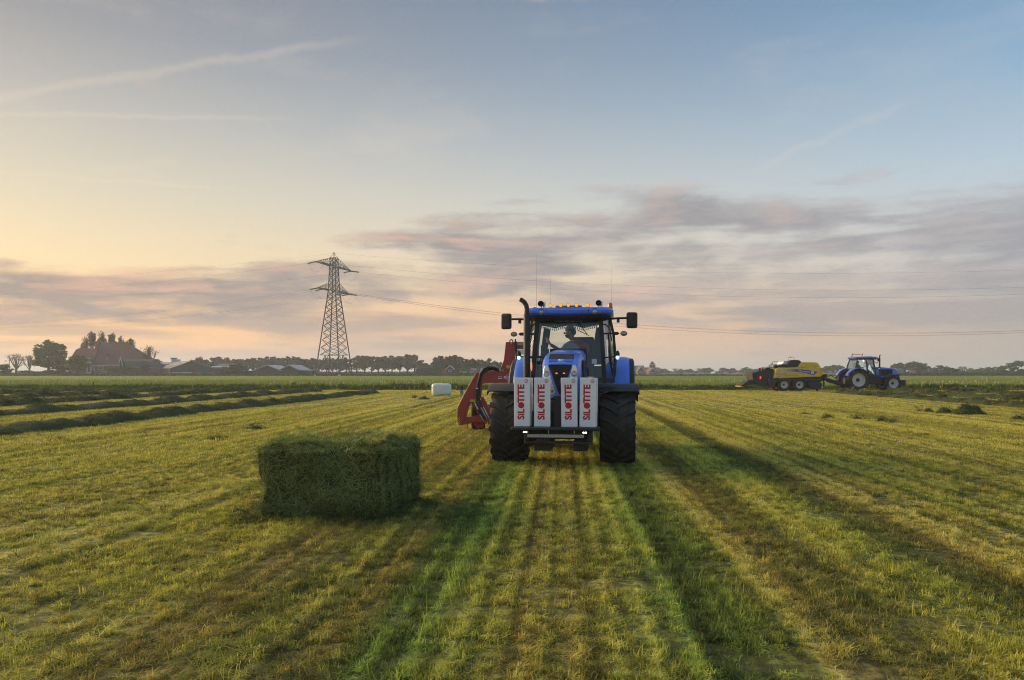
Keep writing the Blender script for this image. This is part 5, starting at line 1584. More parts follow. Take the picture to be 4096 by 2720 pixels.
# ------------------------------------------------------------------ pylon and wires
PY = 229.0
pyx = (1336 - 2048) / F * PY
PZ = far_z(PY)
PYL = empty('power_pylon', (pyx, PY, PZ), R(74), 'steel lattice power pylon with two cross arms in the meadow', 'pylon')
zs = [0, 6.3, 8.6, 10.9, 13.1, 15.2, 17.2, 19.1, 20.9, 22.6, 24.2, 25.7, 27.4, 29.2, 31.0, 32.8, 34.4, 36.0]
def half(z): return float(np.interp(z, [0, 6.3, 25.7, 36.0], [4.1, 3.0, 1.25, 0.85]))
for sx in (-1, 1):
    for sy in (-1, 1):
        part('leg', 'pylon_steel', PYL, ('beam', (sx * half(0), sy * half(0), -0.2), (sx * half(25.7), sy * half(25.7), 25.7), 0.26, 0.26), ('beam', (sx * half(25.7), sy * half(25.7), 25.7), (sx * half(36), sy * half(36), 36.0), 0.22, 0.22))
        part('footing', 'rim_white', PYL, ('box', (sx * half(0), sy * half(0), 0.1), (0.6, 0.6, 0.5)))
br_ = MB()
for i in range(len(zs) - 1):
    z0, z1 = zs[i], zs[i + 1]
    a, b = half(z0), half(z1)
    for q in range(4):
        def cp(s, r, z):
            p = [(s * r, -r, z), (r, s * r, z), (-s * r, r, z), (-r, -s * r, z)][q]
            return p
        if i == 0:
            br_.beam(cp(-1, a, z0), cp(0, b, z1), 0.17, 0.17); br_.beam(cp(1, a, z0), cp(0, b, z1), 0.17, 0.17)
            br_.beam(cp(-1, b, z1), cp(1, b, z1), 0.14, 0.14)
        else:
            br_.beam(cp(-1, a, z0), cp(1, b, z1), 0.12, 0.12); br_.beam(cp(1, a, z0), cp(-1, b, z1), 0.12, 0.12)
            if i > 10: br_.beam(cp(-1, b, z1), cp(1, b, z1), 0.09, 0.09)
br_.build('bracing', 'pylon_steel', PYL)['kind'] = 'stuff'
part('peak', 'pylon_steel', PYL, *[('beam', (sx * half(36), sy * half(36), 36.0), (0, 0, 37.4), 0.09, 0.09) for sx in (-1, 1) for sy in (-1, 1)], ('box', (0, 0, 37.45), (0.35, 0.35, 0.3)))
arms = {}
for zc, L in ((33.4, 10.7), (25.9, 9.4)):
    for sx in (-1, 1):
        h0 = half(zc)
        am = MB()
        tip = (sx * L, 0, zc)
        for sy in (-1, 1):
            am.beam((sx * h0, sy * h0, zc), tip, 0.26, 0.26)
            am.beam((sx * half(zc + 2.5), sy * half(zc + 2.5), zc + 2.5), tip, 0.10, 0.10)
        for k in range(1, 7):
            t = k / 7
            x = sx * (h0 + (L - h0) * t)
            w = h0 * (1 - t)
            zt = zc + 2.5 * (1 - t)
            am.beam((x, -w, zc), (x, w, zc), 0.09, 0.09)
            am.beam((x, -w, zc), (x, -w, zt), 0.07, 0.07); am.beam((x, w, zc), (x, w, zt), 0.07, 0.07)
            t2_ = (k - 1) / 7
            x2 = sx * (h0 + (L - h0) * t2_); w2 = h0 * (1 - t2_); zt2 = zc + 2.5 * (1 - t2_)
            am.beam((x2, -w2, zc), (x, w, zc), 0.08, 0.08); am.beam((x2, -w2, zt2), (x, -w, zc), 0.06, 0.06); am.beam((x2, w2, zt2), (x, w, zc), 0.06, 0.06)
        am.build('cross_arm', 'pylon_steel', PYL)
c62, s62 = math.cos(R(74)), math.sin(R(74))
def pw(x, y, z): return Vector((pyx + x * c62 - y * s62, PY + x * s62 + y * c62, PZ + z))
mat('wire', (0.02, 0.02, 0.022), 0.6, var=0)
mat('insulator', (0.06, 0.07, 0.06), 0.5, var=0.1)
Ld = Vector((-276, 100, 0)).normalized(); Rd_ = Vector((324, -30, 0)).normalized()
def local(p):
    d = p - Vector((pyx, PY, PZ))
    return (d.x * c62 + d.y * s62, -d.x * s62 + d.y * c62, d.z)
names = {(-10.7, 33.4): 'upper arm near end', (10.7, 33.4): 'upper arm far end', (-7.0, 33.4): 'upper arm near middle', (7.5, 33.4): 'upper arm far middle', (-9.4, 25.9): 'lower arm near end', (9.4, 25.9): 'lower arm far end', (-6.4, 25.9): 'lower arm near middle', (6.4, 25.9): 'lower arm far middle'}
for (x, z), nm in names.items():
    if abs(x) in (7.0, 7.5): continue
    a0 = pw(x, 0, z - 0.1)
    ends = []
    for dr, lab, sag, span in ((Ld, 'farm', 5.0 if z > 30 else 7.5, 293.0), (Rd_, 'tractor', 9.7 if z > 30 else 13.8, 325.0)):
        e = a0 + dr * 2.6 + Vector((0, 0, -0.35))
        pl = local(a0); pe = local(e)
        part('insulator', 'insulator', PYL, ('tube', [pl, pe], 0.20, 8))
        ends.append(e)
        pts = []
        far = a0 + dr * span
        for k in range(49):
            t = k / 48
            p = e.lerp(far, t)
            p.z -= sag * 4 * t * (1 - t)
            pts.append(p)
        wmb = MB(); wmb.tube(pts, 0.017, 4)
        wo_ = wmb.build('power_line', 'wire')
        tag(wo_, 'power line from the pylon %s towards the %s side' % (nm, 'farmhouse' if lab == 'farm' else 'tractor'), 'power line', 'power lines')
    e0, e1 = ends
    pts = []
    for k in range(13):
        t = k / 12
        p = e0.lerp(e1, t); p.z -= 2.6 * 4 * t * (1 - t)
        pts.append(local(p))
    part('jumper', 'wire', PYL, ('tube', pts, 0.022, 4))
for dr, lab, sag, span in ((Ld, 'farmhouse', 3.5, 293.0), (Rd_, 'tractor', 8.0, 325.0)):
    a0 = pw(0, 0, 37.4)
    pts = []
    for k in range(49):
        t = k / 48
        p = a0.lerp(a0 + dr * span, t); p.z -= sag * 4 * t * (1 - t)
        pts.append(p)
    wmb = MB(); wmb.tube(pts, 0.014, 4)
    tag(wmb.build('power_line', 'wire'), 'thin earth wire running from the pylon peak towards the %s side' % lab, 'power line', 'power lines')

# ------------------------------------------------------------------ buildings
mat('brick', (0.20, 0.095, 0.068), 0.85, var=0.25, vscale=1.2)
mat('brick_pale', (0.20, 0.13, 0.09), 0.85, var=0.2, vscale=1.2)
def roof_tiles(name, col):
    m_ = mat(name, col, 0.7, var=0.22, vscale=0.9)
    gg = G(m_.node_tree)
    bs = m_.node_tree.nodes['Principled BSDF']
    co = gg.n('ShaderNodeTexCoord').outputs['Object']
    wv_ = gg.n('ShaderNodeTexWave', {'Vector': co, 'Scale': 1.6, 'Distortion': 0.4}, wave_type='BANDS', bands_direction='Z')
    bn = gg.n('ShaderNodeBump', {'Strength': 0.5, 'Distance': 0.05, 'Height': wv_.outputs[0]})
    gg.put(bs.inputs['Normal'], bn.outputs[0])
roof_tiles('roof_red', (0.17, 0.052, 0.038))
roof_tiles('roof_bright', (0.34, 0.075, 0.05))
roof_tiles('roof_dark', (0.085, 0.08, 0.082))
mat('roof_sheet', (0.16, 0.16, 0.16), 0.55, var=0.15, vscale=0.6, metal=0.2)
mat('roof_light', (0.42, 0.42, 0.42), 0.5, var=0.1, vscale=0.6)
mat('wood_green', (0.04, 0.075, 0.06), 0.8, var=0.25, vscale=1.0)
mat('wood_dark', (0.065, 0.06, 0.056), 0.85, var=0.25, vscale=1.0)
mat('white_paint', (0.72, 0.71, 0.68), 0.6, var=0.06)
mat('window_glass', (0.07, 0.085, 0.10), 0.08, var=0.1, metal=0.2)
mat('skylight', (0.55, 0.58, 0.60), 0.3, var=0.05)
mat('door_blue', (0.03, 0.07, 0.11), 0.6)
mat('car_paint', (0.20, 0.27, 0.36), 0.3, metal=0.3, coat=0.6)
mat('film_dark', (0.03, 0.045, 0.035), 0.4)
mat('orange_brown', (0.22, 0.08, 0.03), 0.8, var=0.3)  # chimney colour; on parked tractor and cabinet it paints in orange light


def window(par, x0, x1, z0, z1, y, fr=0.09, panes=2):
    """framed window on a wall that faces the camera"""
    f = part('window', 'white_paint', par, ('span', (x0, y - 0.06, z0), (x1, y + 0.02, z0 + fr)), ('span', (x0, y - 0.06, z1 - fr), (x1, y + 0.02, z1)), ('span', (x0, y - 0.055, z0 + fr), (x0 + fr, y + 0.02, z1 - fr)), ('span', (x1 - fr, y - 0.055, z0 + fr), (x1, y + 0.02, z1 - fr)))
    w = (x1 - x0 - 2 * fr) / panes
    for k in range(panes):
        part('pane', 'window_glass', f, ('span', (x0 + fr + k * w + 0.02, y - 0.03, z0 + fr), (x0 + fr + (k + 1) * w - 0.02, y - 0.01, z1 - fr)))
    for k in range(1, panes):
        part('glazing_bar', 'white_paint', f, ('span', (x0 + fr + k * w - 0.025, y - 0.05, z0 + fr), (x0 + fr + k * w + 0.025, y + 0.0, z1 - fr)))
    return f


def gable_roof(mb, x0, x1, y0, y1, ze, zr, th=0.25, ov=0.4, ridge='X', hip1=0.0, hip0=0.0):
    if ridge == 'X':
        ym = (y0 + y1) / 2
        lo = [(x0 - ov * (hip0 == 0), y0 - ov, ze - 0.2), (x1 + ov * (hip1 == 0), y0 - ov, ze - 0.2), (x1 + ov * (hip1 == 0), y1 + ov, ze - 0.2), (x0 - ov * (hip0 == 0), y1 + ov, ze - 0.2)]
        up = [(x0 - ov * (hip0 == 0) + hip0, ym, zr), (x1 + ov * (hip1 == 0) - hip1, ym, zr)]
    else:
        xm = (x0 + x1) / 2
        lo = [(x0 - ov, y0 - ov, ze - 0.2), (x0 - ov, y1 + ov, ze - 0.2), (x1 + ov, y1 + ov, ze - 0.2), (x1 + ov, y0 - ov, ze - 0.2)]
        up = [(xm, y0 - ov, zr), (xm, y1 + ov, zr)]
    if ridge == 'X':
        v = lo + up
        tops = [(0, 1, 5, 4), (2, 3, 4, 5), (1, 2, 5), (3, 0, 4)]
    else:
        v = lo + up
        tops = [(0, 4, 5, 1), (3, 2, 5, 4), (0, 3, 4), (1, 5, 2)]
    mb.addmesh(v, tops + [(3, 2, 1, 0)])
    return mb


def px_rect(px0, px1, pyb, pyt, Y):
    a, b = at(px0, pyb, Y), at(px1, pyt, Y)
    return a.x, b.x, a.z, b.z


def simple_house(name, label, cat, px0, px1, pyb, pye, pyr, Y, depth, ridge, wall, rf, win=2, group=None, door=True, hip1=0.0, trim=True):
    x0, x1, zb, ze = px_rect(px0, px1, pyb, pye, Y)
    zr = at(0, pyr, Y).z
    o = empty(name, ((x0 + x1) / 2, Y, 0), 0, label, cat, group)
    cx = (x0 + x1) / 2
    hw = (x1 - x0) / 2
    zb0 = -0.5
    if ridge == 'Y':
        out = [(-hw, zb0), (hw, zb0), (hw, ze), (0, zr - 0.12), (-hw, ze)]
        w = part('wall', wall, o, ('prism', out, 0, depth, 'Y'))
    else:
        out = [(0, zb0), (depth, zb0), (depth, ze), (depth / 2, zr - 0.12), (0, ze)]
        w = part('wall', wall, o, ('prism', out, -hw, hw, 'X'))
    mb = MB()
    gable_roof(mb, -hw, hw, 0, depth, ze, zr, ridge=ridge, ov=0.3, hip1=hip1)
    if ridge == 'Y':   # roof as two slabs so the gable stays open to view
        mb = MB()
        for s in (-1, 1):
            mb.addmesh([(s * (hw + 0.35), -0.3, ze - 0.25), (0, -0.3, zr), (0, depth + 0.3, zr), (s * (hw + 0.35), depth + 0.3, ze - 0.25), (s * (hw + 0.35), -0.3, ze - 0.05), (0, -0.3, zr + 0.2), (0, depth + 0.3, zr + 0.2), (s * (hw + 0.35), depth + 0.3, ze - 0.05)],
                       [(0, 1, 2, 3), (4, 7, 6, 5), (0, 4, 5, 1), (1, 5, 6, 2), (2, 6, 7, 3), (3, 7, 4, 0)])
        if trim:
            for s in (-1, 1):
                part('verge_board', 'white_paint', o, ('beam', (s * (hw + 0.35), -0.36, ze - 0.18), (0, -0.36, zr + 0.08), 0.08, 0.22))
    mb.build('roof', rf, o)
    n = win
    for k in range(n):
        xc = -hw + (k + 0.5) * 2 * hw / n
        if door and k == n - 1 and n > 1:
            part('door', 'door_blue', o, ('span', (xc - 0.5, -0.06, zb0), (xc + 0.5, 0.02, zb + 2.1)))
        else:
            window(o, xc - 0.6, xc + 0.6, zb + 0.9, min(ze - 0.2, zb + 2.2), 0)
    return o


# the big farmhouse: front house, large hipped barn roof, white eaves and windows
FY = 250.0
def FB(cx, cy, Y=FY):
    p = at(240 + cx / 5.9025, 1310 + cy / 5.9025, Y)
    return p
fo = FB(760, 1095)
FH = empty('farmhouse', (fo.x, FY, 0), 0, 'large brick farmhouse with steep red tiled roof', 'farmhouse')
def fl_(cx, cy):
    p = FB(cx, cy); return (p.x - fo.x, p.z)
zb = -0.5
xl, ze2 = fl_(790, 885); xr, _ = fl_(2041, 885); rx0, zr2 = fl_(735, 330); rx1, _ = fl_(1330, 333)
part('barn_wall', 'brick', FH, ('span', (xl, 0, zb), (xr - 0.4, 13, ze2 + 0.1)))
bm_roof = part('barn_roof', 'roof_red', FH, ('addmesh', [(xl - 0.3, -0.5, ze2), (xr, -0.5, ze2), (xr, 13.5, ze2), (xl - 0.3, 13.5, ze2), (rx0, 6.5, zr2), (rx1, 6.5, zr2)], [(0, 1, 5, 4), (1, 2, 5), (2, 3, 4, 5), (3, 0, 4), (3, 2, 1, 0)]))
part('gutter', 'white_paint', FH, ('span', (xl - 0.3, -0.62, ze2 - 0.2), (xr, -0.5, ze2 + 0.05)))
a, b = fl_(1050, 630), fl_(1095, 750)
part('roof_window', 'skylight', bm_roof, ('span', (a[0], 1.2, b[1]), (b[0], 1.9, b[1] + 0.5)))
part('roof_window', 'window_glass', bm_roof, ('span', (a[0] + 0.1, 1.5, b[1] + 0.5), (b[0] - 0.1, 2.6, a[1])))
hx0, ze1 = fl_(215, 830); hx1, _ = fl_(770, 830); hr0, zr1 = fl_(270, 482); hr1, _ = fl_(745, 490)
part('house_wall', 'brick', FH, ('prism', [(-0.6, zb), (8.6, zb), (8.6, ze1), (4.0, zr1 - 0.3), (-0.6, ze1)], hx0, hx1, 'X'))
part('house_roof', 'roof_red', FH, ('addmesh', [(hx0 - 0.2, -1.0, ze1), (hx1 + 0.4, -1.0, ze1), (hx1 + 0.4, 9.0, ze1), (hx0 - 0.2, 9.0, ze1), (hr0, 4.0, zr1), (hr1 + 0.2, 4.0, zr1)], [(0, 1, 5, 4), (1, 2, 5), (2, 3, 4, 5), (3, 0, 4), (3, 2, 1, 0)]))
part('cornice', 'white_paint', FH, ('span', (fl_(590, 0)[0], -1.12, ze1 - 0.22), (hx1 + 0.4, -1.0, ze1 + 0.06)))
ch = fl_(715, 340)
part('chimney', 'orange_brown', FH, ('span', (ch[0] - 0.45, 3.6, zr1 - 0.5), (ch[0] + 0.45, 4.6, ch[1])), ('span', (ch[0] - 0.55, 3.5, ch[1]), (ch[0] + 0.55, 4.7, ch[1] + 0.15)))
a, b = fl_(640, 730), fl_(738, 808)
dm_ = part('dormer', 'brick', FH, ('span', (a[0], -0.6, b[1] - 0.3), (b[0], 3.0, a[1])))
part('dormer_roof', 'white_paint', dm_, ('span', (a[0] - 0.2, -0.9, a[1]), (b[0] + 0.2, 3.0, a[1] + 0.18)))
window(FH, a[0] + 0.1, b[0] - 0.1, b[1], a[1] - 0.1, -0.62)
for (c0, d0_, c1, d1_, pn) in ((898, 920, 1022, 1003, 3), (240, 940, 312, 1018, 2), (412, 945, 468, 1018, 2), (655, 935, 684, 1020, 1), (742, 935, 770, 1020, 1), (795, 920, 815, 1020, 1)):
    a, b = fl_(c0, d0_), fl_(c1, d1_)
    window(FH, a[0], b[0], b[1], a[1], 0.0 if c0 > 790 else -0.6, 0.12, pn)
a, b = fl_(688, 925), fl_(740, 1052)
dd = part('door', 'wood_dark', FH, ('span', (a[0], -0.68, b[1]), (b[0], -0.56, a[1])))
part('door_frame', 'white_paint', dd, ('span', (a[0] - 0.12, -0.70, b[1]), (a[0], -0.58, a[1] + 0.12)), ('span', (b[0], -0.70, b[1]), (b[0] + 0.12, -0.58, a[1] + 0.12)))
a = fl_(690, 1060)
part('door_step', 'rim_white', FH, ('span', (a[0] - 0.2, -1.4, -0.3), (a[0] + 1.0, -0.6, a[1] + 0.1)))

# green timber barn with white trimmed pointed gable
GB = empty('green_barn', (0, 0, 0), 0, 'dark green timber barn with pointed white trimmed gable beside the farmhouse', 'barn')
gY = 244.0
def gp_(cx, cy):
    p = FB(cx, cy, gY); return (p.x, p.z)
x0, zt = gp_(1500, 742); x1, _ = gp_(2150, 742); _, zw = gp_(0, 938); _, zgb = gp_(0, 1095)
part('wall', 'brick', GB, ('span', (x0, gY, -0.5), (x1, gY + 7, zw)))
part('roof', 'wood_green', GB, ('prism', [(gY - 0.3, zw), (gY + 7.3, zw), (gY + 6.2, zw + (zt - zw) * 0.72), (gY + 4.4, zt), (gY + 2.6, zt), (gY + 0.8, zw + (zt - zw) * 0.72)], x0, x1, 'X'))
ga = [gp_(*c) for c in ((1455, 930), (1462, 820), (1475, 765), (1492, 725), (1512, 760), (1525, 815), (1538, 930))]
part('gable', 'wood_green', GB, ('prism', ga + [(ga[-1][0], -0.5), (ga[0][0], -0.5)], gY - 1.6, gY, 'Y'))
for i in range(6):
    part('gable_trim', 'white_paint', GB, ('beam', (ga[i][0], gY - 1.68, ga[i][1]), (ga[i + 1][0], gY - 1.68, ga[i + 1][1]), 0.14, 0.22))
part('finial', 'white_paint', GB, ('tube', [(ga[3][0], gY - 1.66, ga[3][1]), (ga[3][0], gY - 1.66, ga[3][1] + 0.5)], 0.08, 6))
part('band', 'white_paint', GB, ('span', (x0 + 2.5, gY - 0.1, zw - 0.12), (x1, gY, zw + 0.02)))

# car, trailer boxes and small things at the farm
cr = FB(1090, 1100, 243.0)
CA = empty('car', (cr.x, 243, far_z(243)), 0, 'silver blue hatchback car parked in front of the farmhouse', 'car')
zc0 = cr.z - far_z(243)
part('body', 'car_paint', CA, ('prism', [(-1.95, 0.35), (1.9, 0.35), (1.95, 0.75), (1.75, 1.0), (1.45, 1.42), (0.2, 1.46), (-0.75, 1.02), (-1.75, 0.86), (-1.95, 0.6)], 0, 1.7, 'Y'), bevel=0.08)
part('window', 'window_glass', CA, ('prism', [(-0.55, 1.02), (0.25, 1.38), (1.35, 1.36), (1.55, 1.02)], -0.01, 1.71, 'Y'))
for x in (-1.2, 1.2):
    for y in (0.05, 1.65):
        wo2 = part('wheel', 'tyre', CA, ('lathe', [(0.0, -0.1), (0.32, -0.1), (0.32, 0.1), (0.0, 0.1)], (x, y, 0.32), 'Y', 14))
part('headlight', 'lamp_clear', CA, ('ball', (-1.85, 0.2, 0.75), (0.1, 0.15, 0.08), 8, 6))
CA.location.z = max(far_z(243), cr.z - 0.0) - 0.02
fzt = CA.location.z
for k, (c0, c1, d0_, d1_, m_, lab) in enumerate(((1600, 1632, 1060, 1112, 'white_paint', 'small white drum on the farm verge next to the green barn'), (1698, 1778, 1055, 1112, 'white_paint', 'white crate on the farm verge below the green barn'), (1812, 1892, 1045, 1105, 'brick_pale', 'brown crate on the farm verge below the green barn'))):
    a, b = FB(c0, d1_, 242.5), FB(c1, d0_, 242.5)
    o = part('crate', m_, None, ('span', (0, 0, -0.6), (b.x - a.x, 1.0, b.z - a.z)), bevel=0.05, loc=(a.x, 242.5, a.z))
    tag(o, lab, 'crate')

# sheds to the right of the farm
def SB(cx, cy, Y):
    return at(600 + cx / 3.373, 1300 + cy / 3.373, Y)
SH = empty('cattle_shed', (0, 0, 0), 0, 'wide brick and green gabled shed with row of skylights on its roof', 'shed')
sy = 240.0
g_ = [SB(*c, sy) for c in ((270, 680), (270, 590), (565, 487), (870, 590), (870, 680))]
sb_ = [SB(*c, 262.0) for c in ((120, 680), (120, 592), (368, 500), (640, 592), (640, 680))]
front = [(p.x, sy, p.z) for p in g_]
back = [(p.x, 262.0, p.z) for p in sb_]
front[0] = (front[0][0], sy, -0.5); front[4] = (front[4][0], sy, -0.5); back[0] = (back[0][0], 262, -0.5); back[4] = (back[4][0], 262, -0.5)
part('wall', 'brick', SH, ('addmesh', front + back, [(4, 3, 1, 0), (5, 6, 8, 9), (0, 1, 6, 5), (3, 4, 9, 8)]))
part('gable', 'wood_green', SH, ('addmesh', [(front[1][0], sy - 0.05, front[1][2] - 1.0), (front[3][0], sy - 0.05, front[3][2] - 1.0), (front[3][0], sy - 0.05, front[3][2]), (front[2][0], sy - 0.05, front[2][2]), (front[1][0], sy - 0.05, front[1][2])], [(0, 1, 2, 3, 4)]), ('addmesh', [back[1], back[2], back[3]], [(0, 1, 2)]))
up = Vector((0, 0, 0.15))
def rs(i, j, nm):
    a, b, c, d = [Vector(p) for p in (front[i], front[j], back[j], back[i])]
    return part(nm, 'roof_sheet', SH, ('addmesh', [a, b, c, d, a + up, b + up, c + up, d + up], [(0, 1, 2, 3), (7, 6, 5, 4), (0, 4, 5, 1), (1, 5, 6, 2), (2, 6, 7, 3), (3, 7, 4, 0)]))
rl = rs(1, 2, 'roof'); rr_ = rs(2, 3, 'roof')
A_, B_, C_, D_ = [Vector(p) + up for p in (front[1], front[2], back[2], back[1])]
for r in range(2):
    for k in range(6):
        s0, t0 = 0.10 + k * 0.145, (0.40, 0.64)[r]
        q = lambda s, t: A_.lerp(D_, s).lerp(B_.lerp(C_, s), t) + Vector((-0.03, 0, 0.04))
        part('skylight', 'skylight', rl, ('quad', q(s0, t0), q(s0 + 0.07, t0), q(s0 + 0.07, t0 + 0.17), q(s0, t0 + 0.17)))
for (c0, c1, d0_, d1_, m_, nm) in ((375, 445, 600, 632, 'window_glass', 'window'), (520, 640, 548, 632, 'wood_dark', 'sliding_door'), (708, 778, 605, 660, 'door_blue', 'door')):
    a, b = SB(c0, d1_, sy), SB(c1, d0_, sy)
    part(nm, m_, SH, ('span', (a.x, sy - 0.12, a.z), (b.x, sy - 0.06, b.z)))
a, b = SB(295, 648, sy - 3), SB(560, 640, sy - 3)
part('trough_rail', 'white_paint', SH, ('span', (a.x, sy - 3, a.z), (b.x, sy - 2.8, b.z)))
def shed(label, cx0, cx1, cyb, cye, cyr, Y, depth, ridge, wall, rf, win=0, name='shed', cat='shed', scale=3.373, ox=600, oy=1300, **kw):
    return simple_house(name, label, cat, ox + cx0 / scale, ox + cx1 / scale, oy + cyb / scale, oy + cye / scale, oy + cyr / scale, Y, depth, ridge, wall, rf, win, **kw)
shed('long low shed with pale grey roof behind the green barn', 50, 350, 640, 545, 498, 280.0, 9.0, 'X', 'wood_green', 'roof_light')
o_ = SB(285, 490, 281.0)
vt = empty('roof_vent', (o_.x, 284.0, o_.z - 0.6), 0, 'blue capped ventilation box on the pale shed roof', 'vent')
part('duct', 'white_paint', vt, ('span', (-1.3, 0, 0), (0, 1.5, 1.6))); part('duct', 'white_paint', vt, ('span', (0.3, 0, 0), (1.6, 1.5, 1.4))); part('cap', 'galv', vt, ('span', (-1.5, -0.2, 1.6), (0.2, 1.7, 2.0)))
shed('low open shed with flat pale roof between the cattle shed and the round bush', 790, 1095, 665, 575, 553, 262.0, 8.0, 'X', 'wood_dark', 'roof_light')
shed('dark tiled roof of a low house behind the flat pale shed', 885, 1110, 600, 552, 520, 300.0, 8.0, 'X', 'brick', 'roof_dark', win=0)
shed('timber shed with grey gable roof, nearer of the pair left of the pylon', 1395, 1762, 670, 612, 545, 236.0, 14.0, 'Y', 'wood_dark', 'roof_light', trim=False)
shed('timber shed with grey gable roof and lean-to, next to the pylon', 1752, 2000, 670, 602, 545, 236.0, 14.0, 'Y', 'wood_dark', 'roof_light', trim=False)
shed('low dark lean-to shed closest to the pylon', 2003, 2165, 670, 618, 608, 237.0, 8.0, 'X', 'wood_dark', 'roof_dark')
# row of wrapped silage along the farm track
for k in range(9):
    p = SB(1085 + k * 34, 668, 236.0)
    o = part('silage_bale', 'film_dark', None, ('box', (0, 0, 0.55), (2.2, 1.4, 1.3)), ('box', (0, 0, 1.22), (2.0, 1.3, 0.12)), bevel=0.22, seg=3, loc=(p.x, 236.0, p.z - 0.05))
    tag(o, 'dark wrapped silage bale by the farm track, %s from the parked tractor' % ORD[k], 'bale', 'dark silage bales by the farm track')
# parked tractor by the bales, orange light painted into its hood colour
p = SB(1005, 668, 238.0)
OT = empty('parked_tractor', (p.x, 238.0, p.z - 0.05), 0, 'small parked tractor catching orange light by the dark bales', 'tractor')
part('cab', 'wood_dark', OT, ('prism', [(-1.0, 1.1), (0.5, 1.1), (0.35, 2.6), (-0.85, 2.6)], 0.2, 1.6, 'Y'), bevel=0.08)
part('hood', 'orange_brown', OT, ('span', (0.5, 0.45, 0.8), (2.2, 1.35, 1.5)), bevel=0.08)
part('cab_window', 'window_glass', OT, ('prism', [(-0.75, 1.6), (0.3, 1.6), (0.22, 2.4), (-0.65, 2.4)], 0.16, 0.22, 'Y'))
for x, r in ((-0.5, 0.8), (1.8, 0.5)):
    for y in (0.05, 1.75):
        part('wheel', 'tyre', OT, ('lathe', [(0.0, -0.2), (r, -0.2), (r, 0.2), (0.0, 0.2)], (x, y, r), 'Y', 16))

# houses in the wood behind the wrapper
def wood_house(*a, **k): return shed(*a, scale=3.107, ox=1300, oy=1360, **k)
wood_house('dark house with pale edged gable among the trees behind the wrapped bale', 1508, 1600, 430, 362, 322, 258.0, 7.0, 'Y', 'wood_dark', 'roof_dark', win=1, name='house', cat='house', door=False)
wood_house('low barn with dark sheet roof among the trees next to the red wrapper', 1690, 1955, 432, 395, 350, 245.0, 9.0, 'X', 'wood_dark', 'roof_sheet', win=3, name='barn', cat='barn')
p = at(1772, 1500, 240.0)
bxo = part('signal_box', 'orange_brown', None, ('span', (-0.5, 0, -0.3), (0.5, 0.8, 2.4)), ('span', (-0.55, -0.05, 2.4), (0.55, 0.85, 2.5)), bevel=0.03, loc=(p.x, 240, p.z))  # orange light on the cabinet is painted into its base colour
tag(bxo, 'small orange lit cabinet by the hedge behind the wrapped bale', 'cabinet')
# village with church on the right of the front tractor
def vil(*a, **k): return shed(*a, scale=2.879, ox=2480, oy=1400, **k)
vil('house with dark gabled roof nearest the front tractor in the village', 158, 286, 286, 240, 178, 340.0, 9.0, 'X', 'brick', 'roof_dark', win=3, name='house', cat='house')
vil('house with steep gable facing the field next to the church', 205, 285, 288, 245, 190, 335.0, 8.0, 'Y', 'brick', 'roof_dark', win=2, name='house', cat='house', door=False)
vil('long dark roofed church nave with brick walls', 275, 470, 288, 240, 200, 380.0, 10.0, 'X', 'brick', 'roof_dark', win=4, name='church', cat='church', door=False)
vil('brick house with gable in front of the church tower', 345, 412, 288, 250, 208, 345.0, 9.0, 'Y', 'brick', 'roof_red', win=2, name='house', cat='house', door=False)
p = at(2480 + 376 / 2.879, 1500, 378.0)
CT = empty('church_tower', (p.x, 378, p.z), 0, 'slender church tower with pointed spire on the horizon', 'church tower')
zt_ = at(0, 1400 + 200 / 2.879, 378.0).z - p.z; zs_ = at(0, 1400 + 172 / 2.879, 378.0).z - p.z; zp_ = at(0, 1400 + 124 / 2.879, 378.0).z - p.z
part('tower', 'brick', CT, ('span', (-1.4, 0, -1), (1.4, 2.8, zs_)))
part('cornice', 'white_paint', CT, ('span', (-1.6, -0.2, zs_), (1.6, 3.0, zs_ + 0.25)))
part('spire', 'roof_dark', CT, ('addmesh', [(-1.4, 0, zs_ + 0.25), (1.4, 0, zs_ + 0.25), (1.4, 2.8, zs_ + 0.25), (-1.4, 2.8, zs_ + 0.25), (0, 1.4, zp_)], [(0, 1, 4), (1, 2, 4), (2, 3, 4), (3, 0, 4)]))
def rgt(*a, **k): return shed(*a, scale=3.961, ox=3500, oy=1380, **k)
rgt('brick house with dark roof and pale gable edge beyond the distant tractor nose', 340, 500, 468, 432, 372, 300.0, 9.0, 'X', 'brick', 'roof_dark', win=3, name='house', cat='house')
rgt('pale edged gable wing of the brick house beyond the distant tractor', 285, 350, 468, 412, 370, 298.0, 9.0, 'Y', 'brick_pale', 'roof_dark', win=1, name='house_wing', cat='house', door=False)
rgt('small barn with bright red tiled roof beyond the distant tractor', 545, 690, 468, 432, 400, 300.0, 8.0, 'X', 'wood_dark', 'roof_bright', win=3, name='barn', cat='barn')
rgt('pale gabled shed between the dark roofed house and the red roofed barn', 500, 552, 468, 432, 402, 301.0, 8.0, 'Y', 'brick_pale', 'roof_light', win=1, name='shed', cat='shed', door=False)
rgt('long low greenhouse with pale roof beyond the red roofed barn', 660, 790, 440, 420, 402, 330.0, 8.0, 'X', 'roof_light', 'roof_light', win=0, name='greenhouse', cat='greenhouse')
rgt('distant pale low building on the horizon between the far trees', 1270, 1560, 455, 440, 432, 420.0, 8.0, 'X', 'roof_light', 'roof_light', win=0, name='greenhouse', cat='greenhouse')
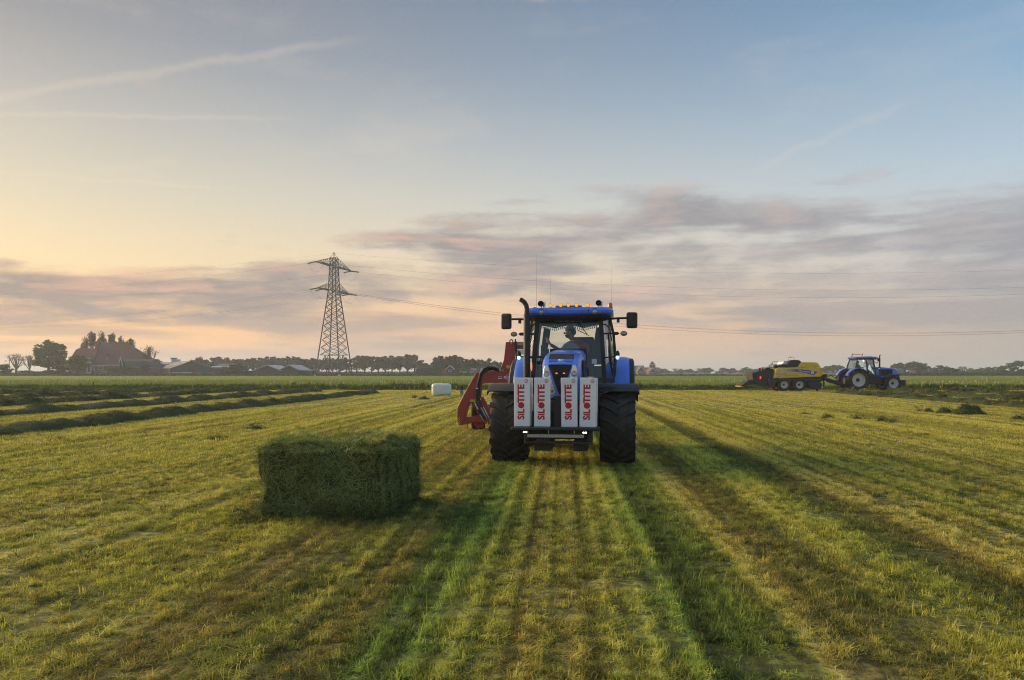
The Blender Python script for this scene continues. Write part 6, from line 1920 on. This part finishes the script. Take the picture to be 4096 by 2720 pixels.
# street lamp by the road at the far left
p = at(38, 1472, 236.0)
SL = empty('street_lamp', (p.x, 236, far_z(236)), 0, 'tall thin street lamp by the road at the picture edge beside the farm', 'street lamp')
zt = at(0, 1418, 236.0).z - far_z(236)
part('pole', 'galv', SL, ('tube', [(0, 0, 0), (0, 0, zt - 0.4)], 0.08, 6)); part('arm', 'galv', SL, ('tube', [(0, 0, zt - 0.4), (0.5, 0, zt - 0.1), (1.2, 0, zt - 0.3)], 0.06, 6)); part('lamp_head', 'galv', SL, ('box', (1.3, 0, zt - 0.3), (0.6, 0.25, 0.15)))

# ------------------------------------------------------------------ trees
def leaf_material(name, a, b, c):
    m_ = bpy.data.materials.new(name)
    m_.use_nodes = True
    t = m_.node_tree
    gg = G(t)
    t.nodes.remove(t.nodes['Principled BSDF'])
    sh = gg.n('ShaderNodeAttribute', attribute_name='tint').outputs['Fac']
    rnd = gg.n('ShaderNodeObjectInfo').outputs['Random']
    c_ = gg.ramp(sh, [(0.0, a), (0.5, b), (1.0, c)])
    k = gg.rng(rnd, 0, 1, 0.8, 1.2, smooth=False)
    c_ = gg.mix(1.0, c_, gg.vec(k, k, k), 'MULTIPLY')
    di = gg.n('ShaderNodeBsdfDiffuse', {'Color': c_}); tr = gg.n('ShaderNodeBsdfTranslucent', {'Color': c_})
    mx = gg.n('ShaderNodeMixShader', {0: 0.3, 1: di.outputs[0], 2: tr.outputs[0]})
    t.links.new(mx.outputs[0], t.nodes['Material Output'].inputs['Surface'])
    M[name] = m_


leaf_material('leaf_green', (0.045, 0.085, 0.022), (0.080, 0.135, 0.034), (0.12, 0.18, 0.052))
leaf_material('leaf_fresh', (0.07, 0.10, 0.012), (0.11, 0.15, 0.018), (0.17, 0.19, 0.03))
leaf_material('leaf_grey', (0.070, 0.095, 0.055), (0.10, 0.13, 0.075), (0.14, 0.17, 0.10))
leaf_material('leaf_bud', (0.085, 0.075, 0.035), (0.12, 0.105, 0.045), (0.17, 0.14, 0.06))
mat('bark', (0.055, 0.045, 0.035), 0.9, var=0.25, vscale=2.0)


def tree_meshes(kind, seed):
    """a tree 10 m tall: (trunk mesh, crown mesh)"""
    rg = np.random.default_rng(seed)
    tr = MB()
    clumps = []          # (centre, radius)
    if kind in ('avenue', 'round', 'bush', 'oak'):
        clear = {'avenue': 1.9, 'round': 1.4, 'bush': 0.2, 'oak': 0.5}[kind]
        rx = {'avenue': 2.5, 'round': 3.0, 'bush': 3.6, 'oak': 3.7}[kind]
        top = 9.6
        tr.tube([(0, 0, -0.4), (0.05, 0, clear), (0.1, 0.05, 6.5), (0.1, 0.1, 9.0)], [0.34, 0.26, 0.14, 0.03], 7)
        nl = 12
        for i in range(nl):
            a = i * 2.4 + rg.uniform(-.4, .4)
            z0 = clear + (6.5 - clear) * i / nl
            L = rx * rg.uniform(0.6, 0.95)
            e = (math.cos(a) * L, math.sin(a) * L, z0 + rg.uniform(0.8, 2.2))
            tr.tube([(0.05, 0, z0), (e[0] * 0.5, e[1] * 0.5, z0 + 0.8), e], [0.11, 0.07, 0.02], 5)
        n = {'avenue': 40, 'round': 46, 'bush': 44, 'oak': 54}[kind]
        zc, rz = (clear + top) / 2 + 0.1, (top - clear) / 2
        while len(clumps) < n:
            p = rg.normal(0, 1, 3); p /= np.linalg.norm(p)
            r = rg.uniform(0.35, 1.0) ** 0.6
            q = p * r
            k = 1.0 - 0.30 * max(0, q[2]) ** 2
            q = np.array([q[0] * rx * k * 0.88, q[1] * rx * k * 0.88, zc + q[2] * rz * 0.9])
            clumps.append((q, rg.uniform(0.55, 1.0) * (0.9 if kind == 'avenue' else 1.1)))
        per, ls = 60, 0.36
    elif kind == 'wind':
        tr.tube([(0, 0, -0.4), (0.4, 0, 3), (1.4, 0, 6), (2.4, 0, 8.6)], [0.4, 0.3, 0.16, 0.04], 7)
        for i in range(44):
            t = rg.uniform(0, 1) ** 0.8
            cx, cz = -3.2 + 6.0 * t, 2.6 + 6.4 * t
            clumps.append((np.array([cx + rg.normal(0, 0.8), rg.normal(0, 1.2), cz - abs(rg.normal(0, 1.4))]), rg.uniform(0.6, 1.1)))
        per, ls = 46, 0.30
    elif kind == 'pine':
        tr.tube([(0, 0, -0.4), (0, 0, 9.5)], [0.25, 0.05], 6)
        for i in range(22):
            z = 3.0 + 6.8 * i / 22
            r = 2.0 * (1 - (z - 3) / 8.0) + 0.3
            a = i * 2.4
            clumps.append((np.array([math.cos(a) * r, math.sin(a) * r, z]), 0.75))
        per, ls = 40, 0.25
    else:                # pollard / bare: a vase of fine branches with opening buds
        tr.tube([(0, 0, -0.4), (0, 0, 2.6)], [0.34, 0.26], 7)
        for i in range(26):
            a = i * 2.4 + rg.uniform(-.3, .3)
            sp = rg.uniform(0.3, 2.3)
            zt = 9.9 - sp * sp * 0.38 - rg.uniform(0, 1.0)
            e = np.array([math.cos(a) * sp, math.sin(a) * sp, zt])
            m1 = np.array([math.cos(a) * sp * 0.55, math.sin(a) * sp * 0.55, 2.6 + (zt - 2.6) * 0.45])
            tr.tube([(0, 0, 2.3), tuple(m1), tuple(e)], [0.11, 0.07, 0.025], 4)
            for k in range(5):
                f = rg.uniform(0.35, 0.95)
                b = m1 + (e - m1) * f
                d = np.array([rg.normal(0, 0.55), rg.normal(0, 0.55), rg.uniform(0.5, 1.3)])
                tr.tube([tuple(b), tuple(b + d)], [0.045, 0.018], 3)
                if kind == 'pollard': clumps.append((b + d * 0.6, 0.45))
            if kind == 'pollard': clumps.append((e, 0.40))
        per, ls = (10, 0.20) if kind == 'pollard' else (0, 0)
        if kind == 'bare':
            for i in range(40):
                a = rg.uniform(0, 2 * PI); r = rg.uniform(0.3, 2.6)
                clumps.append((np.array([math.cos(a) * r, math.sin(a) * r, rg.uniform(4.2, 9.4)]), 0.5))
            per, ls = 7, 0.16
    tm = tr.mesh('trunk', 'bark')
    cen = np.concatenate([np.repeat(c[None, :], per, 0) for c, r in clumps])
    rad = np.repeat(np.array([r for c, r in clumps]), per)
    n = len(cen)
    d = rg.normal(0, 1, (n, 3)); d /= np.linalg.norm(d, axis=1)[:, None]
    p = cen + d * (rad * rg.uniform(0.25, 1.0, n) ** 0.5)[:, None]
    p[:, 2] = np.maximum(p[:, 2], 0.1)
    a = rg.normal(0, 1, (n, 3)); a /= np.linalg.norm(a, axis=1)[:, None]
    b = np.cross(a, rg.normal(0, 1, (n, 3))); b /= np.linalg.norm(b, axis=1)[:, None]
    s = ls * rg.uniform(0.6, 1.4, n)[:, None]
    vv = np.empty((n * 4, 3))
    vv[0::4] = p - a * s; vv[1::4] = p - b * s * 0.6; vv[2::4] = p + a * s; vv[3::4] = p + b * s * 0.6
    me = bpy.data.meshes.new('crown')
    me.from_pydata(vv.tolist(), [], np.arange(n * 4).reshape(n, 4).tolist())
    tint = np.repeat(np.clip(rg.normal(0.5, 0.2, n) + np.repeat(rg.normal(0, 0.12, len(clumps)), per), 0, 1), 4)
    me.attributes.new('tint', 'FLOAT', 'POINT').data.foreach_set('value', tint.astype(np.float32))
    return tm, me


PROTO = {k: [tree_meshes(k, 200 + 10 * i + j) for j in range(nv)] for i, (k, nv) in enumerate((('avenue', 4), ('round', 3), ('bush', 4), ('oak', 3), ('wind', 1), ('pine', 2), ('pollard', 3), ('bare', 3)))}
LEAFED = {}
trng = random.Random(4)


def tree(px, pyt, pyb, wpx, Y, kind, leaf, label, cat='tree', group=None, name='tree', sink=True):
    base = far_z(Y)
    zt = at(px, pyt, Y).z
    hgt = zt - base
    tm, cm = trng.choice(PROTO[kind])
    key = (cm.name, leaf)
    if key not in LEAFED:
        c2 = cm.copy(); c2.materials.clear(); c2.materials.append(M[leaf]); LEAFED[key] = c2
    nat = {'avenue': 5.2, 'round': 6.2, 'bush': 7.4, 'oak': 8.2, 'wind': 8.0, 'pine': 4.4, 'pollard': 5.2, 'bare': 5.6}[kind] * 1.06
    o = empty(name, ((px - 2048) / F * Y, Y, base), trng.uniform(-0.5, 0.5) if kind == 'wind' else trng.uniform(0, 6.28), label, cat, group)
    sx = wpx / F * Y / nat * 1.3
    o.scale = (sx, sx, hgt / 9.9)
    link('trunk', tm, o)
    link('crown', LEAFED[key], o)
    return o


# farm trees
tree(195, 1352, 1492, 112, 246, 'round', 'leaf_green', 'tall dark green tree beside the farmhouse at the far end of the picture')
tree(250, 1425, 1492, 40, 252, 'oak', 'leaf_green', 'smaller tree squeezed between the tall dark tree and the farmhouse')
tree(312, 1410, 1490, 66, 236, 'round', 'leaf_fresh', 'round yellow green tree in front of the farmhouse wall')
tree(240, 1462, 1495, 70, 238, 'bush', 'leaf_green', 'dark rounded shrub at the foot of the farmhouse gable', 'shrub', name='shrub')
tree(18, 1452, 1490, 60, 232, 'bush', 'leaf_green', 'dark round bush at the very edge of the picture beside the street lamp', 'shrub', name='shrub')
tree(65, 1414, 1480, 70, 290, 'bare', 'leaf_bud', 'thin budding tree behind the street lamp')
tree(118, 1420, 1480, 52, 290, 'bare', 'leaf_bud', 'thin budding tree between the street lamp and the tall dark tree')
for px, pt, w, lab in ((342, 1352, 30, 'budding pollard tree behind the farmhouse chimney, lowest in front of the ridge'), (368, 1331, 36, 'budding pollard tree behind the farmhouse roof, first above the ridge from the chimney'), (408, 1332, 32, 'budding pollard tree behind the farmhouse roof, second above the ridge from the chimney'),
                       (447, 1337, 34, 'budding pollard tree behind the farmhouse roof, third above the ridge from the chimney'), (484, 1350, 28, 'budding pollard tree behind the hip of the farmhouse roof, nearer the ridge'), (522, 1358, 36, 'budding pollard tree behind the hip of the farmhouse roof, nearer the green barn')):
    tree(px, pt, 1490, w, 272, 'pollard', 'leaf_bud', lab, group='pollard trees behind the farmhouse')
tree(597, 1383, 1490, 66, 256, 'bare', 'leaf_bud', 'bare spreading tree above the green barn roof')
tree(634, 1434, 1490, 48, 300, 'oak', 'leaf_fresh', 'light green tree behind the end of the green barn')
for px, w, pt, lab in ((452, 44, 1462, 'leafy shrub at the farm front beside the parked car'), (495, 50, 1464, 'leafy shrub in front of the pointed barn gable'), (528, 44, 1466, 'leafy shrub below the green barn wall'), (578, 30, 1448, 'small tree in front of the green barn roof')):
    tree(px, pt, 1497, w, 241, 'bush', 'leaf_fresh', lab, 'shrub', name='shrub')
tree(950, 1450, 1498, 66, 244, 'bush', 'leaf_green', 'round dark bush between the flat pale shed and the timber sheds', 'shrub', name='shrub')
tree(800, 1424, 1495, 40, 300, 'round', 'leaf_fresh', 'light green tree behind the ridge of the cattle shed')
tree(846, 1446, 1495, 40, 275, 'bush', 'leaf_fresh', 'light green bush beside the cattle shed', 'shrub', name='shrub')
# avenue behind the sheds and the pylon
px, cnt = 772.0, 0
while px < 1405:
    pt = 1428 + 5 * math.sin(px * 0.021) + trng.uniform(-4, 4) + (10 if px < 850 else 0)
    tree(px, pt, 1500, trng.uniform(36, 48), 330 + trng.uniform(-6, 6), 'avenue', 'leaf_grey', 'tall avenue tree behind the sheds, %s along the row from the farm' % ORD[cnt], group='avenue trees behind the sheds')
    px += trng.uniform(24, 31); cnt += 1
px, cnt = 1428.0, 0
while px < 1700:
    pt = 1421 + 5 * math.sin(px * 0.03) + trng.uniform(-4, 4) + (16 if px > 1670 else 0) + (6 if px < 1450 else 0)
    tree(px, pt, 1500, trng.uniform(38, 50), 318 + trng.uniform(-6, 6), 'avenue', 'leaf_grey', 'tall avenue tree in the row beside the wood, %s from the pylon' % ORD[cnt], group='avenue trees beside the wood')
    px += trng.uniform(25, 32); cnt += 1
tree(1712, 1452, 1500, 36, 315, 'oak', 'leaf_grey', 'low tree in the gap between the avenue and the wood')
for cnt, (px, pt, w) in enumerate(((1672, 1472, 26), (1690, 1474, 36), (1722, 1470, 50), (1750, 1466, 44), (1860, 1464, 44), (1905, 1476, 40))):
    tree(px, pt, 1500, w, 248, 'bush', 'leaf_fresh' if px > 1800 else 'leaf_grey', 'low bush at the foot of the small wood, %s from the avenue' % ORD[cnt], 'shrub', group='bushes along the wood', name='shrub')
for cnt, (px, pt) in enumerate(((1745, 1425), (1762, 1418), (1782, 1424), (1803, 1419), (1822, 1417), (1842, 1424), (1864, 1436), (1886, 1430), (1908, 1434), (1930, 1438), (1955, 1432), (1980, 1440), (2003, 1445))):
    tree(px, pt, 1500, trng.uniform(36, 50), 268 + trng.uniform(-8, 8), 'oak' if px > 1850 else 'avenue', trng.choice(('leaf_green', 'leaf_grey')), 'leafy tree in the small wood behind the wrapper, %s from the avenue' % ORD[cnt], group='trees of the small wood')
# far treeline to the right of the front tractor
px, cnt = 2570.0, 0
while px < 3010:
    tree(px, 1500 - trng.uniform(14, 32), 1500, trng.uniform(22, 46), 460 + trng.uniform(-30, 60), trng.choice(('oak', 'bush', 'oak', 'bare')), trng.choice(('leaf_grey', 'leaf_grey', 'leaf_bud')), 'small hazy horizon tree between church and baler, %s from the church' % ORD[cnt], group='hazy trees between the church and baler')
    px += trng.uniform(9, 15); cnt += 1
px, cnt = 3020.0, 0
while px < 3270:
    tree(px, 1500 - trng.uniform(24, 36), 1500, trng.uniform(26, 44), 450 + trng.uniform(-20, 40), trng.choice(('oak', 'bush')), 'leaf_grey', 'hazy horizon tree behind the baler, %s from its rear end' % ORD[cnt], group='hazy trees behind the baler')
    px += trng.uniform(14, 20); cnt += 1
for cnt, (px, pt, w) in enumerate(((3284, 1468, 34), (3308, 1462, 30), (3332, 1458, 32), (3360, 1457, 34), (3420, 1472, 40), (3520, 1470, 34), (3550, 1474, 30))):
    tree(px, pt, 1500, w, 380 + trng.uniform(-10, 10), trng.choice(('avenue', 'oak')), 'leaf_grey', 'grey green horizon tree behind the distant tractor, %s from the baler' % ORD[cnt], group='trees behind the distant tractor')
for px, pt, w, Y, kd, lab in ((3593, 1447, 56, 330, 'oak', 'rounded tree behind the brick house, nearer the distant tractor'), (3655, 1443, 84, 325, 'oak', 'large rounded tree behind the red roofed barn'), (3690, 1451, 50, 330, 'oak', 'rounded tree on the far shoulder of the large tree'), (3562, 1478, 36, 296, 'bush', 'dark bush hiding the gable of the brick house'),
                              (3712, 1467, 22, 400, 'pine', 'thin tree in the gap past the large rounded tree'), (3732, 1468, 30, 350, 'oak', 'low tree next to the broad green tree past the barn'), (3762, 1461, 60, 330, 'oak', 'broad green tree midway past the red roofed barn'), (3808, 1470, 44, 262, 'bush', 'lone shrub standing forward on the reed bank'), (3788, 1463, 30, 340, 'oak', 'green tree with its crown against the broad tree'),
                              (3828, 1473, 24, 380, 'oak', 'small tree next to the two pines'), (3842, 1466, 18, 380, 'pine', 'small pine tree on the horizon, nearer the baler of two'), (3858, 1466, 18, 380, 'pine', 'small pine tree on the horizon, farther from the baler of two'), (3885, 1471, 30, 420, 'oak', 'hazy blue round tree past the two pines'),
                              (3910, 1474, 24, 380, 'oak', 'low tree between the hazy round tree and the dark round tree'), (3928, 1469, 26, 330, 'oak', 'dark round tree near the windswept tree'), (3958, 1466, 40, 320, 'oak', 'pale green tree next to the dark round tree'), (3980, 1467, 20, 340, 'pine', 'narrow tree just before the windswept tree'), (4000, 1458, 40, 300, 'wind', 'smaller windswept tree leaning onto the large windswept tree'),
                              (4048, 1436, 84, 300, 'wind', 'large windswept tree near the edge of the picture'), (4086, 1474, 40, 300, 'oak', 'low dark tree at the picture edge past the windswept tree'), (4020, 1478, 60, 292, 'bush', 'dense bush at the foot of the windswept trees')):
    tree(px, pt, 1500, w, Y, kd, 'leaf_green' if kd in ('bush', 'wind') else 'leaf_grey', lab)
# hedges, reeds and verge that nobody could count
def belt(name, label, cat, x0, x1, Y, pyt, pyb, leaf, n, seed, ls=0.35, depth=2.0):
    rg = np.random.default_rng(seed)
    a, b = (x0 - 2048) / F * Y, (x1 - 2048) / F * Y
    zt, zb = at(0, pyt, Y).z, far_z(Y) - 0.2
    xs_ = rg.uniform(a, b, n)
    top = zb + (zt - zb) * (0.75 + 0.35 * np.array([fbm(x * 0.12, seed, 0, 3) for x in xs_]))
    p = np.stack([xs_, Y + rg.uniform(0, depth, n), zb + (top - zb) * rg.uniform(0, 1, n) ** 0.8], 1)
    d = rg.normal(0, 1, (n, 3)); d /= np.linalg.norm(d, axis=1)[:, None]
    e = np.cross(d, rg.normal(0, 1, (n, 3))); e /= np.linalg.norm(e, axis=1)[:, None]
    s = ls * rg.uniform(0.6, 1.4, n)[:, None]
    vv = np.empty((n * 4, 3))
    vv[0::4] = p - d * s; vv[1::4] = p - e * s * 0.6; vv[2::4] = p + d * s; vv[3::4] = p + e * s * 0.6
    me = bpy.data.meshes.new(name)
    me.from_pydata(vv.tolist(), [], np.arange(n * 4).reshape(n, 4).tolist())
    me.attributes.new('tint', 'FLOAT', 'POINT').data.foreach_set('value', np.repeat(np.clip(rg.normal(0.45, 0.22, n), 0, 1), 4).astype(np.float32))
    me.materials.append(M[leaf])
    tag(link(name, me), label, cat, kind='stuff')
leaf_material('leaf_reed', (0.12, 0.085, 0.045), (0.17, 0.125, 0.065), (0.22, 0.17, 0.09))
belt('hedge', 'low hedge and verge along the far side of the meadow', 'hedge', -200, 2060, 226.0, 1494, 1500, 'leaf_green', 9000, 1)
belt('hedge', 'dark low hedge line along the meadow under the village', 'hedge', 2480, 4300, 232.0, 1498, 1503, 'leaf_green', 7000, 2)
belt('reeds', 'dry brown reeds along the far ditch beyond the distant tractor', 'reeds', 3640, 4300, 250.0, 1489, 1500, 'leaf_reed', 5000, 3, 0.3)
belt('undergrowth', 'dim undergrowth below the avenue trees', 'undergrowth', 650, 1730, 335.0, 1484, 1500, 'leaf_grey', 7000, 4, 0.4, 8)
belt('undergrowth', 'dim undergrowth and far gardens under the village trees', 'undergrowth', 2480, 3600, 440.0, 1484, 1498, 'leaf_grey', 9000, 5, 0.5, 12)
belt('undergrowth', 'dim undergrowth below the trees past the distant tractor', 'undergrowth', 3560, 4300, 300.0, 1482, 1500, 'leaf_grey', 5000, 6, 0.4, 6)
belt('hedge', 'dark garden hedge and bank at the farm front', 'hedge', -200, 700, 238.0, 1490, 1500, 'leaf_green', 5000, 7, 0.3)
belt('wall_hedge', 'dark clipped hedge beside the tall tree at the farm', 'hedge', 70, 250, 240.0, 1476, 1497, 'leaf_green', 3000, 8, 0.25)
belt('undergrowth', 'dense undergrowth at the foot of the small wood', 'undergrowth', 1730, 2050, 262.0, 1462, 1500, 'leaf_green', 5000, 9, 0.3, 6)
# small village roofs glimpsed through the trees
for k, px in enumerate((2690, 2745, 2802, 2856, 2905, 2952, 3010, 3060)):
    simple_house('house', 'tiny hazy village house under the horizon trees, %s from the church' % ORD[k], 'house', px, px + trng.uniform(16, 26), 1499, 1494, 1489 + trng.uniform(-2, 2), 420, 8.0, trng.choice('XY'), trng.choice(('brick', 'brick_pale')), trng.choice(('roof_dark', 'roof_red', 'roof_light')), 0, 'hazy village houses', trim=False)

# ------------------------------------------------------------------ haze
hz = bpy.data.materials.new('haze')
hz.use_nodes = True
hz.node_tree.nodes.clear()
gg = G(hz.node_tree)
pv = gg.n('ShaderNodeVolumePrincipled', {'Color': (0.82, 0.88, 0.97, 1), 'Density': 0.0006, 'Anisotropy': 0.2})
mo = gg.n('ShaderNodeOutputMaterial', {'Volume': pv.outputs[0]})
hb = MB(); hb.span((-6500, -800, -3.0), (6500, 6500, 46.0))
ho = hb.build('haze', hz)
ho['kind'] = 'stuff'
